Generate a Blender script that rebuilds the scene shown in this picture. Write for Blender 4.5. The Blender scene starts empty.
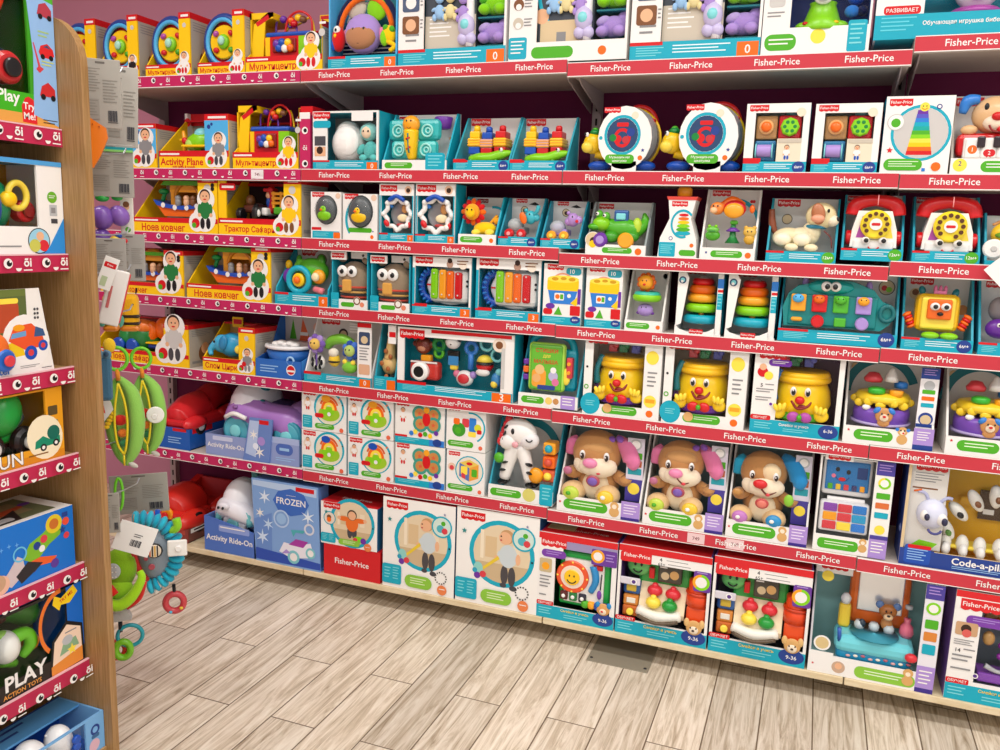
import bpy, math, random
from math import sin, cos, pi, radians
from mathutils import Vector, Matrix
random.seed(4)
SC = bpy.context.scene
COL = SC.collection
# ------------------------------------------------------------------ camera
YAW, PITCH, ROLL, FPX = -0.3579, 0.1681, -0.0344, 835.58
CAM = Vector((0, -2.69, 1.45))
_f = Vector((sin(YAW)*cos(PITCH), cos(YAW)*cos(PITCH), -sin(PITCH)))
_r = Vector((cos(YAW), -sin(YAW), 0)); _d = _f.cross(_r)
CR = _r*cos(ROLL) + _d*sin(ROLL); CD = _d*cos(ROLL) - _r*sin(ROLL)
cam = bpy.data.cameras.new('camera'); co = bpy.data.objects.new('camera', cam); COL.objects.link(co)
m = Matrix((CR, -CD, -_f)).transposed().to_4x4(); m.translation = CAM
co.matrix_world = m
cam.sensor_fit = 'HORIZONTAL'; cam.sensor_width = 36; cam.lens = FPX*36/1000; cam.clip_start = .02
SC.camera = co
def pray(px, py): return CR*((px-500)/FPX) + CD*((py-375)/FPX) + _f
def x_at(px, y, z):            # world x of the point at depth y and height z seen in column px
    q = (px-500)/FPX; dy, dz = y-CAM.y, z-CAM.z
    a = CR.x - q*_f.x; b = (CR.y-q*_f.y)*dy + (CR.z-q*_f.z)*dz
    return CAM.x - b/a
def z_at(py, x, y):
    q = (py-375)/FPX; dx, dy = x-CAM.x, y-CAM.y
    return CAM.z - ((CD.x-q*_f.x)*dx + (CD.y-q*_f.y)*dy)/(CD.z-q*_f.z)
def onY(px, py, Y):
    d = pray(px, py); t = (Y-CAM.y)/d.y; return CAM + d*t
def onX(px, py, X):
    d = pray(px, py); t = (X-CAM.x)/d.x; return CAM + d*t
# ------------------------------------------------------------------ materials
PAL = dict(w='f1efec', k='17171a', g='8b8b8d', lg='cbc9c6', dg='45454a', r='d3141c', o='f26c12', y='fbca0c', yl='fbe04c',
  gr='4fae22', dgn='12843a', lm='86d316', t='12a9c2', td='0b7480', lt='7fd6dc', b='1450b8', nb='16224e', sb='4fb2ea', p='6c2fa0',
  lp='ac8fd6', pk='ec86b4', hp='cf1e62', br='7d4e2c', tn='c98f55', cr='f3e2b6', sk='e9b48c', be='d9c29a', mr='5a1430', wd='c09a68',
  rs='c73644', ps='c2265e', bl='2f7fd6', lb='9cc6ee', nv='23408f', ol='9a9a3c', gy='6d7378', sv='b9bcc0', ru='8b1a1a', mg='b04aa8', pg='c9bfae', kr='b98a52', dk='2a1a22', hr='3a2418', ap='f5a623', mi='a8dfc8', gk='b4aea4')
_mats = {}
def lin(h):
    c = [int(h[i:i+2], 16)/255 for i in (0, 2, 4)]
    return [x/12.92 if x <= .04045 else ((x+.055)/1.055)**2.4 for x in c]
FIN = {'p': 'plastic', 'c': 'card', 'f': 'plush', 'm': 'metal', 'x': 'clear', 's': 'tinted', 'd': 'matte'}
def mat(c, f='p'):
    if (c, f) in _mats: return _mats[c, f]
    m = bpy.data.materials.new(FIN[f]+'_'+c); m.use_nodes = True; nt = m.node_tree; N = nt.nodes; K = nt.links
    bs = N['Principled BSDF']; col = lin(PAL.get(c, c))+[1]
    bs.inputs['Base Color'].default_value = col
    tc = N.new('ShaderNodeTexCoord'); no = N.new('ShaderNodeTexNoise'); K.new(tc.outputs['Object'], no.inputs['Vector'])
    mr = N.new('ShaderNodeMapRange'); K.new(no.outputs[0], mr.inputs[0])
    r = {'p': .3, 'c': .42, 'f': .95, 'm': .3, 'x': .05, 's': .15, 'd': .8}[f]
    mr.inputs['To Min'].default_value = r*.85; mr.inputs['To Max'].default_value = min(1, r*1.15)
    no.inputs['Scale'].default_value = 260 if f == 'f' else 24
    K.new(mr.outputs[0], bs.inputs['Roughness'])
    if f == 'c': bs.inputs['Specular IOR Level'].default_value = .35
    if f in 'fd': bs.inputs['Specular IOR Level'].default_value = .2
    if f == 'f':
        bu = N.new('ShaderNodeBump'); bu.inputs['Strength'].default_value = .35; bu.inputs['Distance'].default_value = .004
        K.new(no.outputs[0], bu.inputs['Height']); K.new(bu.outputs[0], bs.inputs['Normal'])
        bs.inputs['Sheen Weight'].default_value = .25
    if f == 'm': bs.inputs['Metallic'].default_value = .7
    if f in 'xs':
        tr = N.new('ShaderNodeBsdfTransparent'); mx = N.new('ShaderNodeMixShader'); out = N['Material Output']
        if f == 'x':
            lw = N.new('ShaderNodeLayerWeight'); lw.inputs[0].default_value = .22
            ma = N.new('ShaderNodeMath'); ma.operation = 'MULTIPLY'; ma.inputs[1].default_value = .35
            K.new(lw.outputs['Fresnel'], ma.inputs[0]); K.new(ma.outputs[0], mx.inputs[0])
            bs.inputs['Metallic'].default_value = 1
        else:
            mx.inputs[0].default_value = .5; tr.inputs[0].default_value = [.5+.5*x for x in col[:3]]+[1]
        K.new(tr.outputs[0], mx.inputs[1]); K.new(bs.outputs[0], mx.inputs[2]); K.new(mx.outputs[0], out.inputs[0])
    _mats[c, f] = m; return m
# ------------------------------------------------------------------ mesh accumulator
class MB:
    def __init__(s): s.v = []; s.f = []; s.m = []; s.s = []; s.mats = []
    def mi(s, mt):
        if mt not in s.mats: s.mats.append(mt)
        return s.mats.index(mt)
    def add(s, vs, fs, mt, smooth=False):
        o = len(s.v); i = s.mi(mt); s.v += [tuple(v) for v in vs]
        for f in fs: s.f.append([a+o for a in f]); s.m.append(i); s.s.append(smooth)
    def build(s, name, parent=None):
        me = bpy.data.meshes.new(name); me.from_pydata(s.v, [], s.f)
        for x in s.mats: me.materials.append(x)
        me.polygons.foreach_set('material_index', s.m); me.polygons.foreach_set('use_smooth', s.s); me.update()
        o = bpy.data.objects.new(name, me); COL.objects.link(o)
        if parent: o.parent = parent
        return o
def box_g(a, b):
    (x0, y0, z0), (x1, y1, z1) = a, b
    return [(x0,y0,z0),(x1,y0,z0),(x1,y1,z0),(x0,y1,z0),(x0,y0,z1),(x1,y0,z1),(x1,y1,z1),(x0,y1,z1)], [(0,3,2,1),(4,5,6,7),(0,1,5,4),(1,2,6,5),(2,3,7,6),(3,0,4,7)]
def rbox_g(a, b, r):
    c = [(p+q)/2 for p, q in zip(a, b)]; hf = [abs(q-p)/2 for p, q in zip(a, b)]; r = min([r]+[x*.98 for x in hf])
    vs = []; fs = []
    el = [(-80, -1), (-40, -1), (-3, -1), (3, 1), (40, 1), (80, 1)]
    for e, sz in el:
        e = radians(e)
        for k in range(12):
            q = k//3; az = radians(q*90 + (k % 3)*42 + 3); sx = 1 if q in (0, 3) else -1; sy = 1 if q < 2 else -1
            d = (cos(e)*cos(az), cos(e)*sin(az), sin(e))
            vs.append((c[0]+sx*(hf[0]-r)+d[0]*r, c[1]+sy*(hf[1]-r)+d[1]*r, c[2]+sz*(hf[2]-r)+d[2]*r))
    for j in range(5):
        for k in range(12):
            fs.append((j*12+k, j*12+(k+1) % 12, (j+1)*12+(k+1) % 12, (j+1)*12+k))
    fs.append(tuple(range(11, -1, -1))); fs.append(tuple(range(60, 72)))
    return vs, fs
_SPH = {}
def sph_t(n=18, m=11):
    if (n, m) in _SPH: return _SPH[n, m]
    vs = [(0, 0, -1)]; fs = []
    for j in range(1, m):
        e = -pi/2+pi*j/m
        for i in range(n): vs.append((cos(e)*cos(2*pi*i/n), cos(e)*sin(2*pi*i/n), sin(e)))
    vs.append((0, 0, 1)); L = len(vs)-1
    for i in range(n):
        j = (i+1) % n; fs.append((0, 1+j, 1+i)); fs.append((L, L-n+i, L-n+j))
        for q in range(m-2): a = 1+q*n; fs.append((a+i, a+j, a+n+j, a+n+i))
    _SPH[n, m] = vs, fs; return vs, fs
def lathe_g(prof, n=24):     # profile of (radius, height), closed at both ends
    vs = []; fs = []
    for r, z in prof:
        for i in range(n): vs.append((r*cos(2*pi*i/n), r*sin(2*pi*i/n), z))
    for j in range(len(prof)-1):
        for i in range(n): k = (i+1) % n; fs.append((j*n+i, j*n+k, (j+1)*n+k, (j+1)*n+i))
    fs.append(tuple(range(n-1, -1, -1))); fs.append(tuple(range((len(prof)-1)*n, len(prof)*n)))
    return vs, fs
def tube_g(pts, r, n=10, closed=False, flat=1.0):
    P_ = [Vector(p) for p in pts]; L = len(P_); vs = []; fs = []
    rr = r if isinstance(r, (list, tuple)) else [r]*L
    up = None
    for i, p in enumerate(P_):
        a = P_[(i-1) % L] if (closed or i) else p; b = P_[(i+1) % L] if (closed or i < L-1) else p
        t = (b-a).normalized()
        if up is None:
            up = t.orthogonal().normalized()
            if abs(t.y) < .9: up = (Vector((0, 1, 0))-t*t.y).normalized()
        up = (up-t*up.dot(t)); up = up.normalized() if up.length > 1e-6 else t.orthogonal().normalized()
        s = t.cross(up)
        for k in range(n): vs.append(p+(up*cos(2*pi*k/n)*flat+s*sin(2*pi*k/n))*rr[i])
    for i in range(L if closed else L-1):
        j = (i+1) % L
        for k in range(n): q = (k+1) % n; fs.append((i*n+k, i*n+q, j*n+q, j*n+k))
    if not closed: fs.append(tuple(range(n-1, -1, -1))); fs.append(tuple(range((L-1)*n, L*n)))
    return vs, fs
def spline(pts, k=4, closed=False):
    P_ = [Vector(p) for p in pts]; n = len(P_); out = []
    for i in range(n if closed else n-1):
        g = (lambda j: P_[j % n]) if closed else (lambda j: P_[max(0, min(n-1, j))])
        a, b, c, d = g(i-1), g(i), g(i+1), g(i+2)
        for s in range(k):
            t = s/k; out.append(.5*((2*b)+(c-a)*t+(2*a-5*b+4*c-d)*t*t+(3*b-a-3*c+d)*t**3))
    if not closed: out.append(P_[-1])
    return out
_TXT = {}
def text_g(s, bold=.012):
    if (s, bold) in _TXT: return _TXT[s, bold]
    c = bpy.data.curves.new('t', 'FONT'); c.body = s; c.resolution_u = 2; c.align_x = 'CENTER'; c.align_y = 'CENTER'; c.offset = bold
    o = bpy.data.objects.new('t', c); me = bpy.data.meshes.new_from_object(o)
    vs = [tuple(v.co) for v in me.vertices]; fs = [tuple(p.vertices) for p in me.polygons]
    xs = [v[0] for v in vs] or [0]; cx = (max(xs)+min(xs))/2; zs = [v[1] for v in vs] or [0]; cy = (max(zs)+min(zs))/2
    wd = max(xs)-min(xs)
    vs = [(v[0]-cx, v[1]-cy) for v in vs]
    bpy.data.objects.remove(o); bpy.data.curves.remove(c); bpy.data.meshes.remove(me)
    _TXT[s, bold] = vs, fs, wd; return _TXT[s, bold]
# ------------------------------------------------------------------ shelving layout
Z = [2.003, 1.655, 1.406, 1.152, .862, .512, .101]       # shelf tops, highest first; the last is the base deck
UB = [-2.815, -1.815, -.812, .190, 1.190, 2.190]         # unit boundaries
def shelf_dz(row, x):            # small height steps between neighbouring units
    u = max(0, min(4, sum(x > b for b in UB)-1))
    return [[0,0,-.012,.022,0],[0,0,0,-.002,0],[0,0,-.016,0,-.018],[0,0,-.003,0,-.01],[0,0,-.006,-.007,0],[0,-.003,-.011,-.014,-.014],[0,0,0,0,0]][row][u]
# ------------------------------------------------------------------ things, parts, prints
class P: w = h = d = 1; es = {}; root = None; last = None; cur = None; fin = 'p'; name = ''; issub = False; lab = None
def flush():
    if P.cur and P.cur.v:
        o = P.cur.build(P.name, P.last if P.issub else P.root)
        if P.lab: o['label'] = P.lab
        if not P.issub: P.last = o
    P.cur = None
def part(n, f='p', lab=None): flush(); P.cur = MB(); P.name = n; P.fin = f; P.issub = False; P.lab = lab
def sub(n, f='p', lab=None): flush(); P.cur = MB(); P.name = n; P.fin = f; P.issub = True; P.lab = lab
def tag(o, lab, cat, grp=None, kind=None):
    if lab: o['label'] = lab
    if cat: o['category'] = cat
    if grp: o['group'] = grp
    if kind: o['kind'] = kind
def place(row, l, r, top, d, y0=.017, tb=0, dz=0, h=None):
    z = Z[row]+dz; z += max(shelf_dz(row, x_at(l, y0, z)), shelf_dz(row, x_at(r, y0, z))); xl = x_at(l, y0, z); xr = x_at(r, y0, z)
    xm = (xl+xr)/2; hh = h or z_at(top, xm, y0+tb*d)-z
    if row: hh = min(hh, Z[row-1]+min(shelf_dz(row-1, xl), shelf_dz(row-1, xr))-.030-z)     # clear of the shelf above
    return xm, z, xr-xl, hh
def thing(name, lab, cat, row, l, r, top, d=.16, grp=None, y0=.017, tb=0, dz=0, h=None, rot=0):
    flush(); x, z, w, hh = place(row, l, r, top, d, y0, tb, dz, h)
    return thing_at(name, lab, cat, (x, y0, z+.0005), w, hh, d, grp, rot)
def thing_at(name, lab, cat, loc, w, h, d, grp=None, rot=0):
    flush(); o = bpy.data.objects.new(name, None); COL.objects.link(o); o.location = loc; o.rotation_euler = (0, 0, rot); o.empty_display_size = .02
    tag(o, lab, cat, grp); P.root = o; P.w, P.h, P.d = w, h, d; P.es = {}; P.last = None; face('F'); return o
def dup(src, lab, row, l, y0=None, dz=0, r=None):
    """copy a thing with its parts and sub-parts; stands with its left front corner in column l (or its right one in column r)"""
    flush(); y0 = src.location.y if y0 is None else y0; z = Z[row]+dz; w = src['_w']
    px = l if r is None else r; x = x_at(px, y0, z); z += shelf_dz(row, x); x = x_at(px, y0, z)
    x += w/2 if r is None else -w/2
    return dup_at(src, lab, (x, y0, z+.0005))
def dup_at(src, lab, loc, rot=None):
    flush(); c = src.copy(); COL.objects.link(c); c.location = loc; c['label'] = lab
    if rot is not None: c.rotation_euler = (0, 0, rot) if not isinstance(rot, tuple) else rot
    for a in list(src.children):
        b = a.copy(); COL.objects.link(b); b.parent = c
        for g in a.children: h = g.copy(); COL.objects.link(h); h.parent = b
    return c
def done():
    flush(); P.root['_w'] = P.w; return P.root
def fin_(f): P.fin = f
def _x(u): return (u-.5)*P.w
def A(vs, fs, c, sm=False, f=None): P.cur.add(vs, fs, mat(c, f or P.fin), sm)
def B(u0, u1, v0, v1, y0, y1, c, bev=0):
    a = (_x(u0), y0*P.d, v0*P.h); b = (_x(u1), y1*P.d, v1*P.h)
    vs, fs = rbox_g(a, b, bev*P.w) if bev else box_g(a, b); A(vs, fs, c)
def E(u, v, y, rx, rz, ry, c, rot=0, n=18):
    t, fs = sph_t(n, 11); a = radians(rot); cx, cy, cz = _x(u), y*P.d, v*P.h; w = P.w
    A([(cx+(p[0]*rx*cos(a)-p[2]*rz*sin(a))*w, cy+p[1]*ry*w, cz+(p[0]*rx*sin(a)+p[2]*rz*cos(a))*w) for p in t], fs, c, True)
def D(u, v, y, r, t, c, n=24, cone=1):     # disc facing the aisle
    w = P.w; b = min(t*.3, r*.2); pr = [(r, 0), (r, t-b), (r*cone-b, t)]
    vs, fs = lathe_g(pr, n); A([(_x(u)+x*w, y*P.d-z*w, v*P.h+q*w) for x, q, z in vs], [f[::-1] for f in fs][::-1] if 0 else fs, c, False)
def W(u0, u1, v, y, r, c, n=22):           # wheel or roller with its axle along the shelf
    w = P.w; b = min(.15*r, .2*abs(u1-u0)); L = (u1-u0)*w
    vs, fs = lathe_g([(r-b, 0), (r, b), (r, L/w-b), (r-b, L/w)], n); A([(_x(u0)+z*w, y*P.d+x*w, v*P.h+q*w) for x, q, z in vs], fs, c)
def V(u, y, v0, prof, c, n=24, ang=0):     # turned about an upright axis; profile of (radius, height) in widths
    w = P.w; vs, fs = lathe_g(prof, n); A([(_x(u)+x*w, y*P.d+q*w, v0*P.h+z*w) for x, q, z in vs], fs, c, True)
def T(u, v, y, R, r, c, ax='y', sx=1, sz=1, a0=0, a1=360, n=28):
    w = P.w; cl = a1-a0 >= 360; k = n if cl else max(6, int(n*(a1-a0)/360)); pts = []
    for i in range(k if cl else k+1):
        a = radians(a0+(a1-a0)*i/k); p, q = R*cos(a)*w*sx, R*sin(a)*w*sz; c0 = (_x(u), y*P.d, v*P.h)
        pts.append((c0[0]+p, c0[1], c0[2]+q) if ax == 'y' else (c0[0]+p, c0[1]+q, c0[2]) if ax == 'z' else (c0[0], c0[1]+p, c0[2]+q))
    vs, fs = tube_g(pts, r*w, 10, cl); A(vs, fs, c, True)
def C(pts, r, c, k=4, cl=False, flat=1):   # soft tube through points (u, v, y)
    Q = [(_x(p[0]), p[2]*P.d, p[1]*P.h) for p in pts]; Q = spline(Q, k, cl) if k > 1 else Q
    if isinstance(r, (list, tuple)):
        n = len(r); L = len(Q); rr = []
        for i in range(L):
            s = i/(L-1)*(n-1); j = min(int(s), n-2); rr.append((r[j]+(r[j+1]-r[j])*(s-j))*P.w)
    else: rr = r*P.w
    vs, fs = tube_g(Q, rr, 10, cl, flat); A(vs, fs, c, True)
def G(pts, y0, y1, c):                     # outline in the front plane with thickness
    n = len(pts); vs = [(_x(u), y0*P.d, v*P.h) for u, v in pts]+[(_x(u), y1*P.d, v*P.h) for u, v in pts]
    A(vs, [tuple(range(n)), tuple(range(2*n-1, n-1, -1))]+[(i, i+n, (i+1) % n+n, (i+1) % n) for i in range(n)], c)
def GX(pts, u0, u1, c):                    # outline in the side plane (y, v) with thickness
    n = len(pts); vs = [(_x(u0), y*P.d, v*P.h) for y, v in pts]+[(_x(u1), y*P.d, v*P.h) for y, v in pts]
    A(vs, [tuple(range(n)), tuple(range(2*n-1, n-1, -1))]+[(i, i+n, (i+1) % n+n, (i+1) % n) for i in range(n)], c)
def ell(u, v, a, b, n=20, rot=0, a0=0, a1=360):     # outline points of an ellipse, radii in widths
    k = P.w/P.h; q = radians(rot); o = []
    for i in range(n if a1-a0 >= 360 else n+1):
        s = radians(a0+(a1-a0)*i/n); x, z = a*cos(s), b*sin(s); o.append((u+x*cos(q)-z*sin(q), v+(x*sin(q)+z*cos(q))*k))
    return o
# prints: thin ink shapes on a face of the carton, part of the carton's own mesh
def face(k, y=0, x=None):
    w, h, d = P.w, P.h, P.d; P.fk = (k, y, x); P.es.setdefault(P.fk, 0)
    P.F = {'F': ((-w/2, y*d, 0), (1, 0, 0), (0, 0, 1), (0, -1, 0), w, h), 'R': ((w/2 if x is None else _x(x), 0, 0), (0, 1, 0), (0, 0, 1), (1, 0, 0), d, h),
           'L': ((-w/2 if x is None else _x(x), d, 0), (0, -1, 0), (0, 0, 1), (-1, 0, 0), d, h), 'T': ((-w/2, 0, h), (1, 0, 0), (0, 1, 0), (0, 0, 1), w, d)}[k]
    P.F = [Vector(q) for q in P.F[:4]]+[P.F[4], P.F[5]]
def _pt(pts, c, fs=None):
    O, U, V_, N, w, h = P.F; P.es[P.fk] += 5e-5; off = N*(2.5e-4+P.es[P.fk])
    A([O+U*x+V_*z+off for x, z in pts], fs or [tuple(range(len(pts)))], c)
def g(pts, c): w, h = P.F[4:]; _pt([(u*w, v*h) for u, v in pts], c)
def r(u0, u1, v0, v1, c, rad=0):
    w, h = P.F[4:]; x0, x1, z0, z1 = u0*w, u1*w, v0*h, v1*h
    if not rad: return _pt([(x0, z0), (x1, z0), (x1, z1), (x0, z1)], c)
    q = min(rad*w, (x1-x0)/2.001, (z1-z0)/2.001); o = []
    for cx, cz, a in ((x1-q, z1-q, 0), (x0+q, z1-q, 90), (x0+q, z0+q, 180), (x1-q, z0+q, 270)):
        for i in range(5): s = radians(a+i*22.5); o.append((cx+q*cos(s), cz+q*sin(s)))
    _pt(o, c)
def d(u, v, rad, c, sz=1, n=22, a0=0, a1=360):
    w, h = P.F[4:]; k = n if a1-a0 >= 360 else n+1
    _pt([(u*w+rad*w*cos(radians(a0+(a1-a0)*i/n)), v*h+rad*w*sz*sin(radians(a0+(a1-a0)*i/n))) for i in range(k)], c)
def o(u, v, R, t, c, sz=1, n=30, a0=0, a1=360):
    w, h = P.F[4:]; q = []; fs = []
    for i in range(n+1):
        a = radians(a0+(a1-a0)*i/n)
        for s in (R-t/2, R+t/2): q.append((u*w+s*w*cos(a), v*h+s*w*sz*sin(a)))
    for i in range(n): fs.append((2*i, 2*i+1, 2*i+3, 2*i+2))
    _pt(q, c, fs)
def t(s, u, v, sz, c='w', mw=None, bold=.012, rot=0):     # sz: letter height; mw: greatest width, both in face widths
    vs, fs, wd = text_g(s, bold); w, h = P.F[4:]; k = sz*w
    if mw and wd*k > mw*w: k = mw*w/wd
    a = radians(rot); _pt([(u*w+(x*cos(a)-z*sin(a))*k, v*h+(x*sin(a)+z*cos(a))*k) for x, z in vs], c, fs)
def L(u0, u1, v0, v1, n, c='g', fill=.35):                # small print, too small to read
    s = (v1-v0)/n
    for i in range(n):
        e = u1-(u1-u0)*((i*37 % 23)/70 if n > 1 else 0); r(u0, e, v1-s*i-s*fill, v1-s*i, c)
def star(u, v, rad, c, n=5, k=.45):
    w, h = P.F[4:]; _pt([(u*w+rad*w*(1 if i % 2 == 0 else k)*sin(pi*i/n), v*h+rad*w*(1 if i % 2 == 0 else k)*cos(pi*i/n)) for i in range(2*n)], c)
def logo(u, v, s, c='r'):                                 # awning label, s wide
    w, h = P.F[4:]; q = s*w; x, z = u*w, v*h; pt = [(x-q/2, z+q*.17), (x-q/2, z-q*.12)]
    for i in range(4):
        for j in range(1, 5): a = pi*j/4; pt.append((x-q/2+q/4*(i+j/4), z-q*.12-q*.05*sin(a)))
    pt += [(x+q/2, z+q*.17)]; _pt(pt[::-1], c); t('Fisher-Price', u, v+.02*q/h, s*.19, 'w', s*.9)
def kid(u, v, s, sh='b', pa='dg', ha='hr', prop=None):    # child in a printed picture, s tall in face widths
    w, h = P.F[4:]; k = s*w/h
    d(u-.09*s, v+.13*k, .07*s, pa, 2); d(u+.09*s, v+.13*k, .07*s, pa, 2)
    d(u, v+.47*k, .17*s, sh, 1.35); d(u-.17*s, v+.48*k, .06*s, sh, 2.3); d(u+.17*s, v+.48*k, .06*s, sh, 2.3)
    d(u-.18*s, v+.34*k, .05*s, 'sk'); d(u+.18*s, v+.34*k, .05*s, 'sk')
    d(u, v+.82*k, .165*s, ha); d(u, v+.79*k, .145*s, 'sk'); d(u-.05*s, v+.81*k, .018*s, 'k'); d(u+.05*s, v+.81*k, .018*s, 'k'); d(u, v+.73*k, .05*s, 'r', .35)
# ---- carton bodies
def closed(cf, cs, ct=None, cl=None):
    vs, fs = box_g((-P.w/2, 0, 0), (P.w/2, P.d, P.h)); A(vs, [fs[2]], cf); A(vs, [fs[3]], cs); A(vs, [fs[5]], cl or cs); A(vs, [fs[0], fs[1], fs[4]], ct or cf)
def tray(ci, cs, cl, lip=.2, ys=.75, vs=1, cb=None, th=.006, s0=None):
    """open display carton: back card, sloped sides, low front lip"""
    a = th/P.d; b = th/P.w; s0 = lip if s0 is None else s0
    B(0, 1, 0, 1, 1-a, 1, cb or ci); B(0, 1, 0, .02, a, 1-a, ci); B(0, 1, 0, lip, 0, a, cl)
    for u in (0, 1-b): GX([(a, .02), (1-a, .02), (1-a, vs), (ys, vs), (a, s0)], u, u+b, cs)
def window(cf, cs, ci, l=.1, rr=.1, b=.2, tp=.1, ct=None, th=.006, top=0):
    a = th/P.d; q = th/P.w; v = th/P.h
    B(0, 1, 0, 1, 1-a, 1, ci); B(q, 1-q, 0, v, a, 1-a, ci)
    B(0, 1, 0, b, 0, a, cf); B(0, 1, 1-tp, 1, 0, a, cf); B(0, l, b, 1-tp, 0, a, cf); B(1-rr, 1, b, 1-tp, 0, a, cf)
    B(0, q, 0, 1, a, 1-a, cs); B(1-q, 1, 0, 1, a, 1-a, cs); B(q, 1-q, 1-v, 1, max(a, top), 1-a, ct or cs)
def pane(l, rr, b, tp):
    part('window_pane', 'x'); B(l, 1-rr, b, 1-tp, .05, .058, 'w')
def face3(u, v, y, s, eye='k', mouth='k', ey=.35, sp=.3, er=.11, wh=0, my=-.45):   # two eyes and a mouth on a toy face, s = half size
    k = P.w/P.h
    for q in (-1, 1):
        if wh: E(u+q*sp*s, v+ey*s*k, y, wh*s, wh*s*1.15, .05*s, 'w', n=10); E(u+q*sp*s, v+ey*s*k, y-.06*s*P.w/P.d, er*s, er*s*1.1, .05*s, eye, n=10)
        else: E(u+q*sp*s, v+ey*s*k, y, er*s, er*s*1.3, .06*s, eye, n=10)
    if mouth: T(u, v+(my+.2)*s*k, y, .28*s, .035*s, mouth, a0=200, a1=340, n=24)
# ------------------------------------------------------------------ setting
def struct(name, mb, lab): ob = mb.build(name); ob['kind'] = 'structure'; ob['label'] = lab; return ob
def floor_mat():
    m = bpy.data.materials.new('wood_look_plank_tile'); m.use_nodes = True; nt = m.node_tree; N = nt.nodes; K = nt.links; bs = N['Principled BSDF']
    tc = N.new('ShaderNodeTexCoord'); mp = N.new('ShaderNodeMapping'); K.new(tc.outputs['Object'], mp.inputs[0]); mp.inputs['Rotation'].default_value = (0, 0, radians(90)); mp.inputs['Location'].default_value = (.13, .045, 0)
    bk = N.new('ShaderNodeTexBrick'); K.new(mp.outputs[0], bk.inputs['Vector'])
    for k, v in (('Scale', 1), ('Mortar Size', .0022), ('Brick Width', .9), ('Row Height', .152), ('Bias', 0), ('Mortar Smooth', .1)): bk.inputs[k].default_value = v
    bk.offset = .37; bk.inputs['Color1'].default_value = (0, 0, 0, 1); bk.inputs['Color2'].default_value = (1, 1, 1, 1); bk.inputs['Mortar'].default_value = (.5, .5, .5, 1)
    # grain runs along the plank and is shifted from plank to plank
    sc = N.new('ShaderNodeMapping'); sc.inputs['Scale'].default_value = (1.5, 21, 1); K.new(mp.outputs[0], sc.inputs[0])
    ad = N.new('ShaderNodeVectorMath'); ad.operation = 'ADD'; K.new(sc.outputs[0], ad.inputs[0])
    mu = N.new('ShaderNodeVectorMath'); mu.operation = 'MULTIPLY'; mu.inputs[1].default_value = (13, 31, 7); K.new(bk.outputs['Color'], mu.inputs[0]); K.new(mu.outputs[0], ad.inputs[1])
    n1 = N.new('ShaderNodeTexNoise'); n1.inputs['Scale'].default_value = 1.7; n1.inputs['Detail'].default_value = 9; n1.inputs['Roughness'].default_value = .68; n1.inputs['Distortion'].default_value = 1.9; K.new(ad.outputs[0], n1.inputs['Vector'])
    cr = N.new('ShaderNodeValToRGB'); e = cr.color_ramp.elements; e[0].position = .3; e[0].color = lin('9a8871')+[1]; e[1].position = .66; e[1].color = lin('ebe2d2')+[1]
    x = cr.color_ramp.elements.new(.45); x.color = lin('c9bba6')+[1]; x = cr.color_ramp.elements.new(.53); x.color = lin('dcd0be')+[1]
    K.new(n1.outputs[0], cr.inputs[0])
    hs = N.new('ShaderNodeHueSaturation'); K.new(cr.outputs[0], hs.inputs['Color']); mr = N.new('ShaderNodeMapRange'); mr.inputs['To Min'].default_value = .86; mr.inputs['To Max'].default_value = 1.1; K.new(bk.outputs['Color'], mr.inputs[0]); K.new(mr.outputs[0], hs.inputs['Value'])
    mx = N.new('ShaderNodeMix'); mx.data_type = 'RGBA'; K.new(bk.outputs['Fac'], mx.inputs['Factor']); K.new(hs.outputs[0], mx.inputs['A']); mx.inputs['B'].default_value = lin('6d5c49')+[1]
    K.new(mx.outputs['Result'], bs.inputs['Base Color']); bs.inputs['Roughness'].default_value = .5
    bu = N.new('ShaderNodeBump'); bu.inputs['Strength'].default_value = .25; bu.inputs['Distance'].default_value = .002; bu.invert = True; K.new(bk.outputs['Fac'], bu.inputs['Height']); K.new(bu.outputs[0], bs.inputs['Normal'])
    return m
def wood_mat(name, c0, c1, sc=(6, 6, 1)):
    m = bpy.data.materials.new(name); m.use_nodes = True; nt = m.node_tree; N = nt.nodes; K = nt.links; bs = N['Principled BSDF']
    tc = N.new('ShaderNodeTexCoord'); mp = N.new('ShaderNodeMapping'); mp.inputs['Scale'].default_value = sc; K.new(tc.outputs['Object'], mp.inputs[0])
    n1 = N.new('ShaderNodeTexNoise'); n1.inputs['Scale'].default_value = 8; n1.inputs['Detail'].default_value = 6; K.new(mp.outputs[0], n1.inputs['Vector'])
    cr = N.new('ShaderNodeValToRGB'); e = cr.color_ramp.elements; e[0].position = .35; e[0].color = lin(c0)+[1]; e[1].position = .65; e[1].color = lin(c1)+[1]
    K.new(n1.outputs[0], cr.inputs[0]); K.new(cr.outputs[0], bs.inputs['Base Color']); bs.inputs['Roughness'].default_value = .45; return m
def slab(name, a, b, mt, lab): q = MB(); q.add(*box_g(a, b), mt); return struct(name, q, lab)
slab('floor', (-5, -6, -.1), (5, .75, 0), floor_mat(), 'pale wood-look plank tiles laid towards the shelves')
slab('wall_back', (-5, .75, 0), (5, .9, 3.4), mat('c98a9f', 'd'), 'mauve pink painted wall above the shelving')
slab('wall_left', (-5.15, -6, 0), (-5, .9, 3.4), mat('c98a9f', 'd'), 'mauve pink side wall')
slab('ceiling', (-5.15, -6, 3.4), (5, .9, 3.5), mat('e8e4de', 'd'), 'white shop ceiling')
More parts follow.
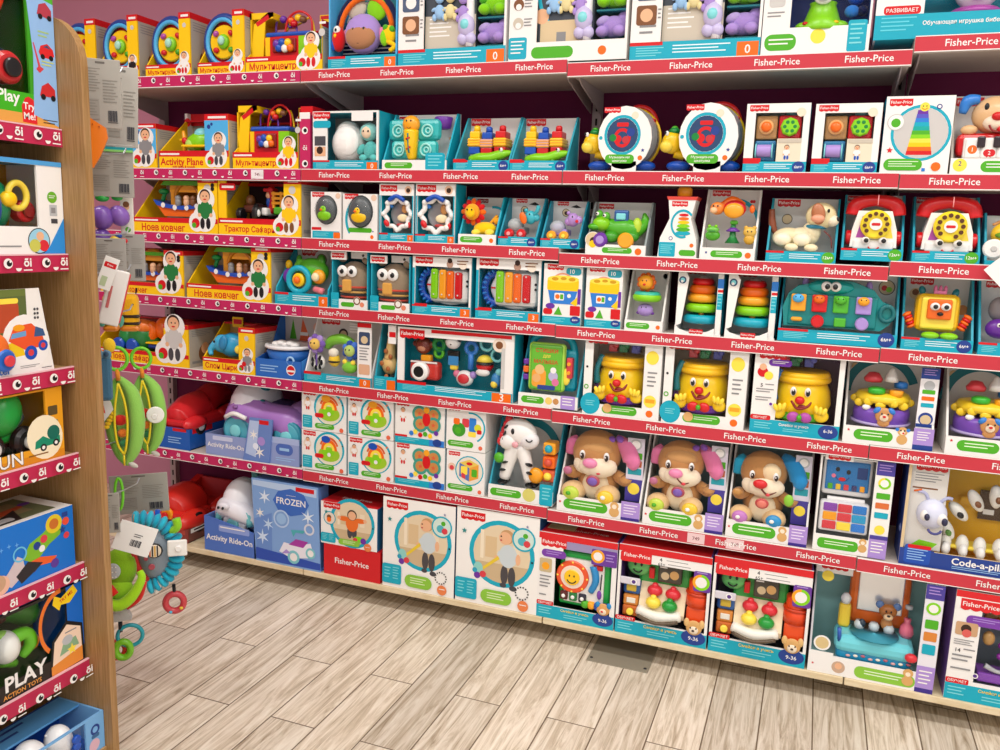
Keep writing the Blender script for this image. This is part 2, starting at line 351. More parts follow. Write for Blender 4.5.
# metal inspection cover let into the floor
q = MB(); a = onY(588, 640, 0); A0 = [onY(*p, 0) for p in ((0, 0),)]
def on_floor(px, py): d_ = pray(px, py); s = -CAM.z/d_.z; return CAM+d_*s
f0, f1, f2, f3 = [on_floor(*p) for p in ((588, 657), (640, 676), (659, 645), (610, 630))]
xm0, xm1 = min(f0.x, f3.x), max(f1.x, f2.x); ym0, ym1 = (f0.y+f1.y)/2, (f2.y+f3.y)/2
plate = MB(); plate.add(*rbox_g((xm0, ym0, -.004), (xm1, ym1, .003), .0015), mat('8f8878', 'd'))
for sx in (.06, .94):
    for sy in (.1, .9):
        vs, fs = lathe_g([(.006, 0), (.005, .0015)], 10); plate.add([(v[0]+xm0+(xm1-xm0)*sx, v[1]+ym0+(ym1-ym0)*sy, v[2]+.003) for v in vs], fs, mat('dg', 'm'))
pl = plate.build('floor_hatch'); tag(pl, 'flat grey floor hatch plate sunk among the planks', 'hatch')
# ------------------------------------------------------------------ main shelving
M_BOARD = mat('c9bdb4', 'd'); M_BACK = mat('6a1f45', 'd'); M_UP = mat('b9a9a8', 'd'); M_DECK = wood_mat('pale_wood_edge', 'd8c49c', 'e6d6b4', (2, 6, 6)); M_DARK = mat('2b2522', 'd')
def at_frame(w, h, d_): P.w, P.h, P.d = w, h, d_
def strip_print(xw, pink, n, ph=0):
    face('F'); k = P.h/P.w
    if not pink:
        for i in range(n): t('Fisher-Price', (i+.5+ph)/n, .52, .027/P.w, 'w', bold=.008)
    else:
        for i in range(n):
            u = (i+.3)/n; s = .0105/P.w
            d(u, .62, s, 'w'); d(u+s*.2, .62, s*.6, 'k'); d(u+s*.45, .68, s*.22, 'w')
            t('õi', u+.5/n, .62, .024/P.w, 'w', bold=.02); r(u+.5/n-s, u+.5/n+s, .14, .2, 'w')
            d(u+.26/n, .3, s*.6, 'w', a0=180, a1=360, n=8)
NM = ['leftmost', 'second', 'third', 'fourth', 'rightmost']
SHL = ['tall maroon-backed shelving bay with pink owl-eye price strips, left end of the wall', 'maroon-backed shelving bay with red price strips, from music mobiles down to walker boxes', 'maroon-backed shelving bay with red price strips holding plush puppies and yellow pots', 'shelving bay at the right edge with red price strips and the caterpillar toy']
for u in range(4):
    x0, x1 = UB[u], UB[u+1]; xm = (x0+x1)/2; W_ = x1-x0
    thing_at('shelving_bay', SHL[u], 'shelf', (xm, 0, 0), W_, 2.5, .45, 'bays of the main wall shelving')
    pink = u == 0
    part('back_panel', 'd'); P.h = 1; P.w = 1
    A(*box_g((-W_/2+.02, .42, .1), (W_/2-.02, .435, 2.42)), 'c0')if 0 else P.cur.add(*box_g((-W_/2+.018, .42, .1), (W_/2-.018, .435, 2.12)), M_BACK)
    for sx in ([-1] if u else [-1]) + ([1] if u == 3 else []):
        part('upright', 'd'); P.cur.add(*box_g((sx*W_/2-.016, .395, .0), (sx*W_/2+.016, .445, 2.2)), M_UP)
        for k in range(40): P.cur.add(*box_g((sx*W_/2-.004, .3945, .15+k*.05), (sx*W_/2+.004, .3955, .175+k*.05)), M_DARK)
    for row in range(6):
        zt = Z[row]+shelf_dz(row, xm)
        part('shelf_board', 'd'); P.cur.add(*box_g((-W_/2+.001, .004, zt-.028), (W_/2-.001, .39, zt)), M_BOARD)
        P.cur.add(*box_g((-W_/2+.001, .004, zt-.042), (W_/2-.001, .012, zt-.028)), M_BOARD)
        for sx in (-1, 1):
            sub('bracket', 'd'); vs = [(0, .05, zt-.028), (0, .394, zt-.028), (0, .394, zt-.11), (0, .34, zt-.1), (0, .1, zt-.05)] if row < 1 else [(0, .25, zt-.028), (0, .394, zt-.028), (0, .394, zt-.09), (0, .36, zt-.08), (0, .27, zt-.04)]; X0 = sx*(W_/2-.022)
            P.cur.add([(X0-.002, b, c) for a, b, c in vs]+[(X0+.002, b, c) for a, b, c in vs], [tuple(range(5)), tuple(range(9, 4, -1))]+[(i, i+5, (i+1) % 5+5, (i+1) % 5) for i in range(5)], M_UP)
        sub('price_strip', 'c'); P.w, P.h, P.d = W_-.004, .039, .004
        B(0, 1, 0, 1, 0, 1, 'ps' if pink else 'rs'); B(0, 1, 1, 1.06, 0, 1.2, 'w'); B(0, 1, -.06, 0, 0, 1.2, 'w')
        strip_print(W_, pink, 7 if pink else 4, [.3,.35,.35,.35][u]*0+.06)
        for rw, uu, pxs in ((5, 2, (696, 735)), (1, 0, (258,))):
            if (rw, uu) == (row, u):
                for px in pxs: q0 = (x_at(px, 0, zt-.02)-xm)/W_+.5; face('F'); P.es[P.fk] = 9e-4; r(q0-.028, q0+.028, .08, .95, 'e9c9cb' if not pink else 'efe9ea'); t('749', q0, .5, .016/P.w, '8a5a60', bold=.02)
        P.cur.v = [(x, y-.002, z+zt-.038) for x, y, z in P.cur.v]
    part('base_deck', 'd'); P.cur.add(*rbox_g((-W_/2+.002, -.004, .078), (W_/2-.002, .39, .101), .003), M_DECK)
    part('plinth', 'd'); P.cur.add(*box_g((-W_/2+.002, .26, 0), (W_/2-.002, .30, .077)), M_DARK)
    flush()
# ------------------------------------------------------------------ ceiling lamps
def lamp(x, y, e, sx=1.2, sy=.3, lab=None):
    thing_at('ceiling_lamp', lab, 'ceiling light', (x, y, 3.4), 1, 1, 1, 'ceiling panel lamps')
    part('housing', 'd'); P.cur.add(*box_g((-sx/2-.03, -sy/2-.03, -.06), (sx/2+.03, sy/2+.03, 0)), mat('w', 'd')); flush()
    l = bpy.data.lights.new('lamp_panel', 'AREA'); l.shape = 'RECTANGLE'; l.size = sx; l.size_y = sy; l.energy = e; l.color = (1, .97, .93); l.spread = radians(165)
    ob = bpy.data.objects.new('lamp_panel', l); COL.objects.link(ob); ob.location = (0, 0, -.065); ob.parent = P.root
for i, x in enumerate((-2.6, -.9, .8, 2.4)):
    lamp(x, -1.35, 32, lab='long white ceiling panel lamp above the front of the shelves')
    lamp(x, -3.3, 38, lab='long white ceiling panel lamp above the middle of the aisle')
wo = bpy.data.worlds.new('shop_light'); SC.world = wo; wo.use_nodes = True
bg = wo.node_tree.nodes['Background']; bg.inputs[0].default_value = (1, .99, .98, 1); bg.inputs[1].default_value = 1.3
SC.view_settings.view_transform = 'Standard'; SC.view_settings.look = 'None'; SC.view_settings.exposure = -.57; SC.view_settings.gamma = 1; SC.view_settings.use_curve_mapping = False
SC.cycles.transparent_max_bounces = 24; SC.cycles.max_bounces = 6
# ================================================================== small carton helpers
def badge(c='o', lip=.2, txt='0'):
    if c == 'o': r(.83, .99, 0, lip*.82, 'o'); t(txt, .91, lip*.45, .09, 'w')
    else: q = min(.115, lip*.46*P.h/P.w); d(.98-q, lip*.48, q, c, .95); t(txt+'м+', .98-q, lip*.5, q*.7, 'w')
def fplip(c='t', e='o', lip=.2, txt='0', red=1):
    face('F'); L(.05, .27, lip*.2, lip*.72, 4, 'lt'); L(.34, .78, lip*.3, lip*.8, 3, 'e8f6f8')
    if red: r(0, .26, lip*.82, lip*1.12 if red > 1 else lip, 'r')
    badge(e, lip, txt) if e else 0
def wlip(lip=.2, u0=.1, u1=.72, dot='o'):        # white lip with the green pill and an orange dot
    face('F'); r(u0, u1, lip*.22, lip*.78, 'gr', .2); L(u0+.1, u1-.08, lip*.36, lip*.66, 2, 'dff0d0')
    if dot: d(.88, lip*.45, .055, dot)
def elc(txt, ci='be', lip=.3, col=.25, sh='b', pa='dg', hgt=.97, cf='y', tcx=.36, lcol=0, sz=.13, bg=None):
    a = .006/P.d; b = .006/P.w
    B(0, 1, 0, hgt, 1-a, 1, ci); B(b, 1-b, 0, .02, a, 1-a, ci); B(0, 1, 0, lip, 0, a, cf); B(1-col, 1, lip, hgt, 0, a, cf); B(1-b, 1, 0, hgt, a, 1-a, 'gk')
    GX([(a, 0), (1-a, 0), (1-a, hgt), (.8, hgt), (a, lip)], 0, b, 'y')
    if lcol: B(0, lcol, lip, hgt, 0, a, cf)
    B(1-col, 1, hgt-.02, hgt, a, 1-a, 'r'); B(b, 1-b, hgt-.03, hgt, .75, 1-a, 'r')
    face('F'); r(0, 1, lip*.68, lip, 'r'); r(.02, .3, lip*.77, lip*.87, 'w'); t(txt, tcx, lip*.35, min(sz, lip*.62*P.h/P.w), 'r', .62, .02)
    r(1-col, 1, hgt-.1, hgt, 'r'); r(1-col+.05, .97, hgt-.07, hgt-.035, 'w'); d(1-col*.5, hgt-.2, .04, 'lg')
    if bg: r(1-col, 1, lip, hgt-.1, bg); d(1-col+.06, hgt-.2, .025, 'nv'); d(1-col+.1, hgt-.16, .018, 'nv')
    k = P.w/P.h; d(.85, .15*k, .13, 'w'); d(.76, .11*k, .09, 'w'); d(.87, .32*k, .1, 'w'); kid(.86, .05*k, .37, sh, pa); d(.75, .1*k, .045, 'r'); d(.73, .08*k, .025, 'gr')
    face('R'); r(0, 1, hgt-.1, hgt, 'r'); L(.1, .7, hgt-.3, hgt-.14, 4, 'g'); d(.5, .3, .2, 'br'); d(.5, .42, .12, 'sk'); r(.1, .9, .08, .14, 'g')
# ================================================================== row 0, the top shelf
def wheel_box(lab, l, rr, top, sh, y0=.012):
    T0 = thing('boxed_driving_toy', lab, 'boxed toy', 0, l, rr, top, .17, 'boxed toy steering wheels', y0)
    part('carton', 'c'); elc('Мультируль', 'cfa9b4', .2, .24, sh, 'r', 1, sz=.12); kid(.7, .04, .3, sh, 'r')
    part('steering_wheel'); G(ell(.42, .55, .45, .5), .32, .42, 'r'); T(.42, .55, .28, .37, .07, 'nv', sz=1.15); T(.42, .55, .22, .33, .04, 'sb', sz=1.15); D(.42, .55, .3, .29, .06, 'y')
    sub('horn_button'); E(.44, .55, .2, .12, .13, .06, 'lm'); E(.44, .56, .12, .07, .08, .04, 'mi')
    sub('indicator'); E(.28, .68, .2, .06, .05, .04, 'mg', 30); sub('indicator'); E(.6, .68, .2, .06, .05, .04, 'r', -30); sub('indicator'); E(.28, .42, .2, .06, .05, .04, 'r'); sub('indicator'); E(.6, .42, .2, .06, .05, .04, 'gr')
    return done()
wheel_box('yellow carton with a toy steering wheel, half hidden beside the wooden panel at top left', 56, 97, 20, 'k', .05)
wheel_box('yellow carton with a blue toy steering wheel, above the upper grey cards on hooks', 97, 139, 16, 'k')
wheel_box('second yellow steering wheel carton from the beaded activity cube on the top shelf', 146, 191, 13.5, 'w')
wheel_box('yellow steering wheel carton standing next to the beaded activity cube on the top shelf', 198, 244.5, 10.5, 'w')
def cube_box(lab, row, l, rr, top, lip=.27):
    thing('boxed_activity_cube', lab, 'boxed toy', row, l, rr, top, .2, 'boxed activity cubes')
    part('carton', 'c'); elc('Мультицентр', 'be', lip, .0001, 'y', 'r', .8, sz=.13)
    B(.76, .97, .2, 1, .55, .58, 'y'); face('F', .55); r(.77, .96, .93, .985, 'r'); d(.87, .8, .05, 'lg')
    G([(0, lip), (.05, .82), (.24, 1), (.3, 1), (.3, .93), (.2, .86), (.17, lip)], .15, .18, 'y'); GX([(.15, lip), (.95, lip), (.95, 1), (.15, 1)], 0, .02, 'y'); GX([(.15, .9), (.95, .9), (.95, 1), (.15, 1)], .0, .3, 'y')
    face('F', .15); g([(.07, .84), (.24, .97), (.26, .9), (.1, .78)], 'r')
    part('activity_cube'); G([(.22, lip), (.17, .6), (.78, .62), (.76, lip)], .16, .75, 'r'); B(.2, .8, .6, .68, .14, .8, 'b', .03); B(.64, .8, lip, .6, .15, .78, 'lm'); B(.2, .26, lip, .6, .15, .7, 'y')
    sub('window'); B(.3, .61, .35, .57, .12, .17, 'ru', .02)
    for i, (x, z, c) in enumerate(((.37, .48, 'p'), (.44, .5, 'b'), (.52, .49, 'y'), (.4, .41, 'b'), (.48, .4, 'w'), (.55, .41, 'o'))): sub('bead'); E(x, z, .1, .045, .045, .03, c)
    sub('wire_loop'); C([(.24, .66, .4), (.25, .9, .4), (.36, .93, .4), (.42, .8, .4), (.5, .84, .4), (.52, .68, .4)], .012, 'p'); C([(.4, .66, .3), (.45, .92, .3), (.6, 1.02, .3), (.74, .9, .3), (.76, .66, .3)], .013, 'r'); C([(.3, .66, .5), (.38, .84, .5), (.5, .86, .5), (.66, .95, .5), (.72, .66, .5)], .012, 'y')
    for x, z, c in ((.36, .92, 'p'), (.46, .9, 'o'), (.56, .93, 'y'), (.62, .9, 'br'), (.5, .84, 'r')): sub('wire_bead'); E(x, z, .35, .045, .04, .04, c)
    return done()
cube_box('beaded activity cube in an angular yellow carton beside the monkey play arch, top shelf', 0, 246, 322, 9)
# monkey arch
thing('boxed_monkey_arch', 'purple plush monkey face under an orange and navy play arch in a teal tray', 'boxed toy', 0, 328, 396, 0, .15, h=.275)
part('carton', 'c'); tray('e2dfdc', 'sb', 't', .17, .9, 1, 'td', s0=.95); fplip('t', 'o', .17)
part('play_arch', 'f'); T(.47, .5, .3, .38, .035, 'o', sz=1.1, a0=0, a1=180); T(.47, .5, .36, .44, .04, 'nb', sz=1.1, a0=0, a1=180); T(.47, .5, .42, .33, .02, 'sv', sz=1.1, a0=20, a1=160)
part('backdrop', 'f'); B(.05, .92, .17, .55, .5, .6, 'nb', .03); face('F', .5)
for i in range(6): r(.06, .9, .2+i*.05, .215+i*.05, 'w')
part('leaf', 'f'); E(.62, .78, .35, .15, .16, .05, 'lm', -30); E(.3, .8, .4, .15, .13, .04, 'pg', 20)
part('monkey_head', 'f'); E(.45, .46, .25, .26, .25, .16, 'lp'); E(.45, .42, .12, .22, .17, .1, 'b9825c'); E(.2, .45, .28, .07, .09, .05, 'pk'); E(.7, .45, .28, .07, .09, .05, 'pk')
sub('eye', 'p'); E(.38, .49, 0, .022, .028, .02, 'k'); E(.53, .49, 0, .022, .028, .02, 'k'); T(.45, .38, -.01, .06, .008, 'k', a0=200, a1=340)
part('parrot', 'f'); E(.11, .4, .15, .09, .16, .08, 'r'); E(.11, .5, .08, .05, .06, .04, 'w'); E(.11, .5, .03, .02, .025, .02, 'k'); E(.1, .43, .04, .025, .03, .03, 'y'); E(.05, .33, .1, .03, .08, .03, 'b')
part('frog', 'f'); E(.85, .42, .15, .1, .12, .07, 'y'); E(.8, .38, .1, .06, .1, .05, 'lm'); E(.82, .5, .08, .04, .04, .03, 'gr'); E(.91, .48, .08, .04, .04, .03, 'gr'); C([(.82, .35, .1), (.95, .28, .1), (.88, .22, .1)], .03, 'y')
done()
def mobile(lab, l, rr, style):
    thing('boxed_crib_mobile', lab, 'boxed toy', 0, l, rr, 0, .16, 'boxed crib mobiles', h=.36)
    part('carton', 'c'); window('w', 'w', 'td', .24, .02, .16, .03); B(.24, .71, .16, .97, .1, .6, 'w' if 0 else '3f4650')
    if style == 0:
        face('F'); r(0, 1, 0, .16, 't'); fplip('t', 'o', .16); L(.06, .2, .86, .95, 3); L(.07, .2, .2, .3, 2)
        for z, c in ((.78, 'gk'), (.58, '4a5a78'), (.38, 'br')): r(.04, .2, z-.08, z+.08, c, .02); d(.12, z, .05, 'sk' if c == 'br' else 'w'); L(.21, .235, z-.05, z+.05, 3)
        face('F', .1); r(.24, .71, .16, .46, 'pg'); L(.28, .5, .25, .44, 5, 'w')
    else:
        face('F'); r(0, 1, 0, .17, 'w'); r(0, .16, .03, .22, 't', .02); L(.02, .14, .06, .19, 4, 'w'); r(.2, .56, .03, .13, 'gr', .06); d(.8, .08, .035, 'o')
        for z, c in ((.9, '4a5a78'), (.7, 'nb'), (.5, 'br'), (.34, 'pg')): d(.08, z, .045, c); d(.08, z-.02, .025, 'w'); L(.13, .2, z-.04, z+.04, 3)
        face('F', .1); o(.5, .62, .26, .03, 't', 1.3, a0=60, a1=300); r(.26, .66, .17, .36, 'be'); d(.27, .4, .06, 'sk'); r(.4, .48, .17, .26, 'g')
    face('F', .1); x0 = .46 if style == 0 else .5
    t('музыкальный мобиль', x0, .9, .03, 'w', .3) if 0 else 0
    part('mobile_arm'); C([(.66, .17, .08), (.66, .6, .08), (.62, .95, .08), (.5, 1.0, .08)], .035, 'f0ecf2')
    sub('hanger'); C([(.36, .8, .06), (.42, .86, .06), (.48, .82, .06), (.54, .86, .06), (.6, .8, .06)], .014, 'lm'); E(.48, .92, .06, .04, .07, .03, 'lm')
    for x, c in ((.38, 'lb'), (.48, 'e8d9a0'), (.6, 'lp')):
        part('hanging_bear', 'f'); z = .56 if c != 'lp' else .54; C([(x, .8, .06), (x, z+.1, .06)], .004, 'w', 1)
        E(x, z-.07, .05, .045, .06, .03, c); E(x, z+.05, .04, .042, .042, .03, c); E(x-.03, z+.1, .04, .016, .016, .01, c); E(x+.03, z+.1, .04, .016, .016, .01, c); E(x-.045, z-.12, .04, .02, .03, .02, c); E(x+.045, z-.12, .04, .02, .03, .02, c); E(x, z+.04, .0, .015, .012, .01, 'cr'); E(x-.05, z-.05, .03, .025, .014, .015, c, 30); E(x+.05, z-.05, .03, .025, .014, .015, c, -30)
    part('music_box'); E(.63, .36, .05, .075, .1, .05, 'c8bfe6'); E(.63, .36, -.02, .045, .05, .03, 'lt'); E(.6, .24, .06, .05, .05, .04, 'c8bfe6'); E(.67, .24, .06, .05, .05, .04, 'c8bfe6')
    for z, c, c2 in ((.84, 'sb', 'bl'), (.55, 'lm', 'gr'), (.3, 'lp', 'b9a4de')):
        part('plush_bear', 'f'); E(.86, z, .3, .12, .085, .09, c); E(.78, z-.05, .15, .055, .045, .06, c); E(.92, z-.05, .15, .055, .045, .06, c); E(.93, z+.06, .3, .05, .07, .05, c, -30); E(.78, z+.04, .2, .06, .04, .05, c2, 20)
        part('shelf_insert', 'c'); B(.73, .98, z-.135, z-.12, .1, .9, 'td')
    pane(.72, .02, .16, .03); return done()
mobile('crib mobile carton with blue, green and lilac plush bears, next to the monkey arch', 398, 505, 0)
mobile('crib mobile carton with a teal ring and green pill printed on its white front', 508, 626, 1)
mobile('crib mobile carton with teal foot, standing left of the green light projector carton', 629, 759, 0)
# light projector
thing('boxed_light_projector', 'green footed night light projector with a white round eye in a dark blue carton', 'boxed toy', 0, 760, 868, 0, .17, h=.33)
part('carton', 'c'); window('w', 'bl', 'nv', .26, .02, .24, .02); face('F'); r(.03, .33, .05, .19, 'gr', .07); L(.07, .3, .08, .15, 2, 'w'); d(.53, .16, .07, 'yl'); r(.8, .97, .02, .28, 't', .02); L(.82, .95, .06, .25, 5, 'lt')
r(.05, .2, .42, .78, 'lg', .03); d(.125, .55, .05, 'g'); d(.125, .66, .04, 'be'); L(.04, .2, .84, .96, 4); L(.04, .2, .32, .38, 2)
part('projector'); V(.55, .35, .22, [(.22, 0), (.235, .03), (.17, .12), (.12, .26), (.13, .28)], 'lm'); E(.55, .84, .35, .25, .2, .16, 'w'); E(.55, .87, .25, .17, .14, .1, 'ap'); E(.55, .85, .12, .07, .06, .05, 'r')
E(.39, .26, .2, .09, .05, .07, 'lm'); E(.71, .26, .2, .09, .05, .07, 'lm'); E(.4, .28, .1, .03, .02, .03, 'r'); E(.55, .27, .1, .03, .02, .03, 'y'); E(.68, .28, .1, .03, .02, .03, 'y')
sub('lens'); D(.55, .52, .14, .095, .05, 'w'); D(.55, .52, .1, .075, .05, 'sv')
part('plush_figure', 'f'); E(.85, .75, .5, .1, .13, .08, 'bl'); E(.85, .55, .5, .09, .1, .08, 'b'); E(.82, .4, .4, .07, .06, .05, 'bl'); E(.92, .4, .4, .05, .05, .05, 'nb')
pane(.26, .02, .24, .02); done()
thing('boxed_dancing_robot', 'white bellied dancing robot toy in a teal carton at the top right corner', 'boxed toy', 0, 873, 1040, 0, .2, h=.33)
part('carton', 'c'); window('t', 'w', 't', .3, .03, .2, .02); face('F'); r(0, .3, .2, .98, 'w'); r(.05, .28, .2, .27, 'r', .02); t('РАЗВИВАЕТ', .165, .235, .045, 'w', .2); L(.04, .26, .05, .18, 4, '5fd0e0'); t('Обучающая игрушка бибель', .55, .12, .06, 'w', .5, .02)
t('40', .15, .37, .06, 'g'); L(.06, .12, .36, .38, 1); L(.19, .27, .36, .38, 1); r(.1, .24, .55, .8, 'br', .02); d(.17, .66, .05, 'sk'); L(.05, .26, .44, .47, 1); d(.93, .12, .075, 'nv'); t('9', .93, .15, .08, 'w'); t('м+', .93, .07, .05, 'w')
part('robot_body'); E(.63, .5, .4, .16, .2, .13, 'f4f2f6'); E(.63, .9, .4, .15, .14, .12, 'w'); E(.63, .47, .2, .11, .13, .08, 'dcd8e4'); V(.63, .4, .2, [(.17, 0), (.18, .02), (.14, .05)], 'mg')
sub('arm'); C([(.5, .62, .4), (.4, .7, .3), (.37, .85, .3)], [.03, .025, .03], 'sv'); C([(.76, .62, .4), (.86, .7, .3), (.9, .85, .3)], [.03, .025, .03], 'sv')
part('controller'); B(.34, .47, .5, .66, .2, .3, 'g8' if 0 else 'pg', .03); D(.38, .6, .18, .025, .03, 'dg'); D(.43, .56, .18, .025, .03, 'dg')
pane(.3, .03, .2, .02); done()
# ================================================================== row 1
def plane_box(lab, l, rr, top):
    thing('boxed_toy_plane', lab, 'boxed toy', 1, l, rr, top, .2, 'boxed toy planes')
    part('carton', 'c'); elc('Activity Plane', 'gk', .3, .33, 'g', 'dg', .88, tcx=.33, sz=.12, bg='sb'); face('F'); t('with lights & sounds', .36, .035, .04, 'r', .4)
    B(0, .3, .8, 1, .9, .93, 'r'); B(-.02, .02, .3, 1, .8, .95, 'w'); face('F', .8); d(.02, .85, .05, 'r')
    part('toy_plane'); E(.47, .46, .3, .2, .12, .13, 'lm', 8); E(.4, .42, .28, .12, .09, .12, 'b6e26a'); E(.5, .58, .28, .1, .08, .09, 'lt'); C([(.6, .5, .3), (.64, .7, .3)], [.05, .03], 'w'); B(.32, .66, .36, .4, .0, .4, 'y', .02)
    sub('propeller'); C([(.25, .3, .25), (.27, .48, .22), (.24, .64, .25)], [.02, .03, .02], 'ap'); E(.28, .48, .2, .04, .04, .03, 'r'); C([(.19, .5, .25), (.35, .45, .25)], .02, 'y')
    sub('wheel'); W(.4, .45, .32, .25, .045, 'dg'); W(.52, .57, .32, .25, .045, 'dg'); return done()
plane_box('toy plane carton half hidden behind the hanging cards with a picture of a crawling boy', 84, 157, 118)
plane_box('yellow lipped carton holding a lime toy plane, left of the beaded cube', 159.5, 229, 107)
cube_box('beaded activity cube in a yellow carton beside the pink end card, second shelf', 1, 233, 298, 104)
thing('divider_card', 'upright pink owl-eye end card between the yellow cartons and the teal lamp carton', 'divider', 1, 300, 312, 106, .1)
part('card', 'c'); B(0, .85, 0, .9, 0, 1, 'ps'); B(-.05, .95, .86, 1, .1, .9, 'r'); face('F'); r(0, .85, .8, .9, 'w'); d(.42, .62, .25, 'w'); d(.45, .62, .14, 'k'); t('õi', .42, .35, .5, 'w'); d(.42, .1, .25, 'w'); d(.45, .1, .14, 'k'); done()
thing('boxed_baby_lamp', 'white dome night light with a teal plush baby in a windowed white carton', 'boxed toy', 1, 313, 378, 111, .15)
part('carton', 'c'); window('w', 't', 'gk', .22, .03, .17, .03); face('F'); r(.22, 1, 0, .17, 't'); r(0, .22, 0, .17, 'w'); r(0, 1, 0, .17, 't'); fplip('t', 'o', .17); logo(.14, .93, .26); r(.01, .28, .72, .84, 't', .03); r(.03, .2, .42, .58, '4a4a50'); r(.03, .2, .24, .4, 'sk'); d(.11, .34, .05, 'hr'); r(.6, .92, .83, .97, 'w')
part('lamp_dome'); E(.45, .47, .35, .25, .26, .18, 'f4f2ee'); E(.42, .66, .4, .18, .16, .14, 'e6e2dc'); E(.47, .5, .14, .2, .2, .06, 'fbfaf7')
part('plush_baby', 'f'); E(.83, .34, .2, .1, .13, .08, '5fc4c0'); E(.8, .66, .2, .13, .12, .1, '8fd2cc'); E(.8, .65, .1, .085, .085, .05, 'efd2b4'); E(.7, .36, .15, .05, .08, .05, '5fc4c0', -30); E(.94, .36, .15, .05, .08, .05, '5fc4c0', 30); E(.75, .22, .1, .06, .045, .06, '5fc4c0'); E(.91, .22, .1, .06, .045, .06, '5fc4c0'); E(.77, .66, .02, .012, .015, .01, 'k'); E(.84, .66, .02, .012, .015, .01, 'k')
pane(.22, .03, .17, .03); done()
thing('boxed_butterfly_toy', 'teal butterfly toy with yellow body on a white card, purple cup above', 'boxed toy', 1, 382, 446, 110.5, .12, tb=0)
part('carton', 'c'); tray('w', 't', 'w', .18, .8, 1); wlip(.18, .04, .48, 0); r(.68, .98, 0, .3, 't', .04); L(.72, .94, .05, .26, 4, 'lt'); face('F', .95); logo(.17, .92, .28); star(.62, .93, .03, 'dgn'); star(.85, .6, .03, 'ap'); d(.58, .08, .05, 'be')
part('butterfly_wing'); B(.03, .4, .52, .88, .2, .5, '2fb3b4', .12); B(.46, .84, .52, .88, .2, .5, '2fb3b4', .12); B(.07, .4, .2, .53, .2, .5, '3fc0bd', .12); B(.46, .8, .2, .53, .2, .5, '3fc0bd', .12)
for x, z in ((.2, .68), (.66, .68), (.22, .36), (.64, .36)): T(x, z, .18, .08, .014, '9fe6e0', n=16); T(x+.012, z, .18, .035, .012, '9fe6e0', n=12)
part('butterfly_body'); C([(.43, .2, .2), (.43, .45, .1), (.43, .68, .1)], [.06, .1, .11], 'y'); E(.43, .78, .1, .13, .12, .09, 'ap'); face3(.43, .78, -.07, .11, my=-.5); C([(.43, .3, -.03), (.43, .48, -.1), (.43, .62, -.12)], .012, 'td'); C([(.4, .36, -.05), (.46, .4, -.07)], .012, 'r', 1); C([(.4, .52, -.12), (.46, .55, -.12)], .012, 'r', 1)
part('cup', 'p'); V(.82, .6, .72, [(.05, 0), (.1, .02), (.13, .16), (.12, .17)], 'p'); done()
def block_box(lab, l, rr):
    thing('boxed_building_blocks', lab, 'boxed toy', 1, l, rr, 113, .14, 'boxed crocodile building blocks')
    part('carton', 'c'); tray('e2dfdc', '2f9fb4', 't', .19, .85, 1); fplip('t', None, .19); r(0, .22, .15, .21, 'r'); badge('nv', .2, '6'); face('F', .95); logo(.22, .93, .36)
    part('toy_crocodile'); C([(.22, .22, .3), (.4, .24, .25), (.6, .24, .2), (.8, .3, .2), (.97, .34, .25)], [.06, .09, .09, .08, .03], 'lm'); E(.82, .38, .12, .03, .035, .03, 'w'); E(.82, .38, .0, .015, .02, .015, 'k'); B(.26, .3, .14, .22, .1, .4, 'gr', .015); B(.7, .75, .14, .22, .1, .4, 'gr', .015)
    for x, (c1, c2, c3), z in ((.28, ('b', 'lb', 'y'), .36), (.5, ('r', 'cfa0a0', 'y'), .34), (.74, ('r', 'y', 'r'), .36)):
        part('stacking_block'); B(x-.1, x+.1, z-.04, z+.09, .3, .75, c1, .015); B(x-.11, x+.11, z+.09, z+.24, .28, .77, c3 if c2 == 'lb' else c2, .015)
        for q in range(3): B(x-.115, x+.115, z+.105+q*.045, z+.125+q*.045, .27, .78, 'ap' if c3 == 'y' or x > .7 else c1, .005)
        sub('block_top'); B(x-.09, x+.09, z+.24, z+.36, .32, .72, 'y' if x < .4 else ('b' if x < .6 else 'r'), .02); V(x, .5, z+.36, [(.06, 0), (.055, .08), (.035, .1)], 'y' if x < .4 else ('b' if x < .6 else 'r'))
    return done()
block_box('bright stacking blocks and crocodile in a teal tray next to the butterfly toy', 453, 509)
block_box('bright stacking blocks and crocodile in a teal tray next to the turtle drum', 509.5, 566)
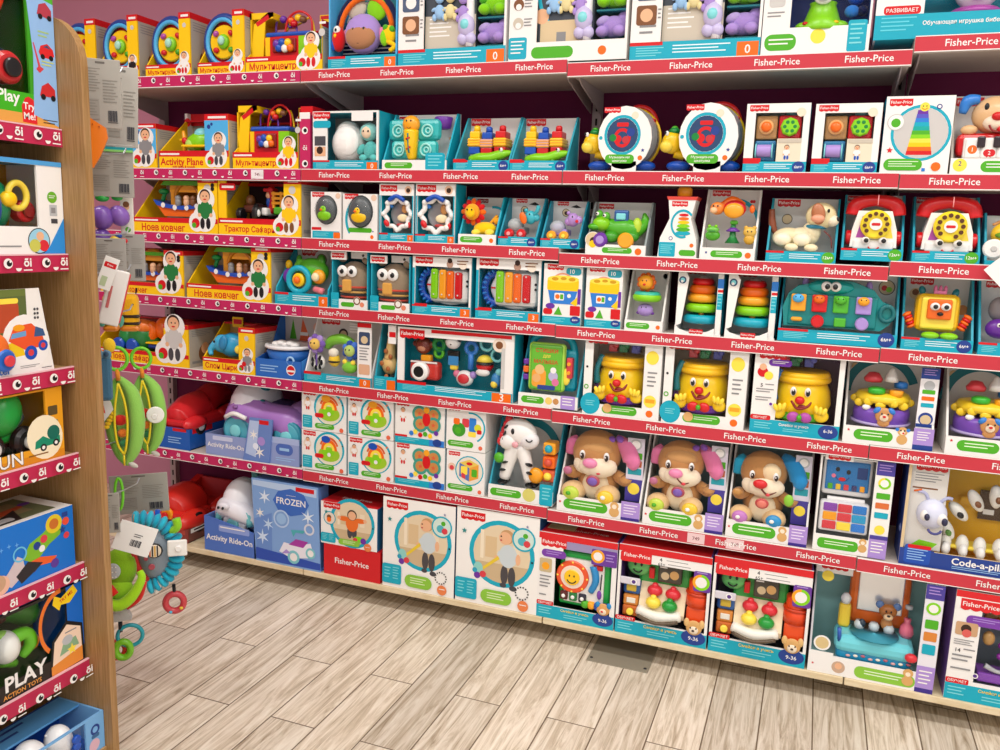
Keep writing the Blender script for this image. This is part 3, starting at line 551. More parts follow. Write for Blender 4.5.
def turtle(lab, l, rr, top, sh):
    thing('boxed_turtle_shape_sorter', lab, 'boxed toy', 1, l, rr, top, .17, 'turtle shape sorters')
    part('turtle_shell'); n_, k = ell(.5, .53, .5, .53), P.w/P.h
    vs, fs = lathe_g([(.3, 0), (.46, .02), (.5, .1), (.5, .3), (.45, .38)], 28); A([(x*P.w, .035+z*P.w, .53*P.h+y*P.w*1.02) for x, y, z in vs], fs, 'sv', False, 's')
    T(.5, .53, .6, .5, .03, 'y' if sh == 0 else 'y', sz=1.02)
    part('front_card', 'c'); G(ell(.5, .5, .46, .52), .0, .03, 'w'); B(.3, .72, 0, .16, 0, .03, 'w'); face('F'); o(.46, .54, .29, .045, 't', 1.05); d(.46, .54, .265, '27456e', 1.05); logo(.27, .9, .28); r(.18, .68, .13, .26, 'gr', .07); t('Музыкальная', .43, .215, .055, 'w', .4); t('шкатулка', .43, .16, .055, 'w', .4); d(.78, .21, .04, 'o'); d(.66, .82, .06, 'f2e0c8'); star(.82, .32, .035, 'nv'); d(.09, .5, .03, 't')
    o(.46, .5, .12, .05, 'r', 1.1); d(.38, .48, .07, 'r'); d(.52, .47, .06, 'c2333b'); d(.3, .5, .06, 'dgn'); d(.6, .58, .07, 'nv'); r(.36, .56, .66, .72, 'r', .02)
    part('handle'); T(.6, .75, .7, .3, .05, 'r', a0=-10, a1=110); B(.82, .92, .7, .82, .4, .8, 'r', .02)
    part('turtle_head'); E(-.1, .44, .25, .17, .18, .13, 'y'); E(-.17, .38, .15, .11, .1, .09, 'f6d648'); C([(-.06, .3, .3), (.1, .26, .35)], .08, 'y')
    sub('eye'); E(-.15, .55, .0, .03, .04, .03, 'w'); E(-.16, .55, -.1, .016, .022, .02, 'k')
    sub('cap'); E(-.07, .6, .25, .09, .06, .09, 'dgn'); E(-.07, .65, .25, .05, .03, .05, 'gr')
    part('foot'); E(.02, .11, .3, .2, .085, .16, 'b'); part('foot'); E(.8, .11, .3, .2, .09, .16, 'b'); E(.8, .12, .3, .15, .08, .14, 'nv')
    return done()
turtle('round turtle shape sorter beside the crocodile blocks, red cup in its window', 594, 652, 103, 0)
turtle('round turtle shape sorter with a red handle, beside the activity blocks carton', 674, 738, 100, 1)
def acube(lab, l, rr):
    thing('boxed_activity_blocks', lab, 'boxed toy', 1, l, rr, 103.5, .1, 'boxed activity blocks')
    part('carton', 'c'); window('w', 't', 'gk', .15, .1, .17, .13); face('F'); r(0, 1, 0, .17, 't'); fplip('t', None, .17); badge('nv', .19, '6'); B(.52, .9, .17, .5, 0, .03, 'e6dcc4'); face('F'); r(0, .28, .16, .22, 'r'); logo(.2, .935, .3); kid(.68, .2, .24, 'w', 'b'); r(.54, .9, .44, .49, 'pg'); d(.86, .87, .07, 'f2e0c8')
    part('activity_block'); B(.16, .5, .5, .84, .15, .8, 'kr', .03)
    sub('face_disc'); D(.33, .67, .15, .12, .06, 'e8b070'); E(.33, .67, .0, .085, .085, .05, 'o')
    part('activity_block'); B(.52, .88, .5, .84, .15, .8, 'r', .03)
    sub('dial'); D(.7, .67, .15, .15, .08, 'lm', 8)
    for i in range(6): D(.7+.08*cos(i*pi/3), .67+.08*sin(i*pi/3)*P.w/P.h, .05, .03, .03, 'dgn', 12)
    part('activity_block'); B(.16, .5, .18, .48, .15, .8, '2a7fb4', .03)
    sub('roller'); W(.2, .44, .33, .1, .1, 'lp'); W(.18, .2, .33, .12, .12, 'lt'); W(.44, .46, .33, .12, .12, 'lt')
    part('ball'); E(.72, .9, .6, .12, .1, .12, 'lt')
    pane(.15, .1, .17, .13); return done()
acube('white framed carton of three activity blocks beside the right-hand turtle', 742, 805)
acube('white framed carton of three activity blocks beside the rainbow cup tower carton', 810, 876)
thing('boxed_stacking_cups', 'white carton picturing a rainbow tower of stacking cups in a teal ring', 'boxed toy', 1, 879, 947, 96, .1)
part('carton', 'c'); closed('w', 'w', 'w', 't'); face('F'); o(.55, .53, .42, .045, 't'); d(.55, .53, .395, 'c9c6c4'); logo(.22, .92, .34)
for i, c in enumerate(('r', 'o', 'y', 'yl', 'lm', 'gr', '12a9a0', 't', 'bl', '5a55c0', 'p')): w_ = .19-.011*i; g([(.55-w_, .25+i*.052), (.55+w_, .25+i*.052), (.55+w_-.008, .302+i*.052), (.55-w_+.008, .302+i*.052)], c)
d(.57, .86, .07, 'yl'); d(.545, .87, .01, 'k'); d(.595, .87, .01, 'k'); o(.57, .86, .04, .01, 'r', a0=200, a1=340, n=8); d(.17, .67, .13, 'lg'); d(.17, .67, .115, 'w'); d(.17, .66, .07, 'gr'); r(.05, .62, .05, .2, 'gr', .09); L(.12, .56, .08, .17, 3, 'dff0d0'); d(.82, .1, .07, 'o'); r(.62, .67, .04, .08, 'bl'); star(.12, .31, .05, 'r'); d(.78, .86, .04, 'nv'); d(.78, .86, .025, 'w'); r(.6, .7, .4, .5, 'w') if 0 else 0
done()
thing('boxed_puppy_piano', 'toy piano with a tan puppy face and red keyboard on grey card', 'boxed toy', 1, 949, 1030, 88, .14)
part('carton', 'c'); tray('e2dfdc', 'gk', 'w', .2, .8, 1, 'e2dfdc'); face('F'); d(.12, .12, .09, 'yl'); t('2', .12, .14, .09, 'nv'); r(.38, .95, .04, .17, 'gr', .08); L(.45, .9, .07, .14, 2, 'w'); face('F', .95); logo(.24, .93, .36)
part('piano'); B(.06, 1.0, .22, .5, .1, .5, 'r', .08); B(.14, .96, .2, .44, .02, .2, 'w', .02)
for i in range(4): x = .16+i*.2; B(x, x+.185, .2, .43, -.02, .1, 'w', .02)
for i in range(3): x = .3+i*.2; B(x, x+.1, .32, .45, -.08, .1, 'dk', .02)
face('F', -.02); d(.25, .3, .06, 'o'); t('1', .25, .3, .08, 'w'); star(.46, .24, .05, 'r'); d(.44, .26, .05, 'r'); d(.49, .26, .05, 'r'); t('2', .465, .26, .07, 'w'); d(.88, .24, .05, 'bl')
part('puppy_head', 'p'); E(.52, .72, .35, .3, .26, .22, 'e2b887'); E(.55, .62, .15, .2, .13, .12, 'f4e4cc'); E(.52, .68, .0, .08, .06, .06, 'r'); E(.38, .8, .1, .03, .05, .03, 'k'); E(.62, .8, .1, .03, .05, .03, 'k'); T(.55, .61, .0, .13, .014, 'ru', a0=195, a1=345); C([(.55, .55, .02), (.58, .52, .0)], .04, 'r')
sub('ear', 'p'); C([(.3, .9, .3), (.15, .88, .3), (.1, .74, .3)], [.06, .09, .05], 'bl'); sub('ear'); C([(.78, .9, .3), (.95, .88, .35), (1.0, .74, .35)], [.06, .09, .05], 'tn')
sub('paw', 'p'); E(.2, .54, .2, .11, .07, .08, 'e2b887'); sub('paw'); E(.88, .54, .2, .11, .07, .08, 'e2b887'); done()
# ================================================================== row 2
def ark(lab, row, l, rr, top, name='Ноев ковчег'):
    thing('boxed_animal_ark', lab, 'boxed toy', row, l, rr, top, .19, 'boxed arks', tb=.9)
    part('carton', 'c'); elc(name, 'gk', .27, .22, '1f7a3c', 'k', 1, tcx=.36, sz=.13); B(-.0, .3, .9, 1, .93, .95, 'r'); face('F')
    for z in (.86, .8): d(.95, z, .02, 'k')
    L(.05, .3, .4, .8, 5, 'dk') if 0 else 0
    part('hull'); G([(.2, .52), (.3, .3), (.7, .3), (.8, .5), (.72, .46), (.5, .42), (.3, .46)], .2, .75, 'o'); G([(.18, .6), (.22, .5), (.34, .45), (.52, .42), (.68, .45), (.78, .49), (.82, .58), (.7, .52), (.5, .49), (.32, .52)], .16, .78, 'b')
    face('F', .16)
    for x, z in ((.3, .5), (.44, .46), (.58, .46), (.7, .49)): d(x, z, .025, 'w')
    part('house'); B(.34, .4, .5, .8, .3, .7, 'ap'); B(.7, .76, .5, .8, .3, .7, 'ap'); B(.34, .76, .74, .86, .28, .72, 'ap'); B(.4, .7, .5, .76, .65, .7, 'c77d10'); T(.55, .64, .28, .14, .02, 'c77d10', a0=0, a1=180)
    part('house_roof'); G([(.26, .86), (.3, .94), (.8, .94), (.84, .86)], .2, .8, 'gr')
    for x, c in ((.47, 'g'), (.57, 'sk'), (.65, 'br')): part('figure'); E(x, .56, .2, .03, .05, .03, c); E(x, .63, .2, .03, .03, .03, 'sk' if c == 'sk' else c)
    part('palm'); C([(.24, .58, .3), (.27, .72, .3)], .02, 'dgn'); E(.26, .75, .3, .05, .03, .05, 'dgn'); return done()
ark('toy ark in a yellow lipped carton, left of the safari tractor', 2, 134, 218, 180)
thing('boxed_safari_tractor', 'red toy tractor pulling a yellow and green trailer in a yellow carton', 'boxed toy', 2, 219, 301, 181, .19, tb=.9)
part('carton', 'c'); elc('Трактор Сафари', '2a1c30', .3, .2, 'y', 'br', 1, tcx=.38, sz=.13, lcol=.1); B(-.0, .8, .9, .95, .93, .95, 'r'); face('F'); r(.02, .22, .78, .9, 'r', .02); r(.05, .2, .82, .86, 'w')
part('tractor'); B(.2, .42, .4, .55, .25, .6, '5a2a1a', .03); B(.36, .52, .36, .5, .2, .6, 'w', .02); C([(.5, .42, .4), (.54, .66, .4), (.5, .85, .4)], .04, 'r'); E(.25, .62, .4, .05, .06, .05, 'br'); B(.44, .56, .78, .84, .3, .5, 'r', .01)
sub('wheel'); W(.4, .46, .4, .2, .1, 'k'); sub('wheel'); W(.18, .24, .38, .2, .065, 'k'); sub('hub'); E(.43, .4, .1, .05, .05, .03, 'w')
part('trailer'); B(.58, .86, .38, .52, .25, .65, 'gr', .02)
for z in (.56, .64, .72): B(.56, .88, z, z+.05, .25, .3, 'ap', .005)
for x in (.57, .66, .76, .85): B(x, x+.025, .5, .78, .26, .31, 'ap')
part('driver'); E(.48, .6, .4, .03, .06, .03, 'b'); E(.48, .72, .4, .035, .04, .035, 'sk'); done()
def egg(lab, l, rr, top, st):
    thing('boxed_duck_ball', lab, 'boxed toy', 2, l, rr, top, .1)
    part('carton', 'c'); closed('w', 'w', 'w', 'lg'); face('F')
    if st == 0: r(.05, .95, .02, .17, 't'); L(.1, .6, .05, .13, 3, 'lt'); r(.75, .97, .02, .15, 'o', .03); r(.03, .35, .19, .25, 'r')
    else: o(.55, .45, .45, .07, 't', 1.2, a0=110, a1=220); r(.15, .85, .17, .27, 'gr', .1); d(.85, .08, .05, 'o'); star(.88, .2, .03, 'nv')
    logo(.25, .94, .4); d(.9, .92, .08, 'e8c8b0')
    d(.52, .62, .36, '3c4246', 1.15)
    part('ball'); E(.52, .62, 0, .33, .38, .16, '53595c', n=22); 
    part('duck'); c = 'lm' if st == 0 else 'y'; E(.52, .5, -.16, .22, .14, .06, c); E(.5, .63, -.18, .1, .1, .05, c); E(.45, .62, -.24, .05, .03, .03, 'o'); E(.53, .66, -.24, .015, .02, .015, 'k')
    part('ball_shell', 'x'); E(.52, .62, 0, .36, .41, .27, 'w', n=24); return done()
egg('small white carton with a clear ball and green duck, end of the second bay shelf', 311, 341, 192, 0)
egg('small white carton with a clear ball and yellow duck, beside the tambourines', 343, 377, 194, 1)
def tamb(lab, l, rr, top):
    thing('boxed_tambourine', lab, 'boxed toy', 2, l, rr, top, .1, 'boxed tambourines')
    part('carton', 'c'); window('w', 't', 'b4afa8', .04, .04, .15, .2); face('F'); r(0, 1, 0, .15, 't'); fplip('t', 'o', .15); logo(.28, .92, .48); d(.84, .9, .1, 'e8c0a0'); d(.84, .89, .06, 'hr'); r(.01, .04, .15, .8, 't'); r(.96, .99, .15, .8, 't')
    part('frame'); pts = []; N_ = 8
    for i in range(N_*6): a = 2*pi*i/(N_*6); q = .36+.035*cos(N_*a); pts.append((.5+q*cos(a), .48+q*1.02*sin(a)*P.w/P.h, .12))
    C(pts, .06, 'w', 1, True)
    for i in range(8): E(.5+.4*cos(i*pi/4), .48+.4*sin(i*pi/4)*P.w/P.h, .05, .065, .065, .05, 'w', n=12)
    part('mirror', 'm'); D(.5, .48, .4, .3, .03, 'sv')
    part('grip'); C([(.28, .72, .0), (.5, .79, .0), (.72, .72, .0)], .055, 'b'); part('roller'); E(.22, .32, .0, .07, .1, .06, 'r', 30)
    part('bead_strip'); C([(.3, .6, .25), (.24, .66, .2)], .05, 'bl'); E(.6, .42, .25, .16, .1, .04, 'cr'); E(.66, .58, .25, .1, .12, .04, 'tn'); E(.55, .3, .2, .12, .04, .04, 'b53a3a'); E(.84, .3, .1, .05, .08, .05, 'r'); E(.72, .28, .2, .07, .05, .04, 'y'); return done()
tamb('white framed tambourine carton touching the yellow duck ball carton', 379, 413, 184)
tamb('white framed tambourine carton beside the yellow sunflower lion', 415, 454, 184)
thing('boxed_lion_rattle', 'yellow plush lion rattle with a red and orange flower mane on a grey card', 'boxed toy', 2, 458, 495.5, 198, .13, tb=1)
part('carton', 'c'); tray('e2dfdc', 't', 'w', .22, .6, 1); wlip(.22, .05, .65); face('F', .95); o(.6, .5, .36, .06, 't', a0=-20, a1=100); d(.92, .86, .09, 'e8c0a0'); logo(.28, .93, .3, 'ru')
part('lion_head', 'f'); 
for i in range(12): E(.28+.24*cos(i*pi/6), .68+.24*sin(i*pi/6)*P.w/P.h, .3, .1, .07, .05, 'r' if i % 3 else 'o', i*30, 10)
E(.28, .68, .2, .2, .2, .1, 'ap'); E(.3, .66, .02, .12, .12, .06, 'y'); E(.24, .72, -.05, .02, .025, .02, 'k'); E(.36, .72, -.05, .02, .025, .02, 'k')
part('lion_body', 'f'); E(.6, .34, .3, .3, .17, .18, 'y'); E(.42, .26, .15, .12, .08, .12, 'yl'); E(.78, .26, .15, .12, .09, .12, 'yl'); E(.86, .5, .5, .12, .1, .1, 'ap'); C([(.7, .45, .4), (.85, .62, .5)], .04, 'ap'); done()
def roller(lab, l, rr, top, c, c2, wc):
    thing('boxed_animal_roller', lab, 'boxed toy', 2, l, rr, top, .12)
    part('carton', 'c'); tray('e2dfdc', '1f93ad', 't', .2, .8, 1); fplip('t', None, .2); badge('nv', .2, '6'); face('F', .95); logo(.3, .95, .3); d(.38, .76, .1, '4a4040'); d(.38, .76, .085, 'be'); d(.39, .75, .05, 'hr'); g([(.5, .88), (.65, .93), (.78, .87), (.65, .86)], 'k')
    part('roller_body'); B(.2, .6, .26, .4, .25, .75, c, .04); E(.36, .42, .4, .18, .14, .16, c)
    part('clear_drum', 's'); E(.34, .44, .35, .2, .17, .18, 'dfe6e8'); part('beads')
    for i in range(6): E(.24+.04*i, .42+.03*(i % 2), .3, .025, .025, .025, ('r', 'y', 'b')[i % 3], n=8)
    part('animal_head'); E(.74, .6, .3, .15, .17, .13, c2); E(.63, .56, .3, .1, .1, .1, c2); E(.88, .6, .3, .1, .1, .09, c2); E(.78, .66, .06, .02, .025, .02, 'k'); E(.62, .74, .3, .05, .05, .04, c2)
    if c == 't' or wc == 'r': C([(.85, .66, .25), (.94, .74, .2), (.97, .84, .2)], .05, c2); E(.6, .58, .12, .09, .15, .04, 'o', 20)
    else: E(.93, .56, .1, .05, .05, .04, c2); star(.9, .56, .03, 'r'); E(.9, .57, .04, .04, .04, .01, 'r')
    for x in (.24, .56): part('wheel'); D(x, .26, .2, .12, .1, wc); sub('hub'); D(x, .26, .1, .05, .04, 'yl' if wc != 'r' else 'f5a0a0')
    return done()
roller('teal toy elephant on red wheels with an orange ear, beside the sunflower lion', 497.8, 536, 197, 'g', '3fb4c4', 'r')
roller('lilac toy hippo on yellow wheels with a clear bead drum, left of the green crocodile', 540, 579, 200, 'lp', 'b58cd0', 'ap')
thing('boxed_crawling_crocodile', 'green crawling crocodile toy with striped rollers on a grey card', 'boxed toy', 2, 585, 645, 201, .13)
part('carton', 'c'); tray('e2dfdc', '8f9a9c', 'w', .2, .75, 1); wlip(.19, .28, .78); face('F', .95); logo(.17, .92, .26); face('F'); d(.12, .28, .13, 'w'); d(.12, .28, .12, 'be'); d(.13, .26, .06, 'hr'); d(.12, .2, .06, 'y')
part('crocodile_body'); C([(.3, .55, .35), (.45, .5, .35), (.62, .5, .35), (.78, .5, .4), (.9, .62, .5), (.88, .8, .5)], [.13, .16, .17, .14, .09, .02], 'gr'); E(.8, .55, .3, .08, .14, .08, 'b9d93a')
sub('leg'); E(.4, .34, .2, .13, .1, .12, '3f9a26'); sub('leg'); E(.72, .36, .2, .14, .1, .12, '3f9a26')
part('crocodile_head'); E(.22, .58, .2, .15, .12, .13, 'lm'); E(.12, .52, .15, .12, .06, .1, 'gr'); E(.3, .72, .2, .06, .07, .06, 'gr'); E(.18, .75, .2, .06, .07, .06, 'gr'); E(.29, .73, .02, .03, .03, .02, 'w'); E(.17, .76, .02, .03, .03, .02, 'w'); E(.29, .73, -.06, .014, .016, .01, 'k'); E(.17, .76, -.06, .014, .016, .01, 'k')
part('number_panel'); B(.42, .66, .6, .84, .2, .35, '2a5a9a', .03); B(.46, .62, .66, .78, .15, .22, 'lt', .02)
part('paw'); D(.24, .28, .15, .12, .12, 'p'); D(.24, .28, .0, .07, .03, 'lp'); part('paw'); D(.66, .28, .15, .13, .12, 'ap')
for q in (-.06, 0, .06): sub('stripe'); B(.56, .76, .28+q-.012, .28+q+.012, -.02, .1, 'o', .01)
done()
thing('boxed_ring_bottle', 'tapered white carton with a yellow knob and a picture of coloured rings', 'boxed toy', 2, 657, 696, 192, .1)
part('carton', 'c'); pts = [(0, 0), (1, 0), (.96, .3), (.8, .6), (.9, .9), (.2, .9), (.26, .6), (.04, .3)]; G(pts, 0, .9, 'w'); G([(.19, .88), (.91, .88), (.94, .93), (.16, .93)], -.02, .92, 'd9443a'); face('F', 0); r(.03, .45, .02, .24, 't', .03); L(.07, .4, .05, .2, 5, 'lt'); r(.55, .97, .04, .13, 'gr', .1); d(.86, .2, .05, 'o'); logo(.5, .82, .4); o(.6, .52, .28, .05, 't', 1.2, a0=40, a1=290)
for i, c in enumerate(('t', 'gr', 'lm', 'y', 'o', 'r')): d(.62, .38+i*.055, .19-.014*i, c, .3)
d(.32, .3, .05, 'nv'); d(.32, .3, .035, 'w')
part('knob'); V(.55, .45, .93, [(.12, 0), (.19, .04), (.19, .2), (.15, .25)], 'ap'); done()
thing('boxed_swinging_monkey', 'orange toy monkey over a green frog and yellow bear on a tall grey card', 'boxed toy', 2, 699, 754, 188, .12)
part('carton', 'c'); tray('e2dfdc', 'w', 'w', .17, .85, 1); wlip(.17, .2, .78); star(.12, .1, .03, 'nv'); face('F', .95); o(.55, .5, .42, .07, 't', a0=0, a1=130, sz=1.1); logo(.25, .95, .34); d(.82, .84, .03, 'r'); d(.86, .84, .03, 'r')
part('toy_monkey'); C([(.3, .72, .3), (.5, .84, .3), (.72, .76, .3)], [.07, .08, .07], 'o'); E(.56, .72, .25, .21, .17, .1, 'r'); E(.56, .69, .1, .18, .14, .07, 'ap'); E(.25, .72, .2, .13, .12, .1, 'f08a3a'); E(.2, .69, .05, .07, .06, .05, 'f5c090'); E(.19, .75, .04, .014, .02, .01, 'k'); E(.27, .75, .04, .014, .02, .01, 'k'); E(.34, .78, .25, .05, .05, .03, 'o'); E(.88, .72, .25, .05, .08, .05, 'o')
part('tree'); V(.56, .3, .24, [(.14, 0), (.06, .12), (.05, .3), (.04, .36)], 'dgn'); V(.56, .3, .4, [(.12, 0), (.13, .02), (.02, .1)], 'p'); sub('crown'); B(.5, .64, .5, .56, .2, .4, 'gr', .03)
part('toy_frog'); E(.2, .34, .2, .14, .1, .09, 'gr'); E(.2, .42, .15, .12, .07, .08, '6fc04a'); E(.14, .47, .1, .03, .03, .03, 'lm'); E(.26, .47, .1, .03, .03, .03, 'lm'); E(.2, .4, .0, .07, .012, .02, 'dgn')
part('toy_bear'); E(.87, .3, .2, .1, .1, .08, 'd9a93a'); E(.87, .4, .2, .12, .1, .09, 'e8bd55'); E(.8, .46, .2, .04, .04, .03, 'd9a93a'); E(.95, .46, .2, .04, .04, .03, 'd9a93a'); E(.84, .41, .04, .012, .018, .01, 'k'); E(.91, .41, .04, .012, .018, .01, 'k'); done()
thing('boxed_pull_dog', 'cream toy dog with brown ear and collar on a grey card, beside the red telephone', 'boxed toy', 2, 765, 835, 197, .14)
part('carton', 'c'); tray('e2dfdc', '2a9fb8', 't', .18, .8, 1); fplip('t', None, .18); badge('gr', .2, '12'); face('F', .95); logo(.25, .93, .34); d(.24, .68, .08, '5a5550'); d(.24, .68, .07, 'be')
part('dog_body'); E(.3, .38, .35, .24, .16, .14, 'efe0b4'); E(.5, .4, .35, .24, .15, .14, 'f3e6bf'); E(.62, .48, .35, .14, .16, .12, 'f3e6bf')
for x in (.22, .5): sub('paw'); E(x, .36, .1, .13, .1, .09, 'f8efd2'); sub('paw'); E(x+.14, .24, .05, .1, .06, .08, 'f3e6bf')
part('tail'); C([(.1, .45, .45), (.04, .6, .45), (.02, .82, .45)], [.04, .06, .04], '8a4a30')
part('collar'); T(.68, .56, .35, .13, .03, '2a86a8', 'z'); part('dog_head'); E(.74, .73, .3, .22, .2, .16, 'f0dfae'); E(.9, .66, .25, .1, .09, .1, 'f6ead0'); E(.97, .68, .2, .04, .035, .04, 'k'); E(.84, .8, .05, .02, .03, .02, 'k')
sub('ear'); E(.7, .75, .0, .1, .16, .05, 'b5714a', 10); E(.7, .68, -.06, .1, .06, .05, 'e5a080')
part('cord'); C([(.8, .5, .0), (.9, .4, -.0), (.93, .25, .05)], .008, '7a2020'); done()
def phone(lab, l, rr, top):
    thing('boxed_toy_telephone', lab, 'boxed toy', 2, l, rr, top, .16, 'boxed toy telephones')
    part('carton', 'c'); tray('e2dfdc', '2a9fb8', 't', .18, .8, 1); fplip('t', None, .18); badge('gr', .2, '12'); face('F', .95); logo(.2, .95, .3)
    part('phone_body'); G([(.13, .2), (.15, .46), (.23, .74), (.77, .74), (.87, .46), (.89, .2)], .1, .7, 'f4f2ee'); face('F', .1); g([(.22, .34), (.3, .66), (.42, .7), (.42, .34)], 'mg'); g([(.58, .34), (.58, .7), (.72, .66), (.82, .34)], 'yl'); B(.18, .84, .16, .32, .06, .14, 'w', .04)
    part('dial'); D(.52, .54, .08, .25, .09, 'fbe02c', 28)
    for i in range(10): a = radians(-60+i*31); D(.52+.18*cos(a), .54+.18*sin(a)*P.w/P.h, -.05, .036, .005, '5a300c', 10)
    D(.52, .54, -.05, .1, .01, 'w'); face('F', -.064); r(.45, .59, .52, .56, 'r', .02)
    for x in (.38, .66): sub('eye'); E(x, .3, .02, .07, .065, .05, 'w'); E(x+.01, .3, -.07, .04, .04, .02, 'k')
    part('smile'); T(.52, .25, .03, .1, .014, 'r', a0=210, a1=330)
    part('handset'); C([(.14, .68, .3), (.2, .84, .3), (.5, .9, .3), (.82, .84, .3), (.88, .68, .3)], [.13, .13, .1, .13, .13], 'r'); C([(.52, .82, -.05), (.52, .97, -.02)], .008, 'f3a0a0', 1)
    for x in (.06, .86): part('wheel'); W(x, x+.1, .34, .3, .13, 'r'); 
    return done()
phone('red handset toy telephone beside the cream pull dog', 840, 902, 193)
phone('red handset toy telephone beside the hanging shelf tag at the right edge', 911, 979, 195)
thing('boxed_bee_toy', 'yellow striped toy with a white disc, cut by the right edge of the second shelf', 'boxed toy', 2, 984, 1040, 215, .12)
part('carton', 'c'); tray('e2dfdc', '2a9fb8', 't', .1, .8, 1.05); face('F', .97); logo(.6, .93, .3)
part('toy_body'); E(.4, .62, .4, .3, .26, .2, 'f0c52a'); E(.4, .6, .25, .24, .08, .16, '6aa02a'); C([(.12, .8, .4), (.3, .9, .4)], .03, 'tn'); part('disc'); D(.15, .33, .2, .2, .1, 'f4f2ee'); D(.15, .33, .1, .06, .03, 'lg'); done()
# ================================================================== row 3
ark('toy ark in a yellow carton partly behind the hanging striped bees', 3, 101, 184, 249, 'Ноев ковчег')
ark('toy ark in a yellow lipped carton left of the teal steering wheel toy', 3, 187, 271, 245)
thing('boxed_steering_toy', 'lime green toy with a teal steering wheel in a teal sloped tray', 'boxed toy', 3, 275, 328, 249, .15, tb=1)
part('carton', 'c'); tray('e2dfdc', '22a6c0', 't', .22, .9, 1.0, s0=.3); fplip('t', 'o', .22); face('F', .95); logo(.3, .93, .36); d(.5, .82, .14, 'w'); d(.5, .8, .1, '8a7060')
part('toy_body'); E(.55, .6, .4, .3, .22, .16, '58b52c'); E(.35, .66, .4, .14, .14, .1, '6cc83a'); E(.72, .8, .4, .07, .1, .06, '4a9a26'); E(.3, .8, .4, .05, .08, .05, '4a9a26'); E(.75, .52, .2, .12, .12, .08, 'ap'); E(.75, .52, .04, .07, .07, .04, 'cr')
sub('tail'); E(.16, .5, .3, .12, .13, .09, 'p'); E(.1, .7, .4, .06, .08, .05, 'y')
part('steering_wheel'); T(.42, .45, .1, .19, .05, 't'); D(.42, .45, .15, .11, .08, 'y'); E(.42, .45, .0, .06, .06, .04, 'o'); part('gear_lever'); C([(.72, .3, .1), (.9, .28, .0)], .05, 'e8808a'); done()
def owl(lab, l, rr, top):
    thing('boxed_plush_owl', lab, 'boxed toy', 3, l, rr, top, .12, 'boxed plush owls')
    part('carton', 'c'); B(0, 1, 0, 1, .95, 1, '1c6a74'); B(0, 1, 0, .02, .05, .95, 'w'); B(0, 1, 0, .17, 0, .05, 'w'); B(0, .03, 0, 1, .05, 1, '22a6c0'); B(.97, 1, 0, 1, .05, 1, '22a6c0'); B(0, .42, .86, 1, .0, .05, 'w'); B(.42, 1, .88, 1, .3, .33, 'w'); face('F'); r(0, .22, 0, .28, 't', .02); L(.03, .2, .04, .15, 3, 'lt'); r(.28, .65, .04, .12, 'gr', .08); d(.86, .09, .06, 'e88a6a'); d(.72, .15, .1, 'f0ece4'); o(.72, .15, .08, .03, 'br'); logo(.2, .93, .34); face('F', .3); star(.75, .94, .05, 'k'); star(.9, .92, .04, 'g')
    part('owl_body', 'f'); E(.48, .5, .42, .44, .46, .3, '94806a'); E(.16, .88, .4, .12, .1, .1, '94806a', 30); E(.8, .86, .4, .12, .1, .1, '94806a', -30); E(.92, .4, .4, .1, .22, .1, '6a5848', 15)
    part('striped_belly', 'f')
    for i, c in enumerate(('5a4a3c', 'c94a3a', '3a3a3a', 'cfa05a', '5a4a3c', 'c94a3a')): T(.48, .16+i*.045, .45, .355+.012*i, .028, c, 'z', 1, .7, n=24)
    for x in (.3, .56): part('eye', 'f'); E(x, .66, .04, .14, .14, .06, 'w'); sub('pupil', 'p'); E(x+.02, .66, -.05, .055, .06, .03, 'k'); E(x+.0, .69, -.09, .016, .016, .01, 'w')
    part('beak', 'f'); B(.3, .55, .3, .52, -.02, .1, 'd9a04a', .06); return done()
owl('brown plush owl with striped belly next to the teal steering wheel toy', 331, 367, 252)
owl('brown plush owl with striped belly next to the xylophone', 370, 409, 256)
def xylo(lab, l, rr, top):
    thing('boxed_xylophone', lab, 'boxed toy', 3, l, rr, top, .1, 'boxed xylophones')
    part('carton', 'c'); window('w', 't', '1c8ea0', .04, .03, .17, .17); face('F'); r(0, 1, 0, .17, 't'); fplip('t', 'o', .17, '3', 2); logo(.2, .93, .3); r(0, .04, .17, .8, 't'); d(.64, .88, .055, 'b08a78'); d(.64, .94, .04, 'hr'); d(.86, .88, .07, 'ece0d0'); L(.76, .95, .85, .95, 2, 'br')
    part('xylophone_body'); E(.58, .5, .4, .41, .3, .08, 'w'); B(.24, .93, .21, .8, .15, .6, 'w', .2)
    for x, c, z in ((.36, 'lm', 0), (.5, 'ap', -.01), (.63, 'o', -.03), (.77, 'r', -.05)): sub('key'); B(x-.062, x+.062, .28-z*.3, .8+z, .05, .2, c, .06); E(x, .72, .04, .014, .014, .01, 'lg', n=8); E(x, .36, .04, .014, .014, .01, 'lg', n=8)
    part('handle'); C([(.28, .78, .4), (.13, .68, .4), (.08, .5, .4), (.13, .32, .4), (.28, .24, .4)], .055, 'b')
    for i in range(9): a = radians(115+i*16); sub('grip_rib'); E(.33+.24*cos(a), .5+.29*sin(a)*P.w/P.h, .25, .035, .02, .06, '2f7fd6', math.degrees(a), 8)
    part('button'); E(.9, .6, .2, .02, .02, .02, 'k'); E(.9, .52, .2, .02, .02, .02, 'k'); part('mark'); B(.21, .28, .5, .53, .18, .2, 'r', .01)
    pane(.04, .03, .17, .17); return done()
xylo('four-key toy xylophone touching the plush owl', 412, 470, 257)
xylo('four-key toy xylophone touching the yellow block bucket cartons', 475, 539, 259)
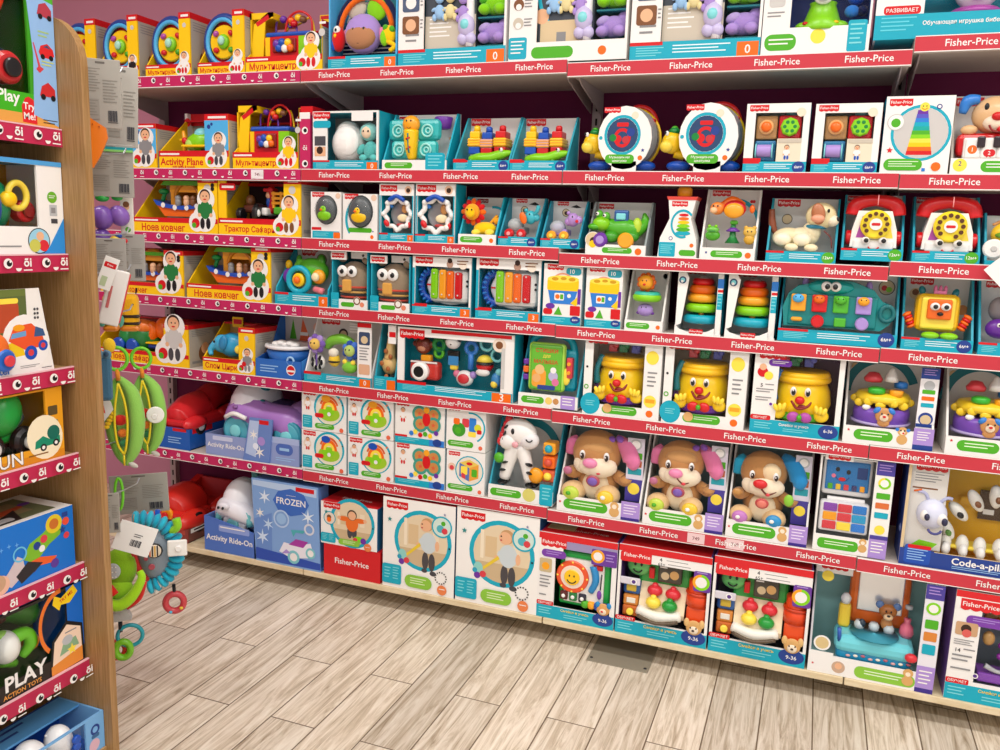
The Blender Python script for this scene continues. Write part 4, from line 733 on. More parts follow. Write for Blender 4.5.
def bucket(lab, l, rr, top):
    thing('boxed_shape_bucket', lab, 'boxed toy', 3, l, rr, top, .1, 'boxed shape buckets')
    part('carton', 'c'); closed('w', 'w', 'w', 't'); face('F'); r(0, 1, 0, .13, 't'); L(.06, .6, .03, .1, 3, 'lt'); d(.86, .09, .13, 'nv', .7); t('6м+', .86, .09, .08, 'w'); logo(.3, .94, .42); r(.58, .97, .82, .94, '2aa0b4', .08); t('10', .74, .88, .15, 'w', bold=.02); o(.5, .6, .33, .035, 'e89a7a', 1.1, a0=10, a1=170)
    g([(.2, .34), (.8, .34), (.9, .58), (.12, .58)], 'bl'); r(.1, .92, .56, .75, 'y', .05); d(.51, .75, .41, 'yl', .22); d(.3, .75, .09, 'd09a10', .5); d(.52, .76, .08, 'd09a10', .5); d(.74, .75, .09, 'd09a10', .5); r(.3, .55, .4, .52, 'w', .03); d(.38, .46, .06, 'o'); r(.45, .53, .42, .5, 'gr'); d(.68, .48, .05, 'w')
    r(.02, .26, .16, .26, 'r', .06); d(.2, .3, .12, 'p', .6); g([(.3, .16), (.42, .3), (.52, .16)], 'gr'); r(.72, .98, .16, .32, 'r', .02); g([(.72, .36), (.86, .32), (.98, .4), (.9, .47)], 'y'); r(.9, .98, .35, .6, 'p'); return done()
bucket('white carton picturing a yellow and blue shape bucket, touching the xylophone', 542, 580, 264)
bucket('white carton picturing a yellow and blue shape bucket, touching the lion stacker', 584, 620, 266)
thing('boxed_lion_stacker', 'orange lion head over green ring and purple octopus on a grey card', 'boxed toy', 3, 624, 662, 268, .11)
part('carton', 'c'); tray('e2dfdc', 'e4e2de', 'w', .17, .8, 1); wlip(.17, .04, .66); face('F', .95); o(.45, .45, .42, .06, 'td', a0=90, a1=280); logo(.34, .94, .4); d(.86, .86, .12, 'e8c8a8'); d(.86, .86, .07, 'br')
part('lion_head'); 
for i in range(9): E(.47+.18*cos(i*pi/4.5), .77+.18*sin(i*pi/4.5)*P.w/P.h, .28, .08, .08, .06, 'o', n=10)
E(.47, .77, .16, .19, .19, .12, 'ap'); E(.42, .8, -.06, .016, .02, .02, 'k'); E(.52, .8, -.06, .016, .02, .02, 'k'); E(.47, .74, -.06, .04, .03, .03, 'r')
part('ring'); T(.5, .53, .35, .27, .11, 'lm', 'z'); T(.5, .57, .35, .26, .09, '35b8a0', 'z')
part('octopus'); E(.48, .33, .28, .21, .17, .16, 'lp'); E(.42, .38, .02, .015, .02, .02, 'k'); E(.54, .38, .02, .015, .02, .02, 'k'); E(.3, .28, .3, .06, .04, .05, 'p'); E(.66, .28, .3, .06, .04, .05, 'p'); done()
def rings(lab, l, rr, top):
    thing('boxed_ring_stack', lab, 'boxed toy', 3, l, rr, top, .14, 'boxed ring stacks')
    part('carton', 'c'); B(0, 1, 0, 1, .96, 1, 'c8c5c2'); B(0, 1, 0, .03, .04, .96, 'w'); B(.0, .04, 0, 1, .1, .96, 'c8c5c2'); B(.86, 1, .0, 1, .1, .13, 'f0eeea'); B(.98, 1, 0, 1, .1, .96, 't'); B(0, 1, .97, 1, .5, .96, 'w')
    G([(.0, .0), (.0, .12), (.12, .16), (.24, .86), (.14, .97), (.0, .99)], .08, .12, 'f4f2ee'); G([(0, .14), (.1, .08), (.4, .02), (.7, .06), (.86, .12), (.86, .0), (.0, .0)], .0, .04, 'f6f4f0')
    face('F', .0); logo(.47, .055, .3); face('F', .95); logo(.3, .94, .42); face('F', .08); d(.1, .82, .08, '27456e'); d(.1, .82, .05, 'lt'); d(.09, .8, .03, 'w'); face('F', .1); r(.86, .99, .72, .86, 'bl', .02); r(.87, .98, .66, .7, 'r'); r(.87, .98, .4, .64, 't'); L(.88, .97, .42, .62, 4, 'lt')
    part('post'); V(.5, .5, .14, [(.07, 0), (.04, .9), (.03, .95)], 'ap')
    for z, R, c in ((.23, .3, 't'), (.4, .265, 'lm'), (.55, .23, 'ap'), (.68, .2, 'o'), (.795, .165, 'r')): part('ring'); T(.5, z, .5, R, .1 if z < .7 else .08, c, 'z')
    part('clear_cap', 's'); V(.5, .5, .81, [(.16, 0), (.17, .03), (.1, .1)], 'lg'); return done()
rings('five-ring rainbow stacker beside the lion and octopus card', 674, 720, 269)
rings('five-ring rainbow stacker beside the large teal hippo panel', 724, 774, 270)
thing('boxed_hippo_panel', 'large teal hippo pop-up panel with doors, shapes and googly eyes', 'boxed toy', 3, 777, 896, 274, .14)
part('carton', 'c'); tray('e2dfdc', '2a9fb8', 't', .19, .8, 1); fplip('t', None, .19); badge('nv', .24, '6'); face('F', .95); logo(.15, .95, .2); d(.9, .83, .07, '3a3a40'); d(.9, .83, .063, 'be'); d(.88, .82, .025, 'r'); d(.92, .8, .025, 'lm')
part('hippo_body'); G([(.04, .22), (.02, .5), (.06, .7), (.14, .82), (.3, .88), (.5, .93), (.62, .9), (.78, .8), (.86, .64), (.93, .6), (.97, .48), (.93, .32), (.86, .22)], .2, .6, '0f8d8c'); E(.42, .82, .22, .2, .07, .06, '17a09c'); B(.07, .82, .24, .7, .16, .24, '0d8584', .04); E(.2, .86, .4, .03, .06, .03, 'lp'); E(.74, .84, .4, .03, .05, .03, 'lp')
sub('handle'); T(.9, .48, .15, .055, .02, '0a6a6e', sz=1.2)
for x in (.38, .46): part('eye'); E(x, .83, .06, .045, .045, .03, 'w'); E(x+.008 if x < .4 else x-.006, .83, -.05, .022, .025, .02, 'k')
for x, c, c2 in ((.15, 'sb', 'ap'), (.33, 'o', 'r'), (.51, '4fb52a', '4fb52a'), (.7, 'ap', 'lp')):
    part('pop_up_door'); B(x-.06, x+.07, .45, .7, .08, .18, c2, .012); sub('animal'); E(x, .64, .05, .05, .04, .03, c); E(x-.02, .66, .0, .006, .008, .01, 'k'); E(x+.02, .66, .0, .006, .008, .01, 'k')
part('lever'); B(.1, .2, .3, .36, .06, .18, 'ap', .02); part('button'); D(.33, .32, .14, .055, .1, 'r'); part('slider'); B(.47, .57, .25, .38, .08, .18, '4fb52a', .01); part('dial'); D(.7, .32, .14, .055, .1, 'lp'); C([(.67, .3, .03), (.73, .35, .03)], .01, 'p', 1); done()
thing('boxed_yellow_robot', 'square yellow monster toy with an orange face and green feet on a grey card', 'boxed toy', 3, 900, 972, 279, .15)
part('carton', 'c'); tray('e2dfdc', '2a9fb8', 't', .18, .8, 1); fplip('t', None, .18); badge('nv', .2, '6'); face('F', .95); logo(.28, .93, .34); d(.2, .75, .09, 'be'); d(.2, .77, .05, 'br'); d(.9, .55, .08, 'f0a060')
part('monster_body'); B(.17, .79, .26, .78, .15, .65, 'f2bf0c', .1); B(.24, .72, .3, .74, .1, .2, 'yl', .06)
part('face_screen'); B(.32, .66, .44, .72, .02, .12, 'o', .03); 
for x in (.42, .57): sub('eye'); E(x, .62, .0, .07, .06, .04, 'w'); E(x, .62, -.09, .035, .035, .02, 'k')
sub('mouth'); E(.5, .52, .0, .045, .03, .03, 'k')
for x in (.1, .88): part('spring_arm'); [E(x+(.02*q-.04)*(1 if x < .5 else -1)*-1, .32+q*.04, .3, .07, .035, .07, 'r' if q % 2 else 'o', 30 if x < .5 else -30, 12) for q in range(5)]
for x in (.4, .66): part('foot'); E(x, .22, .05, .13, .055, .1, 'lm')
part('crown'); [E(x, .84, .35, .03, .07, .03, 'e07aa8') for x in (.43, .5, .57)]; B(.41, .59, .78, .83, .3, .4, 'e07aa8', .01); part('horn'); E(.25, .82, .4, .05, .07, .04, 'td', 20); E(.72, .8, .4, .05, .07, .04, 'td', -20); done()
thing('boxed_purple_toy', 'purple toy in a teal lipped grey card at the right end of the fourth shelf', 'boxed toy', 3, 977, 1050, 284, .15)
part('carton', 'c'); tray('e2dfdc', '2a9fb8', 't', .18, .8, 1); fplip('t', None, .18); face('F', .95); logo(.3, .95, .34)
part('toy_body'); E(.3, .36, .3, .2, .16, .14, 'p'); E(.5, .34, .3, .16, .14, .14, 'mg'); E(.3, .62, .5, .16, .2, .1, '8a8488'); part('eye'); E(.26, .42, .06, .03, .035, .03, 'w'); E(.26, .42, -.0, .014, .016, .01, 'k'); done()
# folded price tag hooked over the strip at the right edge
tg = thing_at('shelf_tag', 'blank white diamond shelf tag hooked at the right edge', 'price tag', (x_at(1006, -.03, 1.345), -.03, 1.345), .1, .1, .01)
part('tag_card', 'c'); G([(-.1, .5), (.5, 1.1), (1.1, .5), (.5, -.1)], 0, .2, 'w'); sub('hook', 'p'); B(.45, .55, .9, 1.2, .2, 2.6, 'lg'); done()
# ================================================================== row 4
thing('boxed_animal_train', 'green toy train with orange animal beside a yellow carton column, behind the striped bees', 'boxed toy', 4, 92, 189, 318, .2, tb=.9)
part('carton', 'c'); elc('Поезд Сафари', 'a8442a', .3, .24, 'lg', 'dg', 1, tcx=.42, sz=.11); B(.0, .75, .94, 1, .9, .95, 'd9602a')
part('toy_train'); B(.2, .5, .36, .5, .2, .6, 'dgn', .03); E(.42, .56, .4, .16, .14, .12, '1f7a34'); E(.3, .56, .35, .1, .1, .1, 'dgn'); C([(.5, .5, .3), (.56, .75, .3), (.52, .9, .3)], .04, 'o'); E(.44, .84, .3, .12, .06, .08, 'ee7a2a'); E(.62, .8, .5, .1, .1, .1, 'o')
for x in (.26, .4): sub('wheel'); D(x, .38, .2, .06, .06, 'b'); sub('hub'); D(x, .38, .12, .035, .02, 'w')
part('wagon'); B(.54, .76, .34, .46, .12, .5, 'nv', .02); B(.53, .77, .46, .5, .1, .52, 'y', .01); done()
thing('boxed_blue_elephant', 'blue toy elephant with a red part in a yellow lipped carton beside the bath boat', 'boxed toy', 4, 203, 255, 318, .17, tb=1)
part('carton', 'c'); elc('Слон Цирк', 'c8a86a', .27, .3, 'g', 'g', .9, tcx=.36, sz=.12); B(.22, .42, .82, 1.02, .7, .73, 'y'); face('F', .7); r(.24, .4, .88, .98, 'r'); face('F'); d(.8, .2, .04, 'r')
part('toy_elephant'); E(.42, .5, .35, .25, .2, .18, '2f9fd0'); E(.26, .52, .25, .16, .15, .12, '45b4e0'); C([(.16, .52, .2), (.08, .4, .15), (.12, .3, .1)], [.07, .05, .03], '45b4e0'); E(.36, .56, .08, .08, .12, .04, '2a86ba', -15); E(.22, .58, .02, .018, .022, .02, 'k')
part('toy_drum'); B(.56, .78, .3, .62, .2, .6, 'd8303a', .05); E(.64, .45, .12, .07, .07, .06, 'yl'); C([(.56, .66, .4), (.64, .76, .4), (.72, .66, .4)], .025, 'ap'); done()
thing('boxed_bath_boat', 'blue bath boat with white rim and orange striped sail in a blue tray', 'boxed toy', 4, 256, 301, 314, .2, tb=1)
part('carton', 'c'); B(0, 1, 0, 1, .97, 1, 'cfc8c4'); B(0, 1, 0, .3, 0, .03, '2a6ac0'); B(0, 1, 0, .02, .03, .97, 'b'); GX([(.03, .02), (.97, .02), (.97, 1), (.85, 1), (.5, .4), (.03, .3)], 0, .02, '2a6ac0'); GX([(.03, .02), (.97, .02), (.97, 1), (.85, 1), (.5, .4), (.03, .3)], .98, 1, '3f8ad8'); face('F'); d(.78, .15, .1, 'w'); d(.78, .15, .085, 'r'); r(.7, .86, .12, .15, 'w'); L(.1, .5, .06, .2, 3, 'lb'); face('F', .97); g([(.12, .55), (.2, .9), (.28, .55)], 'gr'); g([(.34, .5), (.42, .92), (.62, .5)], 'e86a3a'); r(.36, .54, .62, .68, 'w'); r(.35, .58, .76, .8, 'w') if 0 else 0; d(.76, .78, .1, 'e8b8a0')
part('boat_hull'); V(.5, .45, .16, [(.28, 0), (.4, .1), (.46, .3), (.43, .32)], '2a6fc4'); V(.5, .45, .47, [(.46, 0), (.5, .03), (.48, .07), (.4, .05)], 'f2f2f4')
sub('foam'); [E(.28+.1*i, .54+.02*(i % 2), .3, .1, .05, .1, 'w', n=10) for i in range(5)]
part('porthole'); T(.76, .3, .02, .07, .02, 'lb'); done()
thing('boxed_flower_gym', 'grey card with purple and blue flower faces and a green arch in a teal tray', 'boxed toy', 4, 304, 371, 321, .12)
part('carton', 'c'); tray('e2dfdc', 'w', 't', .15, .8, 1); fplip('t', 'o', .15, '0', 2); B(.8, 1, .15, 1, 0, .03, 'w'); face('F'); r(.82, .98, .66, .86, '3a4a6a', .02); d(.9, .74, .05, 'be'); r(.82, .98, .2, .36, 'e0b090', .02); L(.83, .97, .4, .62, 5); r(.8, 1, .93, 1, 'r'); face('F', .95); logo(.17, .93, .28); d(.36, .74, .07, '3a3030'); d(.36, .73, .05, 'be')
part('gym_arch'); C([(.25, .55, .4), (.34, .66, .35), (.5, .7, .3), (.64, .64, .3), (.7, .52, .3)], [.05, .07, .07, .06, .05], '7cc43a')
for x, z, c, c2 in ((.14, .6, 'lp', '7a5ab0'), (.66, .54, '4a7ad8', '2a50a8')):
    part('plush_flower', 'f'); [E(x+.085*cos(i*pi/3.5), z+.085*sin(i*pi/3.5)*P.w/P.h, .2, .05, .05, .04, c if i % 2 else c2, n=10) for i in range(7)]; E(x, z, .1, .075, .075, .06, 'e8c060' if c == 'lp' else 'b8d070'); E(x-.025, z+.02, -.02, .011, .014, .01, 'k'); E(x+.025, z+.02, -.02, .011, .014, .01, 'k'); C([(x, z-.15, .2), (x, z-.35, .2)], .012, c2, 1)
part('plush_bee', 'f'); E(.4, .36, .25, .08, .09, .07, 'f0c83a'); E(.4, .48, .2, .07, .06, .06, 'ece4d4'); E(.4, .34, .22, .085, .02, .075, 'k'); part('plush_frog', 'f'); E(.64, .27, .2, .11, .08, .07, '7cc43a'); E(.58, .36, .15, .035, .035, .03, 'yl'); E(.7, .35, .15, .035, .035, .03, 'yl'); part('striped_hanger', 'f'); B(.56, .76, .8, .95, .5, .54, 'w', .06); [B(.57, .75, z, z+.015, .48, .5, 'lg') for z in (.83, .87, .91)]
part('zebra_ring', 'f'); T(.14, .3, .3, .07, .035, 'w'); [E(.14+.07*cos(i*.9), .3+.07*sin(i*.9)*P.w/P.h, .25, .02, .04, .04, 'k', n=8) for i in range(7)]; done()
thing('boxed_giraffe', 'beige giraffe toy with brown spots in a narrow teal carton', 'boxed toy', 4, 374, 395, 325, .12)
part('carton', 'c'); tray('b4a898', '2a9fb8', 't', .2, .5, 1); face('F'); r(.6, 1, 0, .15, 'o'); L(.06, .5, .04, .16, 4, 'lt'); B(.65, 1, .72, 1, 0, .05, 'w'); face('F'); r(.7, 1, .82, .9, 'r')
part('giraffe_body'); E(.45, .36, .4, .36, .42, .3, 'e6bf7c'); C([(.45, .45, .4), (.5, .65, .4), (.6, .82, .35)], [.26, .2, .17], 'e6bf7c'); E(.7, .84, .3, .3, .2, .2, 'eccb8f'); E(.55, .97, .4, .05, .14, .05, 'a8703a'); E(.72, .88, .04, .04, .06, .04, 'k')
for x, z in ((.3, .4), (.6, .32), (.4, .58), (.62, .5), (.52, .2)): sub('spot'); E(x, z, .08 if z < .5 else .2, .1, .11, .06, 'a8602f', n=10)
done()
thing('boxed_rattle_camera_set', 'wide white framed teal carton with a red toy camera and hanging rattles', 'boxed toy', 4, 397, 512, 331, .1)
part('carton', 'c'); window('w', 't', '1593a4', .06, .1, .14, .13); face('F'); r(0, 1, 0, .14, 't'); fplip('t', 'o', .16, '3', 2); logo(.13, .9, .22); r(.3, .98, .94, .99, 'r'); d(.88, .84, .055, 'e8d8c8'); d(.88, .84, .03, 'br'); r(.9, .93, .2, .8, 'lg')
part('toy_camera'); B(.09, .35, .2, .48, .15, .6, 'd23a34', .03); B(.18, .27, .48, .58, .25, .5, 'ap', .01); D(.2, .34, .14, .075, .05, 'w'); D(.2, .34, .0, .05, .02, 'k'); D(.2, .34, -.03, .022, .01, 'sv'); B(.1, .34, .46, .49, .13, .2, 'w', .01)
part('monkey_rattle'); E(.19, .72, .4, .07, .07, .05, '7a2f22'); E(.19, .69, .3, .045, .035, .03, 'c98a6a'); E(.12, .74, .4, .025, .025, .02, '7a2f22'); E(.26, .74, .4, .025, .025, .02, '7a2f22')
part('green_ring'); T(.33, .75, .4, .045, .02, 'dgn'); T(.33, .62, .4, .035, .015, 'gr')
part('puppy_rattle'); E(.46, .82, .3, .065, .06, .05, 'w'); E(.41, .86, .3, .03, .025, .03, 'k'); E(.51, .86, .3, .03, .025, .03, 'k'); E(.46, .79, .15, .018, .014, .015, 'k'); B(.41, .51, .52, .68, .3, .5, 'k', .01); B(.43, .5, .38, .52, .3, .5, 'yl', .02); B(.42, .51, .46, .6, .28, .32, '3a8ac8', .01)
part('blue_rattle'); T(.61, .74, .4, .045, .018, 'bl'); C([(.61, .66, .4), (.61, .42, .4)], .025, 'bl', 1)
part('bee_rattle'); T(.74, .82, .4, .05, .013, 'lt'); V(.73, .4, .42, [(.05, 0), (.07, .03), (.07, .05)], 'r'); V(.73, .4, .5, [(.07, 0), (.07, .025)], 'k'); V(.73, .4, .56, [(.07, 0), (.05, .035), (.02, .05)], 'yl'); E(.73, .4, .2, .06, .03, .03, 'w'); T(.83, .66, .4, .045, .012, 'lt')
part('teether'); E(.57, .28, .3, .075, .065, .04, 'w'); E(.57, .28, .15, .05, .04, .02, 'd8303a'); E(.5, .34, .3, .03, .03, .03, 'e07a9a'); E(.64, .34, .3, .03, .03, .03, 'lp'); part('blue_bird'); E(.84, .3, .3, .045, .06, .04, '3a8ac8'); E(.83, .24, .2, .03, .03, .03, 'yl'); E(.86, .42, .3, .03, .03, .03, 'lt')
pane(.06, .1, .14, .13); done()
thing('boxed_talking_book', 'green covered toy book with teal carrying handle and coloured side tabs on a grey card', 'boxed toy', 4, 518, 577, 333, .13, tb=0)
part('carton', 'c'); tray('e2dfdc', '2a9fb8', 'w', .17, .8, 1); wlip(.17, .05, .44, 0); r(.72, .96, 0, .18, 'lp', .02); L(.75, .93, .03, .15, 3, 'w'); d(.52, .09, .06, 'f0d070'); d(.64, .09, .05, 'tn')
part('book_body'); B(.05, .9, .2, .78, .35, .6, 't', .12); C([(.1, .7, .5), (.16, .9, .5), (.45, .97, .5), (.76, .9, .5), (.84, .7, .5)], .06, 't')
part('book_cover'); B(.12, .74, .2, .86, .12, .34, 'a8dc50', .06); B(.16, .7, .22, .84, .09, .2, '64b82e', .04); face('F', .09); t('СТИШКИ', .44, .76, .085, 'r', .44, .02); t('ДЛЯ', .44, .68, .06, 'yl', .3, .02); t('МАЛЫША', .43, .61, .085, 'r', .44, .02); r(.2, .44, .26, .5, 'f0a030', .06); d(.33, .5, .08, 'e8c080'); d(.28, .38, .07, 'e8b070'); d(.56, .42, .08, 'b8b4d8'); d(.56, .5, .05, 'w'); d(.6, .34, .06, 'e070a0'); r(.3, .6, .23, .29, 'nv', .02)
part('page_tab'); B(.02, .12, .54, .62, .2, .3, 'p', .02); part('page_tab'); B(.02, .12, .43, .52, .2, .3, 'o', .02); part('page_tab'); B(.02, .12, .33, .41, .2, .3, 'p', .02)
part('button_panel'); B(.76, .86, .4, .68, .15, .35, 'd8404a', .02); sub('button'); D(.81, .6, .14, .03, .03, 'ap'); sub('button'); D(.81, .48, .14, .03, .03, 'ap'); part('page_corner'); E(.76, .42, .2, .07, .14, .03, 'yl'); done()
def jar(lab, l, rr, top, st):
    thing('boxed_smiling_jar', lab, 'boxed toy', 4, l, rr, top, .17, 'boxed smiling jars')
    part('carton', 'c')
    if st == 0:
        window('w', 'w', 'b0a090' if 0 else 'b5a596', .11, .22, .14, .06); face('F'); d(.1, .14, .13, 't', 1.1); L(.04, .16, .1, .18, 3, 'lt'); r(.26, .72, .03, .14, 'gr', .06); L(.4, .68, .06, .11, 2, 'dff0d0'); d(.33, .1, .06, 'e0b070'); d(.88, .08, .045, 'o'); logo(.17, .97, .26); d(.88, .8, .08, 'yl', 1.1); d(.88, .24, .08, 'yl'); r(.82, .94, .22, .27, 'ap'); L(.83, .95, .4, .62, 4); d(.04, .62, .015, 'k'); o(.04, .36, .025, .012, 'gr')
    else:
        window('w', 'w', '5a3550', .28, .06, .17, .05); face('F'); r(0, 1, 0, .17, 't'); r(0, .23, .16, .22, 'r', .02); t('ОБУЧАЕТ', .11, .19, .035, 'w', .2); L(.05, .25, .04, .13, 3, 'lt'); t('Смейся и учись', .5, .12, .05, 'w', .34, .025); L(.38, .66, .03, .08, 2, 'lt'); d(.88, .09, .11, 'nv', .75); t('6-36', .88, .1, .055, 'w'); logo(.2, .95, .3); r(.16, .42, .82, .9, 'p', .05); L(.2, .38, .84, .88, 2, 'w'); t('5', .1, .58, .06, 'dg'); L(.14, .24, .57, .6, 1); L(.04, .24, .48, .54, 2); L(.04, .22, .38, .44, 2); d(.1, .74, .06, 'r'); d(.1, .8, .04, 'sk'); d(.17, .7, .05, 'yl')
        d(.22, .36, .028, 'w'); d(.22, .36, .018, 'p')
    X = 0 if st == 0 else .1
    part('jar_body'); V(.45+X, .5, .16 if st == 0 else .18, [(.22, 0), (.29, .05), (.34, .18), (.32, .34), (.25, .5)], 'fbd010'); V(.45+X, .5, .15 if st == 0 else .17, [(.31, 0), (.33, .03), (.32, .1), (.2, .11)], 'p' if st == 0 else 'gr')
    sub('rim'); T(.45+X, .66, .5, .28, .045, 'fbc40e', 'z'); T(.45+X, .71, .5, .27, .04, 'fbc40e', 'z'); V(.45+X, .5, .65, [(.29, 0), (.29, .1), (.27, .1)], 'fbc40e')
    part('jar_face'); y0 = .5-.345*P.w/P.d; k = P.w/P.h; z0 = .44
    for q in (-.09, .07): sub('eye'); E(.45+X+q, z0+.1, y0+.02, .035, .055, .02, 'w'); E(.45+X+q+.004, z0+.095, y0-.05, .024, .036, .02, 'k'); E(.45+X+q, z0+.125, y0-.11, .009, .011, .01, 'w')
    P.issub = False
    sub('nose'); E(.44+X, z0, y0, .055, .05, .05, 'r'); sub('mouth'); C([(.35+X, z0-.02, y0+.06), (.42+X, z0-.1, y0-.0), (.53+X, z0-.07, y0+.02), (.57+X, z0+.0, y0+.1)], .016, 'ru'); E(.47+X, z0-.08, y0+.02, .05, .03, .02, 'ru'); sub('cheek'); E(.6+X, z0+.0, y0+.18, .04, .035, .02, 'pk')
    for s_ in (-1, 1): part('hand'); x = .45+X+s_*.24; E(x, .26, y0+.12, .085, .075, .06, 'fbd424'); [E(x+s_*.03-s_*.045*i, .33+.01*i, y0-.0, .028, .05, .03, 'fbda40', -s_*25+s_*20*i, 10) for i in range(3)]
    part('bow_tie'); E(.38+X, .24, y0-.02, .07, .06, .04, 'r' if st == 0 else 'mg', 20); E(.52+X, .24, y0-.02, .07, .06, .04, 'r' if st == 0 else 'mg', -20); E(.45+X, .24, y0-.06, .03, .035, .03, 'gr')
    for x, c in ((.3, 'c8404a'), (.44, '2f8a5a'), (.6, '5a60c0')): part('shape_block'); z = .84; B(x-.05, x+.06, z-.04, z+.06, .4, .6, c, .015); E(x+.05, z+.05, .35, .04, .035, .03, c)
    part('side_strap'); C([(.2+X, .75, .3), (.14+X*.9, .6, .2), (.15+X, .4, .2)], [.05, .035, .05], 'td' if st == 0 else 'bl') ; C([(.16+X, .45, .3), (.14+X, .3, .3)], [.04, .06], 'p')
    if st == 0: pane(.11, .22, .14, .06)
    else: pane(.28, .06, .17, .05)
    return done()
jar('smiling yellow toy jar in a white windowed carton next to the green talking book', 582, 658, 340, 0)
jar('smiling yellow toy jar in a white windowed carton left of the teal footed jar carton', 661, 743, 345, 0)
jar('smiling yellow toy jar in a teal footed carton beside the purple toy cake', 749, 838, 353, 1)
def cake(lab, l, rr, top):
    thing('boxed_toy_cake', lab, 'boxed toy', 4, l, rr, top, .19, 'boxed toy cakes', tb=1)
    part('carton', 'c'); tray('e2dfdc', 'e4e2de', 'w', .21, .8, 1); B(.8, 1, .21, .97, .12, .16, 'f0eef2'); face('F'); r(.0, .12, .08, .2, 'w'); r(.12, .56, .05, .18, 'gr', .07); L(.2, .5, .08, .15, 2, 'e8f8d8'); r(.78, 1, 0, .26, 'lp'); r(.78, 1, 0, .06, 'nv'); L(.82, .96, .1, .22, 4, 'w'); star(.06, .16, .02, 'r')
    d(.66, .1, .06, 'd8a868'); d(.66, .2, .055, 'd8a868'); d(.66, .19, .03, 'f4e4cc'); d(.6, .22, .022, 'bl'); d(.72, .22, .022, 'bl'); d(.64, .21, .01, 'k'); d(.68, .21, .01, 'k'); d(.67, .18, .012, 'r')
    face('F', .12); r(.8, 1, .84, .97, 'nv'); L(.83, .97, .87, .95, 3, 'lp'); d(.9, .76, .06, 'sv'); r(.83, .97, .66, .71, 'gr', .01); r(.83, .97, .58, .63, 'o', .01); r(.83, .97, .5, .55, 't', .01); d(.9, .36, .08, 'nv'); d(.9, .35, .06, 'be'); r(.8, 1, .26, .3, 'nv')
    face('F', .95); logo(.14, .94, .2); d(.1, .84, .05, 'cfae80'); o(.42, .52, .4, .1, 'td', a0=20, a1=180, sz=1.1)
    part('cake_body'); V(.43, .5, .2, [(.27, 0), (.32, .04), (.33, .16), (.31, .22)], '7a4fb8'); V(.43, .5, .22, [(.35, 0), (.35, .03)], 'b8a8d8')
    sub('icing'); V(.43, .5, .49, [(.315, 0), (.325, .05), (.29, .1), (.2, .12)], 'f4cf2a'); [E(.43-.315*cos(i*.45+.1), .5-.03*(i % 2), .5-.3*sin(i*.45+.1)*P.w/P.d, .06, .05, .025, 'f4cf2a', n=10) for i in range(7)]
    part('strawberry'); V(.3, .45, .72, [(.1, 0), (.11, .04), (.06, .11), (.02, .12)], 'd8404a'); part('cream_cone'); V(.5, .4, .74, [(.08, 0), (.07, .06), (.03, .15), (.01, .17)], 'eceae8'); part('green_button'); V(.34, .25, .6, [(.09, 0), (.1, .02), (.1, .06), (.06, .08)], '35b02f'); part('yellow_cup'); V(.56, .25, .58, [(.07, 0), (.085, .07), (.07, .08)], 'ap'); part('blue_button'); V(.62, .5, .66, [(.08, 0), (.08, .06), (.05, .08)], 'bl')
    yb = .5-.34*P.w/P.d
    part('puppy_relief'); E(.44, .36, yb, .1, .1, .03, 'c98f55'); E(.44, .34, yb-.05, .05, .045, .02, 'f2dfc4'); E(.36, .42, yb, .05, .035, .03, 'bl', 40); E(.52, .42, yb, .05, .035, .03, 'bl', -40); E(.44, .36, yb-.1, .02, .015, .02, 'r'); E(.41, .39, yb-.08, .01, .013, .01, 'k'); E(.48, .39, yb-.08, .01, .013, .01, 'k'); E(.44, .27, yb, .07, .05, .03, 'c98f55'); part('number_bubble'); E(.24, .43, yb+.12, .05, .035, .03, 'f2f0ee'); return done()
cake('purple toy birthday cake with yellow icing on a white base, beside the smiling jars', 842, 932, 356)
cake('purple toy birthday cake with yellow icing, cut off by the right edge', 944, 1042, 364)
# ================================================================== row 5
def ridecar(lab, row, l, rr, top, col, dz=0):
    pass
thing('red_ride_on_car', 'red toy ride-on car with a black wheel in a blue cardboard tray', 'toy car', 5, 157, 190, 391, .35, tb=.4, y0=.02)
part('tray', 'c'); B(0, 1, 0, .4, 0, .02, '1a5cb4'); B(0, .02, 0, .4, .02, 1, 'b'); B(.98, 1, 0, .4, .02, 1, '1a5cb4'); B(0, 1, 0, .02, .02, 1, 'b'); face('F'); L(.35, .75, .08, .22, 3, 'lb'); r(.5, .9, .34, .4, 'r'); face('R'); r(.05, .4, .3, .4, 'r')
part('car_body'); B(.02, .98, .3, .6, .06, .96, 'd8242a', .16); C([(.5, .5, .08), (.5, .66, .3), (.5, .74, .5)], [.36, .4, .34], 'd8242a', 5); C([(.5, .68, .5), (.5, .84, .72), (.5, .78, .93)], [.36, .34, .26], 'c41a22', 5); E(.1, .48, .16, .17, .17, .4, 'e02a30'); E(.9, .48, .16, .17, .17, .4, 'e02a30'); E(.88, .52, .78, .17, .2, .42, 'd8242a'); E(.12, .52, .78, .17, .2, .42, 'd8242a')
for x, y in ((.0, .2), (.9, .2), (.9, .8), (.0, .8)): part('wheel'); W(x, x+.12, .4, y, .2, '1f1d20'); sub('hub_cap'); W(x-.02, x+.14, .4, y, .1, 'sv')
part('windscreen'); E(.5, .8, .5, .28, .13, .16, '2a2a30'); done()
thing('purple_ride_on_car', 'white and lilac ride-on car with teal wheels in a pale blue cardboard tray', 'toy car', 5, 206, 299, 385, .34, tb=.4, y0=.02)
